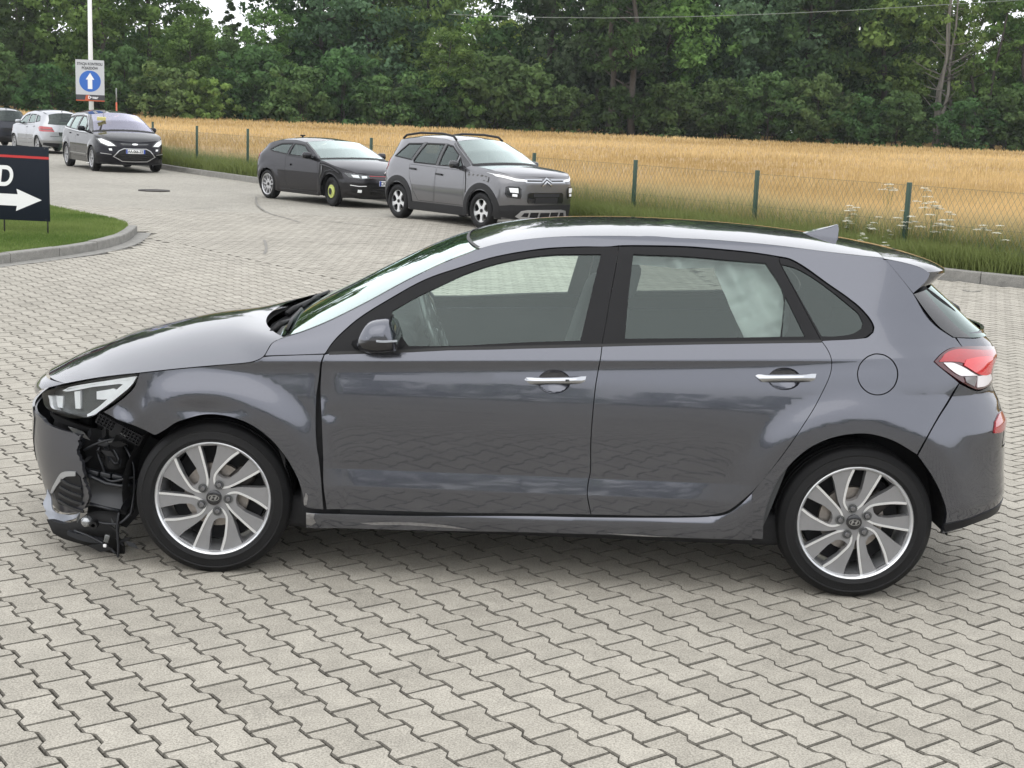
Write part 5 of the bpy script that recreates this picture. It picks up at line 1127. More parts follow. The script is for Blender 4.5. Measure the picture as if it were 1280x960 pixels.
# --- painted panels on the flanks
panel('front_fender', hmap, S2('fender'), PT, hatch, gap=.0015, step=.022, extra=CREASE)
for nm, dn in (('front_door', 'front_door'), ('rear_door', 'rear_door')):
    f = nm == 'front_door'
    cup = S2('cup_f' if f else 'cup_r'); hd = S2('handle_f' if f else 'handle_r')
    ds = panel(nm, hmap, S2(dn), PT, hatch, holes=[densify(cup, .01)], gap=.002, step=.022, hsmooth=False, thick=.012, extra=CREASE)
    cen = cup.mean(0); rad = np.abs(cup - cen).max(0)
    def cmap(uv, off=0., cen=cen, rad=rad):
        P, n = hmap(uv, 0.); q = np.clip(1 - (((uv - cen) / rad) ** 2).sum(1), 0, 1)
        return P + n * (.0015 - .012 * q[:, None] ** .8 * 0 + off), n
    def cmap2(uv, off=0., cen=cen, rad=rad):
        e = .002; f0 = lambda w: hmap(w, 0.)[0] + hmap(w, 0.)[1] * (.0005 - .026 * np.clip(1 - (((w - cen) / rad) ** 2).sum(1), 0, 1))[:, None]
        P = f0(uv); du = f0(uv + [e, 0]) - f0(uv - [e, 0]); dv = f0(uv + [0, e]) - f0(uv - [0, e]); n = np.cross(du, dv); n /= np.linalg.norm(n, axis=1, keepdims=True)
        return P, -n if n[0, 1] > 0 else n
    hw_, hh = np.ptp(hd[:, 0]), np.ptp(hd[:, 1])
    for sd, d in zip((-1, 1), ds):
        # scooped cup: own shaded bowl just proud of the skin, with the bar handle bridging it
        o = panel('handle_cup', cmap2, cup, PT, d, mirror=False, side=sd, step=.006, thick=0, smooth=False)
        def hmap2(uv, off=0., hd=hd):
            P, n = hmap(uv, 0.); c = hd.mean(0); q = np.clip(1 - np.abs((uv[:, 0] - c[0]) / (np.ptp(hd[:, 0]) / 2)) ** 4, 0, 1)
            w = np.clip(1 - ((uv[:, 1] - np.interp(uv[:, 0], [hd[:, 0].min(), hd[:, 0].max()], [c[1] - .006, c[1] + .006])) / (np.ptp(hd[:, 1]) / 2)) ** 2, 0, 1)
            return P + n * (.004 + .030 * q * (.15 + .85 * w))[:, None], n
        def hmap3(uv, off=0.):
            e = .002; P, n0 = hmap2(uv); du = hmap2(uv + [e, 0])[0] - hmap2(uv - [e, 0])[0]; dv = hmap2(uv + [0, e])[0] - hmap2(uv - [0, e])[0]
            n = np.cross(du, dv); n /= np.linalg.norm(n, axis=1, keepdims=True); n *= np.sign((n * n0).sum(1))[:, None]; return P, n
        panel('door_handle', hmap3, hd, M['chrome'], d, mirror=False, side=sd, step=.006, thick=.02)
        if f:
            kx = hd[:, 0].max() - .085; kz = hd[:, 1].mean() + .003
            panel('lock_sensor', lambda uv, off=0.: (hmap2(uv)[0] + hmap(uv)[1] * .0008, hmap(uv)[1]), [(kx, kz - .005), (kx + .016, kz - .004), (kx + .016, kz + .004), (kx, kz + .004)], M['ink'], d, mirror=False, side=sd, step=.01, thick=.003, smooth=False)
panel('body_side', hmap, S2('a_pillar'), PT, hatch, gap=.0005, step=.022)
fu = S2('fuel')
panel('rear_quarter', hmap, S2('quarter'), PT, hatch, holes=[fu], gap=.001, step=.022, extra=CREASE)
panel('fuel_flap', hmap, fu, PT, hatch, mirror=False, gap=.0035, step=.02, extra=CREASE)
panel('fuel_flap_cover', hmap, inset(fu, 0.), M['void'], hatch, mirror=False, off=-.012, thick=0, step=.03)
def sill_map(uv, off=0.):
    P, n = hmap(uv, 0.); z = uv[:, 1]; top = .30 + .028 * (uv[:, 0] + .9) / 1.6 + .14 * np.clip((uv[:, 0] - .72) / .18, 0, 1) ** 1.3
    q = np.clip((z - .225) / np.maximum(top - .225, .02), 0, 1.3)
    return P + n * (.016 * np.sqrt(np.clip(1.02 - q ** 6, 0, 1)) + off)[:, None], n
def sill_map2(uv, off=0.):
    e = .003; P, n0 = sill_map(uv, off); du = sill_map(uv + [e, 0], off)[0] - sill_map(uv - [e, 0], off)[0]; dv = sill_map(uv + [0, e], off)[0] - sill_map(uv - [0, e], off)[0]
    n = np.cross(du, dv); n /= np.linalg.norm(n, axis=1, keepdims=True); n *= np.sign((n * n0).sum(1))[:, None]; return P, n
sills = panel('sill', sill_map2, S2('sill'), PT, hatch, step=.018, thick=.04)
M['scuff'] = mat('bare_scuffed_metal', (.20, .195, .19), .45, metal=.5, var=.45, scale=60, bump=.4, bscale=90)
def scuff_map(uv, off=0.):
    P, n = sill_map2(uv, .0012); return P, n
for pl in ([(-.935, .29), (-.90, .287), (-.905, .27), (-.895, .25), (-.915, .235), (-.935, .24)], [(-.72, .252), (-.55, .262), (-.38, .258), (-.26, .242), (-.40, .247), (-.52, .250), (-.66, .246)], [(.30, .250), (.42, .249), (.55, .245), (.62, .247), (.50, .242), (.36, .244)]):
    panel('scuff_mark', scuff_map, S2l(pl), M['scuff'], sills[0], mirror=False, thick=0, step=.012)
panel('scuff_mark', lambda uv, off=0.: hmap(uv, .0012), S2l([(-.945, .315), (-.935, .32), (-.930, .355), (-.938, .37), (-.946, .34)]), M['scuff'], hatch, mirror=False, thick=0, step=.012)

# --- bumpers, nose, tailgate
bp = np.array(HD['bumper']); bp2 = S2('bumper')
_bd = densify(smooth_line(bp2, 30, 5, closed=False), .012, closed=False); _bj = np.random.default_rng(3).normal(0, .0032, _bd.shape); _bj[:4] = 0; _bj[-4:] = 0; bp2 = _bd + _bj * (_bd[:, :1] > bp2[3, 0])
zb, zt = .175, .585
bo = np.concatenate([bp2, [(SXF(.19) , .19), (SXF(.57), zt)]])
panel('front_bumper', hmap, bo, M['bumper_paint'], hatch, mirror=False, step=.025, smooth=False)
# the undamaged far half of the bumper runs on to the wheel arch
fo = [(SXF(.19), .19)] + [(HS.sx_of(x, z), z) for x, z in ((-2.0, .19), (-1.72, .22), (-1.715, .32), (-1.69, .40), (-1.64, .48), (-1.60, .54), (-1.82, .60), (-2.08, .60))] + [(SXF(.57), zt)]
panel('front_bumper', hmap, np.array([(float(a), b) for a, b in fo]), PT, hatch, mirror=False, side=1, step=.03, label='intact right half of the front bumper')
gr = [(SXF(.5), .30), (SXF(.5) + .34, .33), (SXF(.5) + .42, .55), (SXF(.5) + .38, .585), (SXF(.55), .60)]
panel('grille', hmap, np.array(gr), M['gloss_black'], hatch, off=.004, step=.04, thick=.01)
insx = S2('fog_inset')
fb = panel('fog_lamp_surround', hmap, insx, M['trim'], hatch, mirror=False, off=.003, step=.02, thick=.008)
panel('fog_trim', hmap, S2('fog_chrome'), M['fog_trim'], fb[0], mirror=False, off=.007, step=.012, thick=.006)
for k in range(4):
    z0 = .335 - .036 * k; a = HS.sx_of(np.array([-2.0 - .012 * k, -1.955, -1.895]), np.array([z0, z0 - .01, z0 - .01]))
    panel('slat', hmap, strip(np.stack([a, [z0, z0 - .012, z0 - .016]], 1), .012), M['duct'], fb[0], mirror=False, off=.009, step=.02, thick=.008)
nz = np.array(HD['nose_edge']); hoodE = np.array(HD['hood_edge'])
hoodC = [(-2.22, .712), (-2.19, .728), (-2.105, .771), (-2.005, .812), (-1.916, .850), (-1.777, .892), (-1.593, .938), (-1.41, .968), (-1.235, .992)]
loft('nose_panel', [(-2.17, -.50, .655), *nz], [(-2.285, .655), (-2.25, .69), (-2.224, .710)], PT, hatch, k=2.4, nu=14, nv=20)
loft('hood', hoodE, hoodC, PT, hatch, k=2.1, nu=60, nv=26)
loft('hood_underside', hoodE + np.array([0, .02, -.03]), [(a, b - .03) for a, b in hoodC], M['void'], hatch, k=2.1, nu=20, nv=8)
# tailgate with rear lamps
tg = [(HS.sx_of(1.716, 1.104), 1.104), (SXR(1.07) , 1.088), (SXR(.62), .60), (HS.sx_of(1.99, .62), .62), (HS.sx_of(2.0, .74), .74), (HS.sx_of(1.955, .90), .90), (HS.sx_of(1.90, 1.028), 1.028), (HS.sx_of(1.758, 1.040), 1.040)]
panel('tailgate', hmap, np.array([(float(a), b) for a, b in tg]), PT, hatch, gap=.002, step=.03)
rb = np.array(HD['rear_bumper'])
rbo = list(S2l(HD['rear_bumper'])) + [(SXR(.3), .31), (SXR(.6), .60), (HS.sx_of(1.985, .615), .615), (HS.sx_of(1.995, .74), .74), (HS.sx_of(1.955, .885), .885), (HS.sx_of(1.88, .873), .873), (HS.sx_of(1.82, .872), .872)]
rbp = panel('rear_bumper', hmap, np.array([(float(a), float(b)) for a, b in rbo]), PT, hatch, gap=.0015, step=.028)
vl = [(HS.sx_of(x, z), z) for x, z in ((1.70, .30), (1.78, .315), (1.9, .325))] + [(SXR(.33), .335), (SXR(.37), .37), (HS.sx_of(1.92, .36), .36), (HS.sx_of(1.78, .345), .345), (HS.sx_of(1.69, .335), .335)]
for o in panel('lower_valance', hmap, np.array([(float(a), b) for a, b in vl]), M['trim'], hatch, off=.004, step=.03, thick=.008): pass
tl = S2('taillight')
tls = panel('taillight', hmap, tl, M['red_dark'], hatch, off=.004, step=.02, thick=.02)
tin = inset(densify(smooth_line(tl), .02), .010)
for sd, t in zip((-1, 1), tls):
    rl = S2l([(1.625, 1.0), (1.66, 1.03), (1.72, 1.042), (1.80, 1.035), (1.90, 1.022), (1.955, 1.015), (1.95, .985), (1.915, .955), (1.90, .935), (1.84, .935), (1.80, .955), (1.76, .985), (1.70, .998)])
    panel('red_lens', hmap, rl, M['red'], t, mirror=False, side=sd, off=.007, thick=.004, step=.02)
    panel('light_guide', hmap, S2('tl_bright'), M['red_bright'], t, mirror=False, side=sd, off=.0095, thick=.004, step=.02)
    panel('reverse_lens', hmap, S2('tl_white'), M['white_lens'], t, mirror=False, side=sd, off=.0095, thick=.004, step=.02)
    cl_ = S2('tl_clear'); mid = 1.805
    panel('indicator_lens', hmap, S2l([(1.745, .938), (1.80, .937), (1.81, .925), (1.80, .893), (1.755, .915)]), M['grey_lens'], t, mirror=False, side=sd, off=.0085, thick=.004, step=.015)
    panel('reverse_lens', hmap, S2l([(1.815, .935), (1.90, .930), (1.915, .905), (1.875, .887), (1.815, .888)]), M['white_lens'], t, mirror=False, side=sd, off=.0085, thick=.004, step=.015)
panel('rear_reflector', hmap, S2('reflector'), M['red'], hatch, off=.006, thick=.012, step=.015)

# --- roof, screens, spoiler
dt = np.array(HD['ditch'])
roofC = [(-.335, 1.383), (-.2685, 1.402), (-.179, 1.424), (-.004, 1.4545), (.172, 1.470), (.434, 1.479), (.72, 1.4755), (.986, 1.465), (1.2254, 1.446), (1.44, 1.420)]
loft('roof', dt, roofC, PT, hatch, k=2.3, nu=60, nv=22)
loft('rear_spoiler', [(1.412, -.628, 1.400), (1.50, -.612, 1.385), (1.575, -.59, 1.366), (1.615, -.575, 1.345)], [(1.443, 1.4185), (1.62, 1.392), (1.74, 1.362), (1.80, 1.335)], PT, hatch, k=2.6, nu=18, nv=18)
loft('spoiler_lip', [(1.615, -.575, 1.345), (1.612, -.575, 1.33), (1.545, -.655, 1.262)], [(1.80, 1.335), (1.805, 1.318), (1.735, 1.285)], PT, hatch, k=2.6, nu=12, nv=18)
panel('spoiler_side', lambda uv, off=0.: (lambda P, n: (P + np.stack([0 * uv[:, 0], np.clip((uv[:, 0] - 1.42) / .2, 0, 1) * .0, 0 * uv[:, 0]], 1), n))(*hmap(uv, .001)), S2l([(1.416, 1.398), (1.50, 1.384), (1.575, 1.365), (1.614, 1.343), (1.600, 1.318), (1.565, 1.288), (1.532, 1.264), (1.475, 1.33)]), PT, hatch, step=.02, thick=.03, gap=.001)
wsE = np.array(HD['ws_edge']); wsE = np.concatenate([[wsE[0] + (-.03, 0.01, -.02)], wsE])
wsC = [(-1.13, .985), (-1.085, 1.012), (-1.0, 1.060), (-.877, 1.125), (-.72, 1.2105), (-.546, 1.300), (-.416, 1.357), (-.338, 1.381)]
wsE[:, 1] += .004
loft('windscreen', wsE, wsC, M['glass_w'], hatch, k=2.0, nu=40, nv=20, v0=.0, v1=1.)
loft('screen_band', wsE + np.array([0, .003, .001]), [(a, b + .001) for a, b in wsC], M['rubber_seal'], hatch, k=2.0, nu=40, nv=3, v0=.0, v1=.018)
loft('header_seal', [(-.276, -.674, 1.3805), (-.265, -.669, 1.384)], [(-.344, 1.381), (-.331, 1.387)], M['rubber_seal'], hatch, k=2.2, nu=3, nv=18, drop=-.001)
rgE = [(1.535, -.677, 1.262), (1.59, -.70, 1.19), (1.65, -.70, 1.13), (1.715, -.685, 1.090)]
rgC = [(1.695, 1.285), (1.79, 1.207), (1.883, 1.128), (1.965, 1.068)]
loft('rear_window_trim', rgE, rgC, M['gloss_black'], hatch, k=4.5, nu=24, nv=10, v0=0., v1=.10)
loft('rear_window', rgE, rgC, M['glass_dark'], hatch, k=4.5, nu=24, nv=24, v0=.10, v1=1.)
tube('rear_wiper', [(1.86, .10, 1.150), (1.905, .05, 1.150), (1.915, -.06, 1.14), (1.90, -.14, 1.135)], [.010, .012, .010, .006], M['black'], hatch)
# shark fin
fin = HP['fin'][1]
bm = bmesh.new()
prof = [(1.19, 1.447, .03), (1.25, 1.465, .028), (1.315, 1.483, .018), (1.352, 1.496, .006), (1.352, 1.475, .020), (1.352, 1.432, .032)]
lv = [bm.verts.new((x, -w, z)) for x, z, w in prof]; rv = [bm.verts.new((x, w, z)) for x, z, w in prof]
low = [bm.verts.new((1.17, 0, 1.444))]
for i in range(5): bm.faces.new((lv[i], lv[i + 1], rv[i + 1], rv[i]))
lb = bm.verts.new((1.20, -.034, 1.430)); rbv = bm.verts.new((1.20, .034, 1.430))
bm.faces.new((lv[0], lb, lv[5], lv[4], lv[3], lv[2], lv[1])); bm.faces.new((rv[0], rv[1], rv[2], rv[3], rv[4], rv[5], rbv)); bm.faces.new((lb, lv[0], rv[0], rbv))
bmesh.ops.recalc_face_normals(bm, faces=bm.faces[:]); bm.verts.remove(low[0])
bmesh.ops.bevel(bm, geom=bm.edges[:], offset=.004, segments=2, affect='EDGES')
from_bm('roof_antenna', bm, PT, hatch, angle=40)

# --- side windows with their black surround
hol = [S2('glass_front')]
panel('window_frame', hmap, S2('frame_front'), M['trim'], hatch, holes=[S2('glass_front')], off=-.002, step=.02, gap=.0012)
panel('window_frame', hmap, S2('frame_rear'), M['trim'], hatch, holes=[S2('glass_rear'), S2('glass_fixed')], off=-.002, step=.02, gap=.0012)
panel('window_frame', hmap, S2('frame_quarter'), M['trim'], hatch, holes=[S2('glass_quarter')], off=-.002, step=.02, gap=.0012)
for nm, g in (('front_window', 'glass_f'), ('rear_window_pane', 'glass_r'), ('fixed_pane', 'glass_dark'), ('quarter_window', 'glass_dark')):
    dn = {'front_window': 'glass_front', 'rear_window_pane': 'glass_rear', 'fixed_pane': 'glass_fixed', 'quarter_window': 'glass_quarter'}[nm]
    panel(nm, hmap, S2(dn), M[g], hatch, off=-.007, step=.04, thick=0, gap=-.006)
# belt seals: narrow rubber line under the glass
panel('belt_seal', hmap, strip(S2l([HD['front_door'][i] for i in (-1,)] + [HD['frame_front'][i] for i in (-2, -3, -4, -5, -6)]), .012), M['rubber_seal'], hatch, off=.002, step=.05, thick=.008, smooth=False)
panel('belt_seal', hmap, strip(S2l([HD['frame_rear'][i] for i in (12, 11, 10, 9, 8)]), .010), M['rubber_seal'], hatch, off=.002, step=.05, thick=.008, smooth=False)

# --- dark shell behind the panels, arches, floor
sh = [(-.93, .26), (.95, .26), (1.05, .60), (1.16, 1.00), (1.0, .995), (.2, .975), (-.80, .925), (-1.04, .905), (-1.02, .70)]
panel('inner_shell', hmap, np.array([(-.96, .27), (-.80, .27), (-.80, .92), (-.98, .90)]), M['void'], hatch, off=-.03, thick=0, step=.08, smooth=False)  # black strip standing in for the shade inside the front door gap
panel('inner_shell', hmap, np.array(sh), M['dash'], hatch, off=-.06, thick=0, step=.08, smooth=False)
panel('inner_shell', hmap, np.array([(1.0, .62), (1.1, .76), (1.3, .83), (1.55, .80), (1.68, .70), (1.8, .80), (1.9, 1.0), (1.7, 1.2), (1.5, 1.35), (1.42, 1.30), (1.42, 1.10), (1.17, 1.02)]), M['void'], hatch, off=-.05, thick=0, step=.08, smooth=False)
panel('inner_shell', hmap, np.array([(-1.03, .45), (-1.05, .86), (-1.3, .84), (-1.62, .80), (-1.55, .60), (-1.3, .73), (-1.10, .66)]), M['void'], hatch, off=-.05, thick=0, step=.08, smooth=False)
box('floor_pan', (.0, 0, .26), (2.1, 1.62, .14), M['void'], hatch, bev=.03)
box('floor_pan', (1.62, 0, .48), (.5, 1.15, .40), M['void'], hatch, bev=.03)
box('engine_block', (-1.45, .02, .52), (.95, 1.05, .52), M['void'], hatch, bev=.05)
box('cowl_bulkhead', (-1.0, 0, .70), (.05, 1.5, .50), M['void'], hatch)
for wx, r in ((-1.325, .385), (1.325, .395)):
    for sd in (-1, 1):
        V = []; F = []
        n = 30
        for i in range(n + 1):
            a = R(-6) + R(192) * i / n
            for y in (.84, .52): V.append((wx + r * math.cos(a), sd * y, .32 + r * math.sin(a)))
        for i in range(n): F.append((2 * i, 2 * i + 1, 2 * i + 3, 2 * i + 2))
        for i in range(n): pass
        c = len(V); V.append((wx, sd * .52, .32))
        T = [(c, 2 * i + 1, 2 * i + 3) for i in range(n)]
        mesh_np('wheel_liner', V, [F, T], M['void'], hatch, smooth=False)

# --- interior
box('dashboard', (-.78, 0, .90), (.52, 1.42, .26), M['dash'], hatch, bev=.07, seg=3)
box('instrument_hood', (-.63, -.38, 1.00), (.20, .34, .10), M['dash'], hatch, bev=.04, seg=3)
st = empty('steering_wheel', (0, 0, 0), 0, hatch)
V = []
ring = [(math.cos(a) * .185, math.sin(a) * .185) for a in np.linspace(0, 2 * PI, 33)]
c0 = Vector((-.455, -.38, .985)); ax = Vector((.93, 0, .36)).normalized(); ay = Vector((0, 1, 0)); az = ax.cross(ay)
tube('wheel_rim', [c0 + ay * a + az * b for a, b in ring], .016, M['lamp_grey'], st)
tube('steering_spoke', [c0 + ay * -.17, c0 - ax * .02, c0 + ay * .17], [.018, .035, .018], M['lamp_grey'], st)
tube('steering_spoke', [c0, c0 - az * -.17], [.03, .02], M['lamp_grey'], st)
def seat(nm, x, y, w=.50):
    s = empty(nm, (0, 0, 0), 0, hatch)
    box('seat_cushion', (x - .10, y, .60), (.52, w, .18), M['seat'], s, rot=(0, R(-8), 0), bev=.07, seg=3)
    box('backrest', (x + .22, y, .88), (.16, w, .62), M['seat'], s, rot=(0, R(16), 0), bev=.07, seg=3, taper=.9)
    box('headrest', (x + .345, y, 1.25), (.10, .27, .17), M['seat'], s, rot=(0, R(12), 0), bev=.045, seg=3)
seat('front_seat', .02, -.37); seat('front_seat', .02, .37)
rs = empty('rear_seat', (0, 0, 0), 0, hatch)
box('seat_cushion', (.75, 0, .62), (.5, 1.3, .18), M['seat'], rs, rot=(0, R(-6), 0), bev=.07)
box('backrest', (1.10, 0, .86), (.16, 1.3, .56), M['seat'], rs, rot=(0, R(20), 0), bev=.07)
for y in (-.40, .40): box('headrest', (1.20, y, 1.17), (.09, .26, .13), M['seat'], rs, bev=.04)
loft('headliner', dt[1:] + np.array([0, .02, -.03]), [(a, b - .035) for a, b in roofC[1:]], M['liner_in'], hatch, k=2.3, nu=20, nv=10)
box('parcel_shelf', (1.42, 0, 1.02), (.42, 1.2, .03), M['dash'], hatch)
box('inner_mirror', (-.42, 0.0, 1.285), (.03, .22, .065), M['black'], hatch, rot=(0, R(10), 0), bev=.02)
# deployed curtain airbag hanging at the left rear window
def bag(uv, off=0.):
    x, z = uv[:, 0], uv[:, 1]
    q = .018 * np.sin(31 * x + 9 * z) + .014 * np.sin(17 * z - 23 * x + 1) + .010 * np.sin(60 * x + 38 * z + 2) + .007 * np.sin(85 * z - 30 * x)
    P = HS.pos(x, z) ; P[:, 1] += .085 + q
    return P, None
def bag2(uv, off=0.):
    e = .004; P = bag(uv)[0]; du = bag(uv + [e, 0])[0] - bag(uv - [e, 0])[0]; dv = bag(uv + [0, e])[0] - bag(uv - [0, e])[0]
    n = np.cross(du, dv); n /= np.linalg.norm(n, axis=1, keepdims=True); n *= -np.sign(n[:, 1:2]); return P, n
panel('curtain_airbag', bag2, [(.715, 1.355), (.80, 1.36), (.90, 1.36), (.96, 1.33), (1.01, 1.24), (1.02, 1.12), (1.0, 1.06), (.95, 1.05), (.90, 1.035), (.845, 1.03), (.82, 1.09), (.78, 1.17), (.745, 1.25), (.72, 1.31)], M['airbag'], hatch, mirror=False, thick=0, step=.012)
panel('curtain_airbag', bag2, [(.30, 1.385), (.75, 1.38), (.75, 1.33), (.55, 1.325), (.30, 1.335)], M['airbag'], hatch, mirror=False, thick=0, step=.015, label='rolled upper part of the curtain airbag')

# --- cowl, wipers
for sd in (-1, 1):
    E1 = np.array([(-1.10, -.84, .97), (-1.16, -.66, .955), (-1.20, -.45, .96), (-1.225, -.2, .962), (-1.235, 0, .962)])
    E2 = np.array([(-1.04, -.80, .99), (-1.065, -.6, .985), (-1.10, -.4, .98), (-1.125, -.2, .975), (-1.13, 0, .975)])
    a, b = resample(E1, 24), resample(E2, 24)
    V = np.concatenate([a - [0, 0, .03], (a + b) / 2 - [0, 0, .035], b]) * [1, -sd, 1]; i = np.arange(23)
    F = np.concatenate([np.stack([i + k, i + 1 + k, i + 25 + k - 0, i + 24 + k], 1) for k in (0, 24)])
    mesh_np('cowl_panel', V, [F if sd == 1 else F[:, ::-1]], M['trim'], hatch)
wp = empty('wiper', (0, 0, 0), 0, hatch)
tube('wiper_arm', [(-1.13, -.62, .985), (-1.10, -.60, 1.02), (-1.08, -.42, 1.012), (-1.09, -.18, 1.005)], [.016, .013, .010, .007], M['black'], wp)
tube('wiper_blade', [(-1.055, -.70, 1.012), (-1.075, -.45, 1.020), (-1.095, -.05, 1.012)], .008, M['black'], wp)
wp = empty('wiper', (0, 0, 0), 0, hatch)
tube('wiper_arm', [(-1.16, -.05, .985), (-1.13, .0, 1.01), (-1.10, .2, 1.015), (-1.08, .42, 1.012)], [.016, .013, .010, .007], M['black'], wp)
tube('wiper_blade', [(-1.10, .03, 1.012), (-1.085, .35, 1.022), (-1.06, .62, 1.015)], .008, M['black'], wp)

# --- door mirror
def mirror(sd):
    mo = empty('side_mirror', (0, 0, 0), 0, hatch)
    bm = bmesh.new()
    out = smooth_line(np.array(HP['mirror'][1]), 50, 3); n = len(out); cen = out.mean(0)
    rings = []
    for y, k, dx in ((-.845, .80, .02), (-.90, .98, .005), (-.98, 1.0, 0), (-1.035, .93, 0), (-1.065, .70, .006), (-1.075, .35, .01)):
        rings.append([bm.verts.new((cen[0] + (p[0] - cen[0]) * k + dx, y * sd, cen[1] + (p[1] - cen[1]) * k)) for p in out])
    for a, b in zip(rings, rings[1:]):
        for i in range(n): bm.faces.new((a[i], a[(i + 1) % n], b[(i + 1) % n], b[i]))
    bm.faces.new(rings[0]); bm.faces.new(rings[-1])
    bmesh.ops.recalc_face_normals(bm, faces=bm.faces[:])
    bm2 = bm.copy()
    # painted cap above, black base below
    def cut(b, keep_top):
        r = bmesh.ops.bisect_plane(b, geom=b.verts[:] + b.edges[:] + b.faces[:], plane_co=(-.65, 0, 1.040), plane_no=(-.04, 0, 1), clear_inner=keep_top, clear_outer=not keep_top)
        return b
    from_bm('mirror_cap', cut(bm, True), PT, mo, angle=60)
    from_bm('mirror_base', cut(bm2, False), M['gloss_black'], mo, angle=60)
    Y = sd
    tube('mirror_arm', [(-.755, Y * .835, .985), (-.70, Y * .90, .99), (-.66, Y * .94, .995)], [.02, .028, .03], M['gloss_black'], mo)
    sg = HP['mirror_sig'][1]
    m = plane_map(-1.07)
    def sm(uv, off=0.):
        x = uv[:, 0]; P = np.stack([x, -1.078 + 1.4 * (x + .60) ** 2 + .03 * np.clip(x + .59, 0, 1), uv[:, 1]], 1); return P, np.tile([0, -1., .1], (len(x), 1))
    panel('turn_signal', sm, sg, M['chrome'], mo, mirror=False, side=-1 if sd < 0 else 1, thick=.012, step=.01)
mirror(-1); mirror(1)
panel('mirror_sail', hmap, S2l([(-.845, .955), (-.80, 1.01), (-.72, 1.07), (-.63, 1.115), (-.605, 1.105), (-.60, 1.05), (-.55, 1.0), (-.56, .985), (-.84, .948)]), M['trim'], hatch, off=.001, thick=.006, step=.03)

# --- headlamp
hl = S2('headlight')
for sd in (-1, 1):
    h = panel('headlight', hmap, inset(densify(smooth_line(hl), .03), -.003), M['lamp_dark'], hatch, mirror=False, side=sd, off=-.055, thick=-.05, step=.03, smooth=False)[0]
    def P_(nm, pts, mt, off, th=.01): panel(nm, hmap, S2l(pts), M[mt], h, mirror=False, side=sd, off=off, thick=th, step=.015)
    Z = {
            'drl': [(-2.016, -0.6944, 0.7126), (-1.969, -0.7318, 0.737), (-1.842, -0.8033, 0.7741), (-1.728, -0.8431, 0.8014), (-1.647, -0.8605, 0.8187), (-1.671, -0.8586, 0.779), (-1.727, -0.847, 0.7269), (-1.797, -0.8257, 0.6729), (-1.842, -0.8079, 0.6422), (-1.88, -0.7928, 0.6277), (-1.881, -0.7903, 0.6373), (-1.843, -0.8068, 0.6598), (-1.785, -0.8286, 0.7069), (-1.727, -0.8451, 0.7638), (-1.71, -0.8494, 0.779), (-1.727, -0.8443, 0.7796), (-1.842, -0.8045, 0.7559), (-1.937, -0.7541, 0.7283), (-1.989, -0.7169, 0.7139)],
            'left': [(-2.117, -0.5825, 0.6672), (-2.087, -0.6224, 0.671), (-2.077, -0.6381, 0.6398), (-2.059, -0.6624, 0.6282), (-2.089, -0.6275, 0.632)],
            'bez': [(-2.026, -0.6854, 0.6995), (-1.937, -0.754, 0.7249), (-1.841, -0.805, 0.7536), (-1.717, -0.8477, 0.7767), (-1.724, -0.8461, 0.7662), (-1.778, -0.8315, 0.7144), (-1.834, -0.8099, 0.6658), (-1.881, -0.7899, 0.6395), (-1.945, -0.7544, 0.6312), (-2.035, -0.6835, 0.6335), (-2.062, -0.6499, 0.6532)],
            'box1': [(-2.073, -0.6384, 0.6764), (-2.029, -0.6831, 0.6852), (-2.031, -0.684, 0.6423), (-2.058, -0.6582, 0.6394), (-2.073, -0.6384, 0.6539)],
            'bar': [(-1.956, -0.741, 0.7182), (-1.924, -0.7615, 0.7268), (-1.923, -0.7635, 0.651), (-1.951, -0.746, 0.6497)],
            'box2': [(-1.841, -0.8051, 0.7335), (-1.76, -0.8358, 0.7561), (-1.745, -0.8404, 0.7509), (-1.767, -0.8344, 0.7255), (-1.793, -0.8259, 0.706), (-1.841, -0.8064, 0.7002)],
            'low': [(-1.909, -0.7723, 0.6805), (-1.853, -0.8008, 0.6918), (-1.796, -0.8248, 0.7006), (-1.834, -0.8103, 0.6676), (-1.873, -0.7933, 0.644), (-1.901, -0.7782, 0.6448)],
        }
    P_('running_light', Z['drl'], 'lamp_white', -.022, .03)
    P_('running_light', Z['left'], 'lamp_white', -.022, .03)
    P_('projector_bezel', Z['bez'], 'lamp_grey', -.040)
    P_('reflector_bowl', Z['box1'], 'lamp_white', -.034)
    P_('reflector_bowl', Z['bar'], 'lamp_white', -.030)
    P_('reflector_bowl', Z['box2'], 'lamp_white', -.032)
    P_('projector_bezel', Z['low'], 'lamp_grey', -.028)
    panel('lamp_lens', hmap, hl, M['lens'], h, mirror=False, side=sd, off=-.002, thick=0, step=.03)

# --- what the torn corner lays bare
def PM(nm, key, mt, y=None, th=.02, parent=None, bulge=0., **kw):
    y0, pts = HP[key]; y0 = y0 if y is None else y
    pts = np.array(pts); c = pts.mean(0); r = np.abs(pts - c).max(0)
    def f(uv, off=0.):
        q = np.clip(1 - (((uv - c) / r) ** 2).sum(1), 0, 1); P = np.stack([uv[:, 0], y0 - bulge * q, uv[:, 1]], 1)
        n = np.stack([bulge * 2 * (uv[:, 0] - c[0]) / r[0]**2 * 1., np.full(len(uv), -1.), bulge * 2 * (uv[:, 1] - c[1]) / r[1]**2], 1); n /= np.linalg.norm(n, axis=1, keepdims=True); return P, n
    return panel(nm, f, pts, M[mt], parent or hatch, mirror=False, thick=th, step=.02, **kw)[0]
PM('splash_liner', 'liner', 'void', y=-.60)
PM('air_duct', 'duct', 'duct', th=.05, bulge=-.03)
tube('duct_rim', [(x, -.745, z) for x, z in HP['duct'][1][:5]], .008, M['duct'], hatch)
tube('duct_rim', [(x, -.745, z) for x, z in HP['duct'][1][6:]], .007, M['duct'], hatch)
M['torn_s'] = M['torn']
fo_ = np.array(HP['flap'][1]); fc = fo_.mean(0)
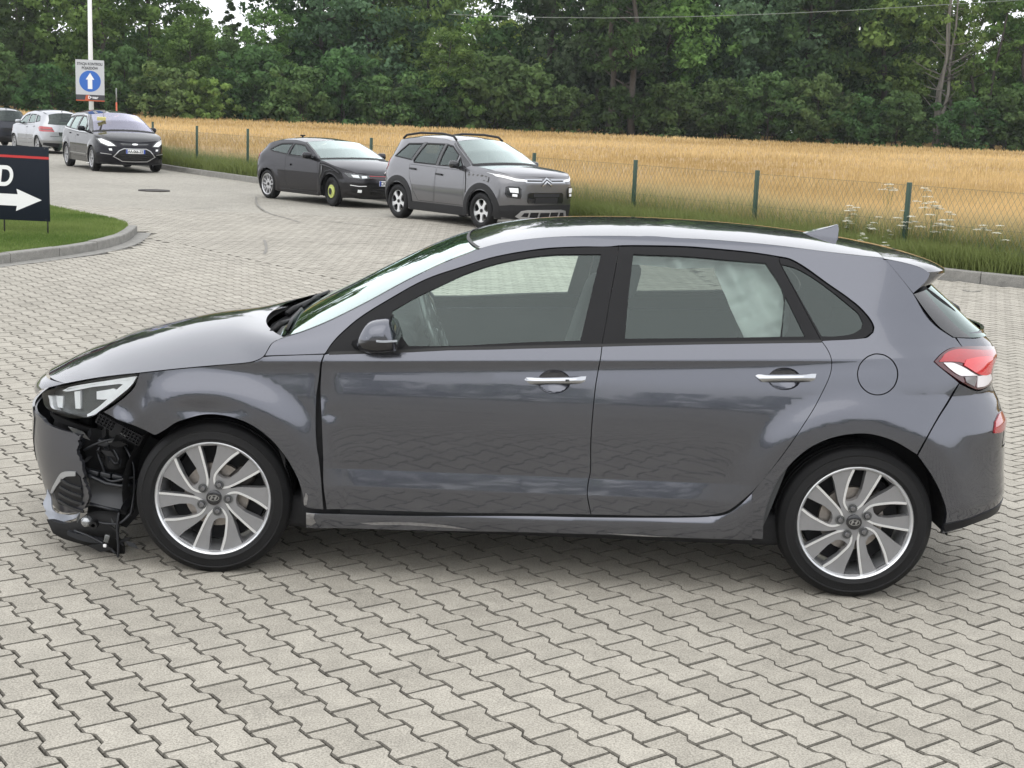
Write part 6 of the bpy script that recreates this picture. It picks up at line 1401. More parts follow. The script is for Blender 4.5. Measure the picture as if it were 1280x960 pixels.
def flap(uv, off=0.):
    y = -.62 - .10 * (uv[:, 0] + 2.05) / .1 * .5 - .012 * np.sin(uv[:, 0] * 60) - .012 * np.sin(uv[:, 1] * 75 + 1)
    P = np.stack([uv[:, 0], y, uv[:, 1]], 1); return P, np.tile(Vector((-.3, -.9, .35)).normalized(), (len(uv), 1))
panel('torn_bumper_lip', flap, fo_, M['torn'], hatch, mirror=False, thick=.008, step=.012, label='pale torn lip of the front bumper')
PM('undertray', 'tray', 'black', th=.05, bulge=.03)
PM('undertray_lip', 'tray2', 'duct', th=.02)
# bracket with a grid of slots
br = np.array(HP['bracket'][1])
a0, a1 = (br[0] + br[-1]) / 2, (br[3] + br[4]) / 2; dx = (a1 - a0); Lb = np.linalg.norm(dx); dx /= Lb; dz = np.array([-dx[1], dx[0]])
hol = []
for u in np.linspace(.06, .94, 13):
    for v in (-.013, .0, .013):
        if .42 < u < .56: continue
        c = a0 + dx * (u * Lb) + dz * v; w, hh = Lb * .026, .0048
        hol.append(np.array([c + dx * w + dz * hh, c - dx * w + dz * hh, c - dx * w - dz * hh, c + dx * w - dz * hh]))
outl = np.array([a0 + dz * .021, a1 + dz * .023, a1 - dz * .023, a0 - dz * .021])
panel('bumper_bracket', plane_map(-.825), outl, M['trim'], hatch, holes=hol, mirror=False, thick=.012, step=.03, smooth=False, hsmooth=False)
# fog lamp hanging loose, pump, cables, clips
fx, fz = HP['fog'][1][0]
fg = lathe('fog_lamp', [(0, -.024), (.010, -.023), (.019, -.018), (.024, -.007), (.024, .01), (.016, .04), (0, .045)], M['lamp_glass'], hatch, n=24, loc=(fx, -.755, fz))
lathe('lamp_socket', [(.008, -.022), (.017, -.022), (.018, 0), (.012, .03), (0, .03)], M['black'], fg, n=18, loc=(.036, -.012, -.007))
lathe('washer_pump', [(0, -.05), (.04, -.05), (.05, -.03), (.05, .05), (0, .05)], M['void'], hatch, n=20, loc=(-1.78, -.68, .44)).rotation_euler = (R(90), 0, 0)
box('connector', (-1.815, -.725, .505), (.05, .03, .03), M['duct'], hatch, rot=(0, R(12), 0), bev=.006)
box('connector', (-1.775, -.725, .515), (.04, .03, .025), M['lamp_dark'], hatch, rot=(0, R(-20), 0), bev=.005)
for pts in ([(-1.83, -.72, .51), (-1.84, -.73, .46), (-1.82, -.73, .40), (-1.81, -.72, .35)], [(-1.79, -.72, .50), (-1.75, -.74, .44), (-1.77, -.73, .42), (-1.80, -.73, .46)], [(-1.90, -.73, .47), (-1.85, -.74, .50), (-1.80, -.74, .52), (-1.74, -.73, .53)],
            [(-1.74, -.70, .50), (-1.69, -.74, .42), (-1.685, -.75, .30), (-1.70, -.75, .20)], [(-1.83, -.72, .36), (-1.78, -.745, .345), (-1.72, -.75, .36), (-1.68, -.75, .37)], [(-1.745, -.765, .215), (-1.752, -.77, .15), (-1.748, -.77, .07), (-1.752, -.765, .02)],
            [(-1.69, -.74, .22), (-1.74, -.76, .17), (-1.80, -.75, .16), (-1.84, -.75, .165)], [(-1.95, -.72, .115), (-1.87, -.74, .095), (-1.80, -.75, .06), (-1.765, -.75, .03)]):
    tube('loose_cable', [tuple(p) for p in _cr3(np.array(pts), 5)], .0055, M['duct'], hatch, n=6)
for k in range(3): box('bracket_rib', (-1.86 + .05 * k, -.72, .375 - .008 * k), (.045, .03, .02), M['duct'], hatch, rot=(0, R(12), 0), bev=.004)
box('loose_clip', (-1.797, -.765, .10), (.022, .015, .035), M['lamp_grey'], hatch, rot=(0, R(15), 0), bev=.004)
box('loose_clip', (-1.806, -.765, .068), (.014, .012, .014), M['plate_white'], hatch, bev=.003)
_rs = np.random.default_rng(12)
for k in range(22):   # shards and strips of broken plastic wedged in the open corner
    cx_, cz_ = _rs.uniform(-1.92, -1.70), (_rs.uniform(.40, .56) if k < 15 else _rs.uniform(.05, .20)); L_ = _rs.uniform(.02, .065); th_ = _rs.uniform(0, 6.28); w_ = L_ * _rs.uniform(.18, .5)
    o2 = np.array([(-L_, -w_ * .4), (-L_ * .2, -w_), (L_ * .5, -w_ * .3), (L_, w_ * .2), (L_ * .1, w_), (-L_ * .5, w_ * .35)]); c_, s_ = math.cos(th_), math.sin(th_)
    o2 = o2 @ np.array([[c_, s_], [-s_, c_]]) + [cx_, cz_]; y_ = _rs.uniform(-.775, -.715); ty, tz = _rs.normal(0, .5, 2)
    def shard(uv, off=0., y_=y_, ty=ty, tz=tz, c=(cx_, cz_)):
        P = np.stack([uv[:, 0], y_ + ty * (uv[:, 0] - c[0]) + tz * (uv[:, 1] - c[1]), uv[:, 1]], 1); n = np.array([ty, -1., tz]); n /= np.linalg.norm(n); return P, np.tile(n, (len(uv), 1))
    panel('broken_piece', shard, o2, M[['duct', 'trim', 'void', 'lamp_dark', 'duct', 'trim'][k % 6]], hatch, mirror=False, thick=.004, step=.05, smooth=False)
box('crash_beam', (-2.05, 0, .50), (.08, 1.1, .12), M['void'], hatch, bev=.02)
box('radiator', (-1.98, 0, .45), (.06, .9, .45), M['void'], hatch, bev=.01)

# --- wheels
TR = .3225
def tyre_geo(w=.225, r=TR, rr=.237, flat=.003):
    pr = [(rr - .006, -w * .40), (rr + .004, -w * .475), (rr + .016, -w * .515), (rr + .018, -w * .523), (rr + .021, -w * .523), (rr + .023, -w * .517), (rr + .044, -w * .53), (r - .036, -w * .522), (r - .034, -w * .528), (r - .030, -w * .528), (r - .028, -w * .512), (r - .012, -w * .47), (r - .004, -w * .42), (r - .001, -w * .36)]
    tr = []
    gro = [-.27, -.10, .10, .27]
    ys = sorted([-.36] + [g + d for g in gro for d in (-.028, -.024, .024, .028)] + [.36])
    for y in ys[1:-1]:
        g = min(gro, key=lambda q: abs(q - y)); tr.append((r - .007 if abs(y - g) < .026 else r, y * w))
    pr = pr + tr + [(a, -b) for a, b in pr[::-1]]
    V, F = lathe_geo(pr, 96)
    V = [(x, y, max(z, -r + flat) if z < 0 else z) for x, y, z in V]
    return V, F
_ty = tyre_geo(); _tyme = mesh_np('tyre', _ty[0], [_ty[1]], M['rubber']); _tymesh = _tyme.data; bpy.data.objects.remove(_tyme)
_tymesh.set_sharp_from_angle(angle=R(50))
RL = .2412
def pol(r, a): return (r * RL * math.cos(R(a)), r * RL * math.sin(R(a)))
def rim_parts(parent, spin, chir=1):
    """ten-spoke alloy: five pairs of flared blades; faces grey, edges machined"""
    rim = lathe('rim', [(1.0 * RL, -.098), (1.005 * RL, -.106), (.985 * RL, -.110), (.955 * RL, -.104), (.945 * RL, -.094), (.93 * RL, -.075), (.90 * RL, -.03), (.88 * RL, .06), (.95 * RL, .10), (.99 * RL, .105)], M['alu'], parent, n=72)
    def dish(uv, off=0.):
        r = np.hypot(uv[:, 0], uv[:, 1]) / RL; y = -.088 + .016 * np.clip(1 - r, 0, 1) - .004
        P = np.stack([uv[:, 0], y - off, uv[:, 1]], 1); n = np.stack([uv[:, 0] * -.05, np.full(len(uv), -1.), uv[:, 1] * -.05], 1); n /= np.linalg.norm(n, axis=1, keepdims=True); return P, n
    holes = []
    for k in range(5):
        b = spin + 72 * k
        q = lambda r, a: pol(r, b + a * chir)
        holes.append(np.array([q(.935, -7), q(.62, 4.5), q(.47, 12), q(.415, 14), q(.39, 9), q(.375, 0), q(.395, -9), q(.43, -15), q(.60, -19.5), q(.935, -19)]))
        holes.append(np.array([q(.935, 36), q(.60, 36.5), q(.42, 37.5), q(.33, 38), q(.34, 34), q(.46, 29.5), q(.63, 23), q(.80, 19), q(.935, 18)]))
    out = np.array([pol(.95, a) for a in np.arange(0, 360, 5)])
    V, T, Q, n = panel_geo(dish, out, holes, step=.012, thick=.035, smooth=False, hsmooth=False)
    mesh_np('spokes', V, [T, Q], M['alu_grey'], parent, n)
    ed = []
    for k in range(5):
        b = spin + 72 * k; q = lambda r, a: pol(r, b + a * chir)
        ed.append([q(.94, -5.5), q(.78, 0), q(.62, 6), q(.47, 14.5), q(.40, 19), q(.33, 21), q(.26, 20), q(.21, 14)])
        ed.append([q(.94, -35), q(.80, -35), q(.60, -34.5), q(.45, -33.5), q(.33, -30.5), q(.26, -24), q(.21, -14)])
    V_, T_, Q_, N_ = [], [], [], []; o = 0
    for e in ed:
        e = smooth_line(np.array(e), 60, 4, closed=False)
        V, T, Q, n = panel_geo(lambda uv, off=0.: dish(uv, .0025), strip(e, .010, .008), step=.03, thick=.006, smooth=False)
        V_.append(V); T_.append(T + o); Q_.append(Q + o); N_.append(n); o += len(V)
    mesh_np('spoke_edges', np.concatenate(V_), [np.concatenate(T_), np.concatenate(Q_)], M['alu'], parent, np.concatenate(N_))
    lathe('brake_disc', [(.05, -.03), (.135, -.03), (.135, -.005), (.05, -.005)], M['steel'], parent, n=40)
    lathe('wheel_well_back', [(0, .0), (.20, .0), (.205, .05), (0, .05)], M['void'], parent, n=32)
    box('brake_caliper', (.10 * (1 if spin > 80 else 1), -.015, .07), (.10, .05, .09), M['steel_dark'], parent, rot=(0, R(-45), 0), bev=.015)
    for k in range(5):
        x, z = pol(.245, spin + 72 * k)
        lathe('wheel_bolt', [(.013, -.066), (.0125, -.090), (.009, -.094), (0, -.094)], M['bolt'], parent, n=10, loc=(x, 0, z))
        lathe('bolt_recess', [(.020, -.0865), (.0145, -.0865), (.0135, -.066)], M['lamp_dark'], parent, n=14, loc=(x, 0, z))
    lathe('centre_cap', [(.032, -.078), (.031, -.090), (.026, -.092), (0, -.092)], M['gloss_black'], parent, n=28)
    # emblem: slanted H in an oval
    V_, Q_, T_, o = [], [], [], 0
    el = lambda a, b, n=36: np.array([(a * math.cos(t), b * math.sin(t)) for t in np.linspace(0, 2 * PI, n, endpoint=False)])
    sh = lambda P, k=.32: np.array([(x + k * y, y) for x, y in P])
    fl = plane_map(-.0925)
    def add(out, hs=()):
        nonlocal o
        V, T, Q, n = panel_geo(fl, out, hs, step=.01, thick=.003, smooth=False, hsmooth=False); V_.append(V); T_.append(T + o); Q_.append(Q + o); o += len(V)
    add(el(.0235, .0135), [el(.0205, .0108)])
    add(sh(np.array([(-.0135, -.0085), (-.007, -.0085), (-.006, -.0015), (.0035, .0008), (.0055, -.0085), (.0115, -.0085), (.0125, .0085), (.0065, .0085), (.0055, .0028), (-.004, .0010), (-.0055, .0085), (-.0125, .0085)])))
    mesh_np('emblem', np.concatenate(V_), [np.concatenate(T_), np.concatenate(Q_)], M['chrome'], parent, smooth=False)

def hatch_wheel(x, sd, spin, steer=0.):
    w = empty('wheel', (x, sd * .752, .3175 if x < 0 else .3210), 0, hatch)
    if sd > 0: w.rotation_euler = (0, 0, PI)
    else: w.rotation_euler = (0, 0, steer)
    link_mesh('tyre', _tymesh, w)
    rim_parts(w, spin, 1)
    return w
hatch_wheel(-1.329, -1, 122 - 54, R(0)); hatch_wheel(1.329, -1, 101)
hatch_wheel(-1.325, 1, 60); hatch_wheel(1.325, 1, 20)

# ================================================================ parked cars in the background
def rot_wheel(name, parent, x, sd, Rw, rimr, holes, matd, hub=.16, w=.205, spin=0., steer=0., capm=None, facem=None):
    wl = empty('wheel', (x, sd * w_half(parent), Rw), 0, parent)
    wl.rotation_euler = (0, 0, (PI if sd > 0 else 0) + steer)
    V, F = lathe_geo([(rimr, -w * .46), (rimr + .02, -w * .52), (rimr + .05, -w * .53), (Rw - .02, -w * .48), (Rw, -w * .36), (Rw, w * .36), (Rw - .02, w * .48), (rimr, w * .46)], 40)
    mesh_np('tyre', V, [F], M['rubber'], wl)
    lathe('rim', [(rimr * .94, -w * .44), (rimr, -w * .49), (rimr + .006, -w * .47), (rimr * .9, -w * .30), (rimr * .86, w * .3)], matd, wl, n=40)
    def dish(uv, off=0.):
        r = np.hypot(uv[:, 0], uv[:, 1]) / rimr; P = np.stack([uv[:, 0], -w * .40 + .02 * (1 - r) - off, uv[:, 1]], 1); return P, np.tile([0, -1., 0], (len(uv), 1))
    pl = lambda r, a: (r * rimr * math.cos(R(a + spin)), r * rimr * math.sin(R(a + spin)))
    hs = [np.array([pl(r, a) for r, a in h]) for h in holes]
    V, T, Q, n = panel_geo(dish, np.array([pl(.955, a) for a in range(0, 360, 8)]), hs, step=.03, thick=.03, smooth=False, hsmooth=False)
    mesh_np('spokes', V, [T, Q], facem or matd, wl, n)
    lathe('brake_disc', [(0, -.02), (rimr * .66, -.02), (rimr * .68, .03), (0, .03)], M['steel_dark'], wl, n=24)
    lathe('centre_cap', [(rimr * .15, -w * .36), (rimr * .14, -w * .40), (0, -w * .40)], capm or M['black'], wl, n=18)
    return wl
def w_half(p): return p['_wy']

def sector_holes(n, r0, r1, a_in, a_out, pair=None):
    out = []
    for k in range(n):
        b = 360 / n * k
        out.append([(r1, b - a_out), (r1, b), (r1, b + a_out), ((r0 + r1) / 2, b + (a_in + a_out) / 2), (r0, b + a_in), (r0 * .93, b), (r0, b - a_in), ((r0 + r1) / 2, b - (a_in + a_out) / 2)])
    return out

def build_car(sp, label, pos, heading, scale=1., group=None):
    belt, H = sp['belt'], sp['H']; W2 = sp['W'] / 2; wb = sp['wb']; Rw = sp['R']
    zs_, ys_ = integ([(0, -28), (.2, -10), (.4, -3), (.62, 1), (.8, 5), (belt - .07, 11), (belt + .05, 20), (belt + .25, 26), (H - .18, 32), (H - .08, 45), (H, 60)], .66, W2)
    def core(x, z):
        y = np.interp(z, zs_, ys_)
        for wx in (-wb / 2, wb / 2):
            r = np.hypot(x - wx, z - Rw); y = y + .012 * (1 - sstep(Rw + .10, Rw + .22, r))
        g_ = sstep(belt - .05, belt + .2, z)
        return y * (1 - g_ * .16 * np.clip((sp['xa'] - x) / 1.0, 0, 2) ** 2) * (1 - g_ * .07 * np.clip((x - sp['xc']) / 1., 0, 2) ** 2)
    S = Surf(core, np.array([p[1] for p in sp['nose']]), np.array([p[0] for p in sp['nose']]), sp.get('LF', .80), sp.get('PF', 2.7), np.array([p[1] for p in sp['tail']]), np.array([p[0] for p in sp['tail']]), sp.get('LR', .6), sp.get('PR', 3.0))
    root = empty(sp['name'], (*pos, -.008), math.atan2(-heading[1], -heading[0])); root.scale = (scale,) * 3; root['_wy'] = W2 - .105
    tag(root, label, 'car', group)
    pt = sp['paint']; mp = S.map
    X = lambda pts: np.array([(float(S.sx_of(x, z)), z) for x, z in pts])
    SF = lambda z: float(S.xf(z) + S.LF - .75 * PI / 2); SR = lambda z: float(S.xr(z) - S.LR + .6 * PI / 2)
    E3 = lambda pts: np.array([S.pos(S.sx_of(x, z), np.array(z)) for x, z in pts])
    ra = Rw + sp.get('arch', .055)
    arc = lambda wx, a0, a1: [(wx + ra * math.cos(R(a)), Rw + ra * math.sin(R(a))) for a in np.linspace(a0, a1, 13)]
    zl, zn = sp['zlow'], sp['sill']
    a_ = math.degrees(math.asin(max(-1, min(1, (zn - Rw) / ra))))
    lo = [(SF(zl), zl)] + [tuple(p) for p in X([(-wb / 2 - ra - .25, zl + .02)])]
    lo += [tuple(p) for p in X(arc(-wb / 2, 180 - a_, a_))] + [tuple(p) for p in X(arc(wb / 2, 180 - a_, a_))] + [tuple(p) for p in X([(wb / 2 + ra + .2, zl + .06)])] + [(SR(zl + .08), zl + .08)]
    top = [(SR(sp['reare'][-1][1]), sp['reare'][-1][1])] + [tuple(p) for p in X(sp['reare'][::-1])] + [tuple(p) for p in X(sp['roofe'][::-1])] + [tuple(p) for p in X(sp['wse'][::-1])] + [tuple(p) for p in X(sp['hoode'][::-1])] + [(SF(sp['hoodc'][0][1]), sp['hoodc'][0][1])]
    doors = [X(d) for d in sp['doors']]; wins = [X(w) for w in sp['windows']]
    zc_ = sp['hoodc'][0][1]; zr_ = sp['reare'][-1][1]
    noseline = [(SF(z), z) for z in np.linspace(zc_, zl, 9)[1:-1]]; tailline = [(SR(z), z) for z in np.linspace(zl + .08, zr_, 9)[1:-1]]
    panel('body', mp, np.array(lo + tailline + top + noseline), pt, root, holes=doors + wins, step=.055, thick=.02, smooth=False, hsmooth=False)
    for d in doors:
        panel('door', mp, d, pt, root, gap=.006, step=.06, thick=.02, smooth=False)
        panel('door_gap', mp, inset(densify(d, .06), -.01), M['void'], root, off=-.022, step=.12, thick=0, smooth=False)
    for hx, hz in sp['handles']:
        panel('door_handle', mp, X([(hx - .09, hz - .018), (hx + .09, hz - .012), (hx + .09, hz + .02), (hx - .09, hz + .015)]), sp.get('handle_mat', pt), root, off=.03, thick=.03, step=.05)
    wm_ = sp.get('win_mats', ['glass_f'] * len(wins))
    for w, g_ in zip(wins, wm_):
        panel('window', mp, w, M[g_], root, off=-.008, thick=0, step=.1, gap=-.006, smooth=False)
        A = densify(w, .04); panel('window_seal', mp, inset(A, -.004), sp.get('seal', M['trim']), root, holes=[inset(A, .022)], off=.002, thick=.01, step=.05, smooth=False, hsmooth=False)
    if sp.get('pillar'):
        for pl in sp['pillar']: panel('black_pillar', mp, X(pl), M['gloss_black'], root, off=.002, thick=.006, step=.06, smooth=False)
    for nm, e, c, m_, k in (('bonnet', 'hoode', 'hoodc', pt, 2.2), ('windscreen', 'wse', 'wsc', M[sp.get('ws_mat', 'glass_w2')], 2.2), ('roof', 'roofe', 'roofc', pt, 2.4), ('rear_window', 'reare', 'rearc', M['glass_dark'], 2.6)):
        loft(nm, E3(sp[e]), sp[c], m_, root, k=k, nu=22, nv=12)
    we = E3(sp['wse']); loft('screen_band', we + [0, 0, .003], [(a, b + .003) for a, b in sp['wsc']], M['gloss_black'], root, k=2.2, nu=16, nv=3, v0=0, v1=.05)
    loft('screen_base', we + [0, 0, .004], [(a, b + .004) for a, b in sp['wsc']], M['black'], root, k=2.2, nu=3, nv=14, u0=0, u1=.07)
    # cabin, underside, arches
    xa, xz = sp['wse'][0][0], sp['reare'][0][0]
    box('floor_pan', (0, 0, zn + .06), (wb * .95, sp['W'] * .86, .12), M['void'], root, bev=0)
    box('floor_pan', (-wb / 2, 0, zn + .18), (1.0, sp['W'] * .50, .3), M['void'], root, bev=0)
    box('floor_pan', (wb / 2, 0, zn + .2), (.9, sp['W'] * .50, .3), M['void'], root, bev=0)
    box('dashboard', (xa + .42, 0, belt - .10), (.5, sp['W'] * .74, .22), M['dash'], root, bev=.05)
    for y in (-.36, .36):
        s_ = empty('front_seat', (0, 0, 0), 0, root)
        box('backrest', (xa + 1.30, y, belt - .05), (.14, .46, .62), M['seat'], s_, rot=(0, R(14), 0), bev=.05)
        box('headrest', (xa + 1.42, y, belt + .32), (.09, .25, .16), M['seat'], s_, rot=(0, R(10), 0), bev=.04)
    box('rear_seat', (xa + 2.15, 0, belt - .08), (.16, 1.2, .55), M['seat'], root, rot=(0, R(18), 0), bev=.05)
    for wx in (-wb / 2, wb / 2):
        for sd in (-1, 1):
            V = []; n = 16
            for i in range(n + 1):
                a = R(-20) + R(220) * i / n
                for y in (W2 - .05, W2 - .38): V.append((wx + (ra + .01) * math.cos(a), sd * y, Rw + (ra + .01) * math.sin(a)))
            V.append((wx, sd * (W2 - .38), Rw)); c = len(V) - 1
            mesh_np('wheel_liner', V, [[(2 * i, 2 * i + 1, 2 * i + 3, 2 * i + 2) for i in range(n)], [(c, 2 * i + 1, 2 * i + 3) for i in range(n)]], M['void'], root, smooth=False)
    # mirrors
    mx_, mz = sp['mirror']
    yb = float(-S.pos(np.array(mx_), np.array(mz))[1])
    for sd in (-1, 1):
        mo = empty('side_mirror', (0, 0, 0), 0, root)
        box('mirror_cap', (mx_ + .02, sd * (yb + .13), mz + .03), (.12, .20, .14), sp.get('mirror_mat', pt), mo, bev=.05, seg=3)
        box('mirror_arm', (mx_ + .02, sd * (yb + .02), mz - .03), (.06, .12, .04), M['black'], mo, bev=.015)
    # front and rear fittings
    def half(fn, pts): return np.array([(float(fn(y, z)), z) for y, z in pts])
    def front(nm, pts, m_, off=.004, th=.012, both=True, par=None, holes=(), step=.04, corner=38, fn=None):
        o = half(fn or S.sx_front, densify(np.array(pts, float), .05)); hs = [half(fn or S.sx_front, densify(np.array(h, float), .05)) for h in holes]
        V, T, Q, n = panel_geo(mp, o, hs, step=step, thick=th, off=off, smooth=False, hsmooth=False)
        if both is True:   # one mesh running across the centre line
            k = np.array([1, -1, 1]); m = len(V)
            return mesh_np(nm, np.concatenate([V, V * k]), [np.concatenate([T, T[:, ::-1] + m]), np.concatenate([Q, Q[:, ::-1] + m])], m_, par or root, np.concatenate([n, n * k]))
        res = [mesh_np(nm, V * np.array([1, 1 if sd < 0 else -1, 1]), [T if sd < 0 else T[:, ::-1], Q if sd < 0 else Q[:, ::-1]], m_, par or root, n * np.array([1, 1 if sd < 0 else -1, 1])) for sd in ((-1, 1) if both == 'pair' else (both,))]
        return res
    rear = lambda *a, **k: front(*a, fn=S.sx_rear, **k)
    def plate(x, z, txt, rearward=False):
        p = box('number_plate', (x, 0, z), (.012, .52, .11), M['plate_white'], root, bev=.003)
        for s_ in (-1, 1): box('country_band', (x - .0065 * (1 if not rearward else -1), s_ * .238, z), (.004, .042, .105), M['plate_blue'], p, bev=0)
        rt = Matrix(((0, 0, -1), (-1, 0, 0), (0, 1, 0))) if not rearward else Matrix(((0, 0, 1), (1, 0, 0), (0, 1, 0)))
        text_mesh('plate_letters', txt, .105, M['ink'], p, Matrix.Translation((x - .0085 * (1 if not rearward else -1), 0, z)) @ rt.to_4x4(), width=.86, offset=.002)
    for x in (-wb / 2, wb / 2):
        for sd in (-1, 1): sp['wheel'](root, x, sd)
    sp['extra'](locals())
    del root['_wy']
    return root

def profile(nx, zlo, zhi, tuck=.12): return [(nx + tuck * .7, zlo), (nx + .02, zlo + .12), (nx, zlo + .25), (nx + .015, zhi - .1), (nx + .05, zhi)]

# ---- small grey crossover
M['cross_paint'] = paint('pearl_grey_paint', (.15, .149, .157), metal=.85, rough=.32, dust=.03)
M['clad'] = mat('grey_black_cladding', (.018, .018, .019), .6, var=.2, spec=.3)
M['skid'] = mat('satin_silver_trim', (.52, .52, .53), .35, metal=.7, var=.05)
def c3_wheel(root, x, sd):
    hs = []
    for k in range(5):
        b = 72 * k; hs.append([(.90, b - 20), (.92, b), (.90, b + 20), (.70, b + 25), (.48, b + 20), (.34, b), (.48, b - 20), (.70, b - 25)])
    rot_wheel('w', root, x, sd, .325, .222, hs, M['black'], spin=20, facem=M['alu'], capm=M['black'])
def c3_extra(L):
    root, mp, X, front, rear, S, E3, box_ = L['root'], L['mp'], L['X'], L['front'], L['rear'], L['S'], L['E3'], box
    wb, Rw = 2.604, .325
    for wx in (-wb / 2, wb / 2):
        o = [(wx + .495 * math.cos(R(a)), Rw + .495 * math.sin(R(a))) for a in np.linspace(-14, 194, 21)] + [(wx + .385 * math.cos(R(a)), Rw + .385 * math.sin(R(a))) for a in np.linspace(194, -14, 21)]
        panel('arch_cladding', mp, X(o), M['clad'], root, off=.012, thick=.016, step=.05, smooth=False)
    panel('sill_cladding', mp, X([(-.88, .20), (.88, .20), (.86, .36), (-.86, .36)]), M['clad'], root, off=.012, thick=.016, step=.08, smooth=False)
    front('lower_bumper', [(0, .20), (.62, .22), (.86, .26), (.875, .44), (.70, .47), (0, .47)], M['clad'], off=.006)
    sl = [[(0.0, .245), (.10, .245), (.10, .345), (0.0, .345)], [(.14, .245), (.33, .25), (.33, .345), (.14, .345)]]
    front('skid_plate', [(0, .205), (.48, .215), (.60, .27), (.52, .365), (.40, .385), (0, .385)], M['skid'], off=.018, holes=[sl[1]])
    front('skid_slot', [(0, .25), (.11, .25), (.11, .34), (0, .34)], M['void'], off=.026, th=.004); front('skid_slot', [(.15, .25), (.33, .255), (.33, .34), (.15, .34)], M['void'], off=.019, th=.004, both='pair'); front('skid_slot', [(.37, .265), (.50, .275), (.46, .34), (.37, .34)], M['void'], off=.026, th=.004, both='pair')
    front('air_intake', [(0, .50), (.40, .50), (.42, .53), (.42, .66), (.38, .69), (0, .69)], M['gloss_black'], off=.012)
    front('intake_mesh', [(0, .61), (.30, .61), (.30, .675), (0, .675)], M['clad'], off=.018); front('plate_holder', [(0, .50), (.26, .50), (.26, .60), (0, .60)], M['clad'], off=.024)
    hl = front('headlight', [(.56, .58), (.76, .60), (.79, .66), (.775, .78), (.73, .80), (.58, .79), (.54, .75), (.54, .62)], M['gloss_black'], off=.012, both='pair')
    for i, h in enumerate(hl):
        sd = (-1, 1)[i]
        front('lamp_unit', [(.595, .68), (.72, .69), (.735, .765), (.60, .765)], M['lamp_white'], off=.020, both=sd, par=h); front('lamp_unit', [(.615, .615), (.69, .62), (.69, .665), (.615, .66)], M['lamp_white'], off=.020, both=sd, par=h)
    front('day_light', [(.42, .915), (.62, .93), (.80, .985), (.84, 1.01), (.83, .955), (.62, .885), (.42, .880)], M['lamp_white'], off=.008, both='pair')
    for z in (.925, .875): front('chrome_bar', [(.10, z), (.46, z + .002), (.46, z - .018), (.10, z - .020)], M['chrome'], off=.012, th=.01, both='pair')
    front('grille_gap', [(0, .895), (.46, .90), (.46, .882), (0, .876)], M['gloss_black'], off=.008)
    em = []
    for z in (.90, .845):
        front('emblem', [(0, z + .055), (.115, z - .025), (.115, z - .05), (0, z + .022)], M['chrome'], off=.022, th=.012)
    for sd in (-1, 1):
        E = E3([(-.10, 1.535), (.4, 1.578), (1.1, 1.573), (1.65, 1.515)])
        P = [Vector((p[0], p[1] * (1 if sd < 0 else -1) * .97, p[2] + (.005 if i in (0, 3) else .062))) for i, p in enumerate(E)]
        P = [P[0], P[0].lerp(P[1], .22) + Vector((0, 0, .045)), P[1], P[2], P[3].lerp(P[2], .2) + Vector((0, 0, .04)), P[3]]
        tube('roof_rail', P, .022, M['clad'], root)
    panel('tail_lamp', mp, X([(1.72, .98), (1.78, 1.13), (1.90, 1.12), (1.955, 1.0), (1.95, .90), (1.80, .90)]), M['red'], root, off=.008, thick=.02, step=.05)
    # crumpled right wing and sprung door gap
    panel('wing_dent', lambda uv, off=0.: (lambda P, n: (P + n * (.004 - .03 * np.exp(-((uv[:, :1] + 1.08) / .18) ** 2 - ((uv[:, 1:] - .86) / .07) ** 2) + .01 * np.sin(uv[:, :1] * 50 + uv[:, 1:] * 30)), n + .35 * np.stack([np.sin(uv[:, 0] * 60), 0 * uv[:, 0], np.cos(uv[:, 1] * 70)], 1)))(*mp(uv, 0.)), X([(-1.50, .93), (-1.2, .975), (-.90, 1.0), (-.86, .86), (-1.0, .84), (-1.3, .86), (-1.5, .84)]), M['cross_paint'], root, mirror=False, side=1, thick=0, step=.03, label='crumpled top of the right front wing')
    panel('open_gap', mp, X([(-.80, 1.03), (-.77, 1.03), (-.83, .82), (-.845, .62), (-.86, .62), (-.85, .82)]), M['void'], root, mirror=False, side=1, off=.004, thick=.004, step=.05)
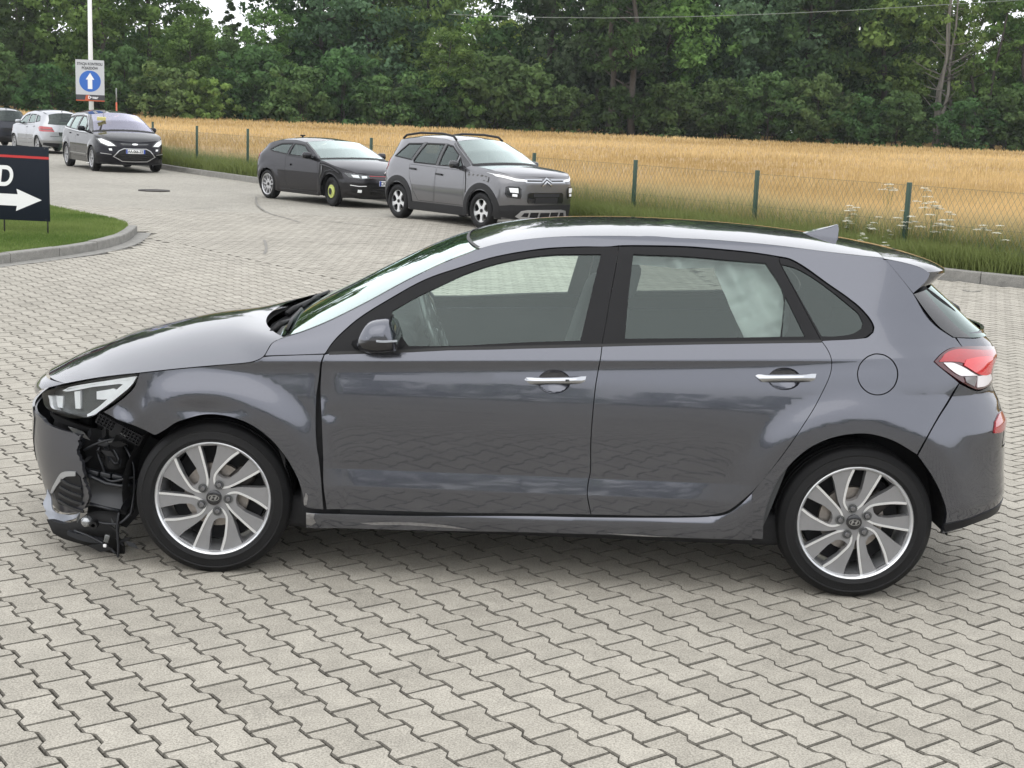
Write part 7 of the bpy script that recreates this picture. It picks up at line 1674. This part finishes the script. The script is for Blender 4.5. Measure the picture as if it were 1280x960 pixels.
c3 = dict(name='crossover', belt=1.05, H=1.60, W=1.756, wb=2.604, R=.325, xa=-.2, xc=.9, zlow=.20, sill=.21, arch=.05, LF=.62, PF=2.9,
    nose=[(-2.0, .2), (-2.06, .35), (-2.085, .6), (-2.08, .85), (-2.03, 1.0)], tail=[(1.96, .25), (2.05, .5), (2.06, .85), (2.02, 1.1), (1.93, 1.4)],
    hoode=[(-1.90, .985), (-1.6, 1.045), (-1.2, 1.085), (-.92, 1.10)], hoodc=[(-2.06, .97), (-1.95, 1.03), (-1.5, 1.10), (-1.10, 1.14)],
    wse=[(-.92, 1.10), (-.52, 1.325), (-.15, 1.51)], wsc=[(-1.10, 1.14), (-.66, 1.375), (-.25, 1.565)],
    roofe=[(-.15, 1.51), (.4, 1.555), (1.1, 1.55), (1.72, 1.48)], roofc=[(-.25, 1.565), (.4, 1.61), (1.1, 1.605), (1.80, 1.54)],
    reare=[(1.72, 1.48), (1.84, 1.28), (1.92, 1.12)], rearc=[(1.80, 1.54), (1.92, 1.30), (2.02, 1.12)],
    doors=[[(-.80, .38), (.10, .38), (.09, 1.025), (-.76, 1.01)], [(.12, .38), (.62, .38), (.78, .55), (.93, .80), (.99, 1.05), (.11, 1.025)]],
    windows=[[(-.70, 1.06), (-.50, 1.245), (-.47, 1.06)], [(-.43, 1.06), (-.45, 1.28), (-.16, 1.43), (.04, 1.455), (.07, 1.06)], [(.15, 1.065), (.12, 1.46), (.70, 1.455), (.90, 1.12), (.86, 1.075)], [(.97, 1.12), (.80, 1.45), (1.28, 1.43), (1.60, 1.17)]],
    win_mats=['glass_f', 'glass_f', 'glass_r', 'glass_dark'], handles=[(-.02, .90), (.84, .96)], handle_mat=M['black'], mirror=(-.60, 1.08), mirror_mat=M['gloss_black'], paint=M['cross_paint'],
    pillar=[[(-.88, 1.105), (-.50, 1.315), (-.14, 1.498), (-.14, 1.462), (-.44, 1.295), (-.74, 1.055)], [(.07, 1.05), (.05, 1.47), (.12, 1.47), (.15, 1.055)], [(.90, 1.12), (.70, 1.47), (.80, 1.47), (.98, 1.11)]], wheel=c3_wheel, extra=c3_extra)
CP = {'c3': ((-0.85, 26.812), (0.637, -0.7709), 1.0), 'sci': ((-4.185, 31.582), (0.6539, -0.7566), 1.0), 'mpv': ((-12.666, 43.92), (0.5151, -0.8571), 1.08), 'bcl': ((-18.958, 56.985), (-0.5935, 0.8048), 1.05), 'dk': ((-22.879, 61.796), (-0.5935, 0.8048), 1.05)}
build_car(c3, 'grey crossover with black roof rails and dented right front wing, parked nose towards the hatchback', *CP['c3'])

# ---- low dark coupe on a spare wheel
M['coupe_paint'] = paint('dark_grey_coupe_paint', (.035, .034, .037), metal=.85, rough=.32, dust=.006, ior=1.33, edge=.4)
M['spare'] = mat('yellow_green_steel_wheel', (.42, .47, .13), .5, var=.15)
def sc_wheel(root, x, sd):
    if x < 0 and sd > 0:   # narrow spare fitted in place of the broken wheel
        hs = sector_holes(8, .62, .76, 9, 8)
        wl = rot_wheel('w', root, x, sd, .31, .205, hs, M['black'], w=.145, facem=M['black'], capm=M['spare'], steer=R(-6))
        lathe('spare_hub', [(.140, -.05), (.140, -.072), (.125, -.076), (.10, -.072), (.075, -.092), (0, -.092)], M['spare'], wl, n=24)
        lathe('hub_bore', [(.072, -.09), (.072, -.096), (0, -.096)], M['black'], wl, n=18)
        return
    hs = []
    for k in range(5):
        b = 72 * k; hs.append([(.90, b - 10), (.90, b + 10), (.55, b + 13), (.45, b), (.55, b - 13)]); hs.append([(.90, b + 17), (.91, b + 36), (.90, b + 55), (.40, b + 43), (.34, b + 36), (.40, b + 29)])
    rot_wheel('w', root, x, sd, .32, .235, hs, M['skid'], facem=M['skid'], spin=18)
def sc_extra(L):
    root, mp, X, front, S = L['root'], L['mp'], L['X'], L['front'], L['S']
    hl = front('headlight', [(.46, .615), (.66, .60), (.80, .64), (.845, .72), (.66, .70), (.45, .675)], M['lamp_dark'], off=.008, both='pair')
    for i, h in enumerate(hl):
        front('lamp_unit', [(.64, .625), (.74, .635), (.76, .685), (.65, .68)], M['lamp_white'], off=.014, both=(-1, 1)[i], par=h); front('lamp_unit', [(.50, .625), (.60, .618), (.60, .665), (.50, .665)], M['lamp_white'], off=.014, both=(-1, 1)[i], par=h)
        front('lamp_lens', [(.46, .615), (.66, .60), (.80, .64), (.845, .72), (.66, .70), (.45, .675)], M['lens'], off=.026, th=0, both=(-1, 1)[i], par=h)
    front('upper_grille', [(0, .60), (.46, .61), (.45, .665), (0, .655)], M['gloss_black'], off=.006); front('red_strip', [(0, .652), (.45, .662), (.45, .674), (0, .664)], M['red'], off=.012)
    front('red_strip', [(0, .604), (.45, .614), (.45, .622), (0, .612)], M['red_dark'], off=.012)
    front('lower_grille', [(0, .27), (.42, .28), (.46, .50), (0, .50)], M['black'], off=.006)
    for z in (.30, .345, .39): front('slat', [(0, z), (.42, z + .004), (.42, z + .016), (0, z + .012)], M['gloss_black'], off=.014)
    fg = front('fog_recess', [(.54, .30), (.76, .32), (.78, .42), (.56, .41)], M['black'], off=.005, both='pair')
    front('fog_lamp', [(.60, .325), (.67, .33), (.67, .385), (.60, .38)], M['lamp_white'], off=.012, both='pair'); front('fog_trim', [(.52, .455), (.66, .45), (.79, .47), (.79, .482), (.66, .463), (.52, .468)], M['lamp_white'], off=.008, both='pair')
    front('front_lip', [(0, .185), (.55, .19), (.80, .22), (.80, .25), (.55, .23), (0, .225)], M['black'], off=.012)
    L['plate'](-2.185, .52, 'CK-024-QD')
    e = lathe('emblem', [(.062, 0), (.062, -.012), (.05, -.016), (0, -.016)], M['white_lens'], root, n=24, loc=(-2.075, 0, .735)); e.rotation_euler = (R(38), 0, R(-90))
    panel('tail_lamp', mp, X([(1.72, .93), (1.80, 1.01), (1.95, 1.0), (2.02, .92), (1.95, .86), (1.80, .86)]), M['red'], root, off=.008, thick=.02, step=.05)
    panel('side_skirt', mp, X([(-.86, .19), (.86, .19), (.86, .26), (-.86, .26)]), M['coupe_paint'], root, off=.014, thick=.02, step=.08)
    # the right front wing is missing: dark cavity, liner and bent edges
    panel('missing_wing', mp, X([(-1.72, .60), (-1.62, .74), (-1.35, .84), (-1.05, .89), (-.86, .90), (-.84, .62), (-.86, .40), (-.93, .42), (-1.0, .55), (-1.12, .66), (-1.29, .705), (-1.46, .66), (-1.58, .58)]), M['void'], root, mirror=False, side=1, off=.004, thick=.01, step=.05, label='dark cavity where the right front wing is missing')
    rl = lambda P, k: [tuple(p * np.array([1, -1, 1]) + np.array([0, k, 0])) for p in L['E3'](P)]
    tube('bent_bracket', rl([(-1.60, .70), (-1.35, .80), (-1.1, .84), (-.92, .86)], .012), .016, M['coupe_paint'], root)
    tube('bent_bracket', rl([(-.95, .84), (-.97, .70), (-.92, .58)], .012), .014, M['lamp_grey'], root); tube('bent_bracket', rl([(-1.45, .74), (-1.30, .76), (-1.12, .72), (-1.02, .60)], .01), .012, M['duct'], root)
    box('torn_plate', (-.92, .86, .64), (.06, .03, .05), M['lamp_white'], root, bev=.008)
    tube('roof_antenna', [(1.25, 0, 1.37), (1.25, 0, 1.41)], [.03, .02], M['black'], root); box('antenna_foot', (1.25, 0, 1.42), (.06, .12, .03), M['black'], root, bev=.012)
sci = dict(name='coupe', belt=.98, H=1.40, W=1.81, wb=2.578, R=.32, xa=-.1, xc=.8, zlow=.19, sill=.20, arch=.045, LF=.80, PF=2.5,
    nose=[(-2.08, .19), (-2.15, .35), (-2.17, .5), (-2.15, .62), (-2.10, .72)], tail=[(1.98, .22), (2.08, .45), (2.09, .75), (2.04, .98), (1.85, 1.2)],
    hoode=[(-1.92, .735), (-1.5, .84), (-1.1, .915), (-.82, .955)], hoodc=[(-2.12, .685), (-1.95, .79), (-1.45, .915), (-1.0, .985)],
    wse=[(-.82, .955), (-.4, 1.15), (.0, 1.30)], wsc=[(-1.0, .985), (-.55, 1.19), (-.12, 1.345)],
    roofe=[(0, 1.30), (.6, 1.335), (1.2, 1.29), (1.58, 1.20)], roofc=[(-.12, 1.345), (.5, 1.395), (1.2, 1.365), (1.70, 1.25)],
    reare=[(1.58, 1.20), (1.78, 1.09), (1.93, 1.0)], rearc=[(1.70, 1.25), (1.90, 1.12), (2.04, 1.0)],
    doors=[[(-.78, .27), (.40, .27), (.52, .45), (.55, .99), (-.68, .94), (-.78, .90)]],
    windows=[[(-.58, .975), (-.06, 1.24), (.38, 1.268), (.47, 1.0)], [(.53, 1.005), (.44, 1.268), (.90, 1.245), (1.28, 1.12), (1.31, 1.085), (1.15, 1.05)]],
    win_mats=['glass_f', 'glass_r'], handles=[(.38, .80)], mirror=(-.50, 1.0), paint=M['coupe_paint'], wheel=sc_wheel, extra=sc_extra)
build_car(sci, 'dark grey two-door coupe missing its right front wing, on a yellow-green spare wheel', *CP['sci'])

# ---- black people carrier
M['mpv_paint'] = paint('black_mpv_paint', (.012, .012, .016), metal=.6, rough=.36, dust=.004, ior=1.28, edge=.12)
M['violet_glass'] = glass('heat_reflecting_windscreen', (.60, .55, .74), 3.0, .02, (.86, .85, 1.0))
def mpv_wheel(root, x, sd): rot_wheel('w', root, x, sd, .335, .225, sector_holes(10, .36, .90, 7, 11), M['skid'], facem=M['skid'])
def mpv_extra(L):
    root, mp, X, front = L['root'], L['mp'], L['X'], L['front']
    hl = front('headlight', [(.48, .70), (.70, .69), (.86, .77), (.90, .90), (.80, .92), (.62, .83)], M['lamp_grey'], off=.008, both='pair')
    for i, h in enumerate(hl): front('lamp_unit', [(.52, .715), (.69, .71), (.83, .78), (.865, .88), (.80, .895), (.64, .81)], M['lamp_white'], off=.014, both=(-1, 1)[i], par=h)
    front('upper_grille', [(0, .72), (.34, .73), (.40, .79), (0, .775)], M['gloss_black'], off=.006); front('chrome_bar', [(0, .755), (.37, .765), (.385, .78), (0, .77)], M['lamp_grey'], off=.012)
    e = front('emblem', [(0, .735), (.06, .742), (.085, .76), (.06, .778), (0, .785)], M['lamp_white'], off=.02)
    front('lower_grille', [(0, .30), (.34, .31), (.56, .43), (.42, .58), (.30, .635), (0, .63)], M['black'], off=.006)
    rim = [(0, .30), (.34, .31), (.56, .43), (.42, .58), (.30, .635), (0, .63)]
    front('chrome_surround', [(0, .29), (.35, .30), (.585, .43), (.435, .595), (.31, .655), (0, .65), (0, .632), (.30, .636), (.42, .58), (.555, .43), (.335, .318), (0, .308)], M['skid'], off=.014)
    for z in (.36, .41, .46): front('slat', [(0, z), (.40, z + .005), (.40, z + .02), (0, z + .015)], M['gloss_black'], off=.012)
    front('fog_lamp', [(.60, .585), (.67, .59), (.68, .64), (.61, .64)], M['lamp_white'], off=.01, both='pair'); front('bumper_trim', [(.62, .475), (.86, .50), (.86, .515), (.62, .49)], M['skid'], off=.008, both='pair')
    front('front_lip', [(0, .20), (.6, .21), (.85, .24), (.85, .27), (.6, .245), (0, .235)], M['clad'], off=.01)
    L['plate'](-2.435, .57, 'AA-066-ZE')
    P = [(-1.02, 1.04), (-.62, 1.30), (-.15, 1.485), (.30, 1.51), (1.15, 1.49), (1.75, 1.44)]
    panel('chrome_strip', mp, strip(X(P), .022), M['chrome'], root, off=.01, thick=.012, step=.08, smooth=False); panel('chrome_strip', mp, strip(X([(-1.0, 1.035), (0, 1.04), (1.3, 1.085), (1.95, 1.12)]), .02), M['chrome'], root, off=.01, thick=.012, step=.08, smooth=False)
    box('windscreen_sticker', (-.93, .52, 1.41), (.02, .24, .10), mat('yellow_paper', (.75, .68, .25), .8), root, rot=(0, R(-25), 0), bev=.002)
    panel('side_moulding', mp, X([(-.86, .42), (.95, .42), (.95, .45), (-.86, .45)]), M['lamp_grey'], root, off=.008, thick=.012, step=.1)
mpv = dict(name='people_carrier', belt=1.06, H=1.65, W=1.88, wb=2.85, R=.335, xa=-.4, xc=1.1, zlow=.20, sill=.22, arch=.045, LF=.85, PF=2.6,
    nose=[(-2.30, .2), (-2.38, .35), (-2.41, .5), (-2.39, .7), (-2.34, .84)], tail=[(2.28, .25), (2.36, .5), (2.37, .85), (2.33, 1.1), (2.2, 1.4)],
    hoode=[(-2.08, .88), (-1.75, .97), (-1.5, 1.02), (-1.32, 1.05)], hoodc=[(-2.36, .82), (-2.15, .93), (-1.75, 1.04), (-1.45, 1.10)],
    wse=[(-1.32, 1.05), (-.8, 1.32), (-.3, 1.51)], wsc=[(-1.45, 1.10), (-.95, 1.38), (-.45, 1.585)],
    roofe=[(-.3, 1.51), (.5, 1.565), (1.4, 1.54), (2.03, 1.44)], roofc=[(-.45, 1.585), (.5, 1.65), (1.4, 1.635), (2.13, 1.51)],
    reare=[(2.03, 1.44), (2.15, 1.25), (2.25, 1.06)], rearc=[(2.13, 1.51), (2.26, 1.28), (2.36, 1.06)],
    doors=[[(-.92, .36), (.36, .36), (.35, 1.02), (-.98, .99)], [(.38, .36), (.92, .38), (1.05, .60), (1.22, .80), (1.29, 1.05), (.37, 1.02)]],
    windows=[[(-1.0, 1.06), (-.62, 1.275), (-.58, 1.06)], [(-.52, 1.065), (-.5, 1.32), (-.12, 1.455), (.28, 1.48), (.32, 1.07)], [(.42, 1.07), (.38, 1.48), (1.12, 1.46), (1.22, 1.10)], [(1.32, 1.11), (1.22, 1.45), (1.72, 1.41), (1.95, 1.15)]],
    win_mats=['glass_r', 'glass_r', 'glass_r', 'glass_dark'], handles=[(.22, .93), (1.10, .97)], mirror=(-.66, 1.10), paint=M['mpv_paint'], ws_mat='violet_glass', wheel=mpv_wheel, extra=mpv_extra)
build_car(mpv, 'black people carrier facing the camera with violet windscreen, beside the silver car', *CP['mpv'])

# ---- silver compact seen from behind, and the dark car ahead of it
M['silver_paint'] = paint('silver_paint', (.40, .41, .43), metal=.85, rough=.34, dust=.02)
M['navy_paint'] = paint('blue_black_paint', (.035, .037, .045), metal=.8, rough=.33, dust=.005, ior=1.38)
def b_wheel(root, x, sd): rot_wheel('w', root, x, sd, .315, .215, sector_holes(7, .36, .90, 10, 17), M['skid'], facem=M['skid'])
def b_extra(L):
    root, mp, X, rear, front = L['root'], L['mp'], L['X'], L['rear'], L['front']
    tlz = [(.44, .80), (.52, .965), (.74, .985), (.86, .97), (.875, .90), (.84, .80)]
    for i, t in enumerate(rear('tail_lamp', tlz, M['red'], off=.01, both='pair')):
        rear('lamp_band', [(.47, .86), (.86, .87), (.86, .895), (.48, .89)], M['red_dark'], off=.018, both=(-1, 1)[i], par=t)
    panel('tail_lamp_wing', mp, X([(1.55, .93), (1.62, .985), (1.80, .99), (1.86, .86), (1.72, .80), (1.60, .84)]), M['red'], root, off=.010, thick=.015, step=.05)
    rear('tailgate_seam', [(0, .62), (.60, .63), (.60, .645), (0, .635)], M['void'], off=.004, th=.006)
    rear('lower_bumper', [(0, .26), (.6, .27), (.80, .32), (.80, .40), (0, .38)], M['clad'], off=.008)
    rear('plate_recess', [(0, .655), (.28, .655), (.30, .79), (0, .79)], M['clad'], off=.003, th=.005)
    front('headlight', [(.50, .66), (.74, .68), (.84, .82), (.62, .78)], M['lamp_white'], off=.008, both='pair'); front('upper_grille', [(0, .62), (.36, .64), (.40, .76), (0, .76)], M['gloss_black'], off=.006)
    panel('side_moulding', mp, X([(-.86, .48), (.92, .50), (.92, .525), (-.86, .505)]), M['chrome'] if L['sp']['paint'] is M['silver_paint'] else M['clad'], root, off=.008, thick=.012, step=.1)
    tube('roof_antenna', [(1.55, 0, 1.53), (1.62, 0, 1.60)], [.018, .01], M['black'], root)
bcl = dict(name='compact_car', belt=1.06, H=1.60, W=1.777, wb=2.778, R=.315, xa=-.35, xc=.7, zlow=.20, sill=.21, arch=.04, LF=.72, PF=2.6, LR=.55, PR=2.7,
    nose=[(-2.10, .2), (-2.17, .35), (-2.19, .5), (-2.17, .7), (-2.12, .84)], tail=[(1.98, .25), (2.08, .45), (2.08, .8), (2.03, 1.06), (1.92, 1.35)],
    hoode=[(-1.92, .86), (-1.6, .96), (-1.4, 1.0), (-1.25, 1.03)], hoodc=[(-2.15, .83), (-1.95, .94), (-1.55, 1.05), (-1.32, 1.09)],
    wse=[(-1.25, 1.03), (-.8, 1.28), (-.35, 1.47)], wsc=[(-1.32, 1.09), (-.9, 1.34), (-.5, 1.55)],
    roofe=[(-.35, 1.47), (.3, 1.535), (1.2, 1.51), (1.72, 1.41)], roofc=[(-.5, 1.55), (.3, 1.60), (1.2, 1.585), (1.87, 1.49)],
    reare=[(1.72, 1.41), (1.83, 1.22), (1.90, 1.07)], rearc=[(1.87, 1.49), (1.98, 1.28), (2.06, 1.07)],
    doors=[[(-.90, .34), (.19, .34), (.19, 1.02), (-.92, .99)], [(.21, .34), (.80, .36), (.95, .62), (1.02, .80), (1.05, 1.06), (.20, 1.02)]],
    windows=[[(-.85, 1.05), (-.38, 1.35), (.0, 1.42), (.12, 1.42), (.15, 1.06)], [(.24, 1.07), (.21, 1.42), (.82, 1.41), (.98, 1.11)], [(1.06, 1.12), (.92, 1.40), (1.28, 1.35), (1.45, 1.17)]],
    win_mats=['glass_f', 'glass_f', 'glass_dark'], handles=[(.10, .93), (.94, .97)], mirror=(-.62, 1.09), paint=M['silver_paint'], wheel=b_wheel, extra=b_extra)
build_car(bcl, 'silver compact car seen from behind with red tail lamps, next to the black people carrier', *CP['bcl'])
dk = dict(bcl); dk.update(name='estate_car', paint=M['navy_paint'], win_mats=['glass_r', 'glass_dark', 'glass_dark'])
build_car(dk, 'dark car cut off by the left picture edge, ahead of the silver compact', *CP['dk'])

# ================================================================ signs and posts
M['board'] = mat('charcoal_sign_board', (.010, .014, .022), .5, var=.15, scale=6, spec=.15)
M['sign_red'] = mat('red_vinyl', (.50, .025, .025), .4, var=.06)
M['sign_white'] = mat('white_vinyl', (.80, .80, .80), .45, var=.03)
M['sign_grey'] = mat('light_grey_sheet', (.50, .51, .52), .45, var=.05)
M['sign_blue'] = mat('blue_reflective_sheet', (.03, .13, .46), .4, var=.05)
M['sign_dark'] = mat('dark_print', (.05, .05, .055), .5)
M['sign_orange'] = mat('orange_red_print', (.48, .10, .04), .5)
M['pole'] = mat('white_painted_steel', (.72, .72, .70), .4, var=.06)
M['stake'] = mat('thin_steel_stake', (.05, .05, .045), .6, metal=.4)
def flat(name, pts, m, parent, th=.004, holes=()):
    """flat cut-out in the local x-z plane, facing -y"""
    V, T, Q, n = panel_geo(plane_map(0.), np.array(pts, float), [np.array(h, float) for h in holes], step=.5, thick=th, smooth=False, hsmooth=False)
    return mesh_np(name, V, [T, Q], m, parent, n)
SB = {'loc': (-6.523, 19.6), 'rz': -0.05235987755982989, 'w': 1.9, 'h': 1.024, 'z0': 0.187, 'legs': (-0.04, -0.659, -1.5)}
bd = empty('arrow_board', (*SB['loc'], .095), SB['rz']); tag(bd, 'black board with red stripe, white letter D and arrow, staked in the grass', 'sign')
w_, h_ = SB['w'], SB['h']; z0 = SB['z0']
panel_ = box('board', (-w_ / 2, 0, z0 + h_ / 2), (w_, .012, h_), M['board'], bd, bev=.002)
k = h_ / 1.0
def on(name, pts, m):
    o = flat(name, [(x * k, z0 + z * k) for x, z in pts], m, bd); o.location = (0, -.0075, 0); return o
on('stripe', [(-1.84, .862), (0, .835), (0, .868), (-1.84, .895)], M['sign_red'])
on('arrow', [(-1.6, .205), (-.455, .195), (-.470, .125), (-.108, .285), (-.455, .425), (-.440, .352), (-1.6, .365)], M['sign_white'])
rt = Matrix(((1, 0, 0), (0, 0, -1), (0, 1, 0))).to_4x4()
def letter(body, x): text_mesh('letter', body, .38 * k, M['sign_white'], bd, Matrix.Translation((x * k, -.009, z0 + .58 * k)) @ rt, shear=.16, width=.80, offset=.010, extrude=.0015)
letter('D', -.62)
on('letter', [(-.835, .455), (-.790, .455), (-.735, .705), (-.780, .705)], M['sign_white'])
for x in SB['legs']: tube('stake', [(x, .012, -.10), (x, .012, z0 + h_ * .5)], .011, M['stake'], bd, n=6)
for z in (z0 + .02, z0 + h_ - .02): tube('board_clip', [(-w_ * .03, -.009, z), (-w_ * .03, .03, z)], .008, M['stake'], bd, n=6)

PS = {'x': -14.356, 'y': 47.5, 'zc': 2.702, 'h': 1.337, 'w': 0.915, 'rz': 0.20943951023931956}
sp_ = empty('lamp_post', (PS['x'], PS['y'], 0), 0); tag(sp_, 'slim white post with a blue arrow sign, behind the black people carrier', 'post')
tube('pole', [(0, 0, 0), (0, 0, 3.2), (0, 0, 7.6)], [.085, .075, .055], M['pole'], sp_, n=14)
box('base_plate', (0, 0, .01), (.3, .3, .03), M['pole'], sp_, bev=.005)
tube('lamp_arm', [(0, 0, 7.55), (.02, -.35, 7.75), (.04, -1.0, 7.85)], [.04, .035, .03], M['pole'], sp_)
box('lamp_head', (.05, -1.25, 7.84), (.22, .55, .09), M['sign_grey'], sp_, bev=.03)
sg = empty('direction_sign', (PS['x'], PS['y'] - .10, PS['zc']), PS['rz']); tag(sg, 'blue round arrow sign on a grey plate fixed to the white post', 'sign')
ws, hs_ = PS['w'] / 2, PS['h'] / 2; s_ = PS['w'] / .40
P1 = lambda x, z: (x / 200. * ws, z / 272. * hs_)
zb_ = -hs_ + .155 * 2 * hs_
flat('plate', [(-ws, -hs_), (ws, -hs_), (ws, hs_), (-ws, hs_)], M['sign_grey'], sg, th=.02)
def lay(name, pts, m, d, holes=()):
    o = flat(name, pts, m, sg, th=.002, holes=holes); o.location = (0, -d, 0); return o
lay('footer_band', [(-ws, -hs_), (ws, -hs_), (ws, zb_), (-ws, zb_)], M['sign_dark'], .003)
lay('footer_line', [(-ws, -hs_), (ws, -hs_), (ws, -hs_ + .035), (-ws, -hs_ + .035)], M['sign_orange'], .006)
lay('footer_mark', [(-ws * .38, -hs_ + .035), (-ws * .05, -hs_ + .035), (-ws * .05, zb_ - .01), (-ws * .30, zb_ - .01)], M['sign_orange'], .006)
rc = PS['w'] * .375; cz = -.03 * hs_
lay('blue_disc', [(rc * math.cos(t), cz + rc * math.sin(t)) for t in np.linspace(0, 2 * PI, 48, endpoint=False)], M['sign_blue'], .003)
a = rc
lay('arrow', [(-.21 * a, cz - .74 * a), (.21 * a, cz - .74 * a), (.21 * a, cz + .15 * a), (.40 * a, cz + .15 * a), (.02 * a, cz + .78 * a), (-.40 * a, cz + .15 * a), (-.21 * a, cz + .15 * a)], M['sign_white'], .006)
for body, z, s in (('STACJA KONTROLI', hs_ * .80, .115), ('POJAZD\u00d3W', hs_ * .595, .115)):
    text_mesh('lettering', body, s * PS['w'] / .9, M['sign_dark'], sg, Matrix.Translation((0, -.004, z)) @ rt, extrude=.001, width=.80, offset=.003)
text_mesh('lettering', 'Denar', .125 * PS['w'] / .9, M['sign_white'], sg, Matrix.Translation((ws * .20, -.007, (zb_ - hs_ + .035) / 2)) @ rt, extrude=.001, offset=.004)
MP = (-19.92, 70, 2.78, 2.09)
mk = empty('marker_pole', (MP[0], MP[1], 0)); tag(mk, 'thin grey marker pole with orange foot beyond the people carrier', 'pole')
tube('shaft', [(0, 0, MP[3]), (0, 0, MP[2])], .035, mat('weathered_grey_pole', (.20, .22, .21), .7), mk); tube('orange_sleeve', [(0, 0, 0), (0, 0, MP[3])], .04, M['sign_orange'], mk)
# overhead line and the far wooden pole behind the trees' edge
UP = (-7.15, 121, 8.89)
up = empty('utility_pole', (UP[0], UP[1], 0)); tag(up, 'pale utility pole with a short crossarm in front of the treeline', 'pole')
M['upole'] = mat('weathered_pale_wood', (.42, .40, .37), .8, var=.2)
tube('pole', [(0, 0, 0), (0, 0, UP[2])], [.11, .08], M['upole'], up); box('crossarm', (.15, 0, UP[2] - .1), (1.6, .12, .12), M['upole'], up, bev=.01)
tube('brace', [(0, -.08, UP[2] - .9), (.55, -.08, UP[2] - .12)], .03, M['upole'], up)
for x in (-.5, .15, .8): tube('insulator', [(x, 0, UP[2] - .05), (x, 0, UP[2] + .12)], .04, M['pole'], up)
WR = [(-5.61, 104, 9.33), (0.16, 104, 9.35), (5.93, 104, 9.52), (11.7, 104, 9.83), (17.47, 104, 10.24), (23.24, 104, 10.72), (37.08, 104, 12.08)]
tag(tube('overhead_wire', [tuple(p) for p in WR], .022, mat('grey_cable', (.20, .23, .21), .6), None, n=6), 'overhead cable crossing in front of the tall trees', 'cable')

# ================================================================ damp air: the far wood pales a little
hz = bmesh.new(); bmesh.ops.create_cube(hz, size=1)
HB = ((-330, -75, -2.0), (330, 215, 26.0))
for v in hz.verts: v.co = Vector([HB[0][i] if v.co[i] < 0 else HB[1][i] for i in range(3)])
hm = bpy.data.materials.new('damp_air'); hm.use_nodes = True; hn = hm.node_tree; hn.nodes.clear()
ho = hn.nodes.new('ShaderNodeOutputMaterial'); hv = hn.nodes.new('ShaderNodeVolumePrincipled')
hv.inputs['Color'].default_value = (.86, .90, .95, 1); hv.inputs['Density'].default_value = .00022; hv.inputs['Anisotropy'].default_value = .1
hn.links.new(hv.outputs[0], ho.inputs['Volume'])
ho_ = from_bm('haze', hz, hm, smooth=False); ho_['kind'] = 'stuff'
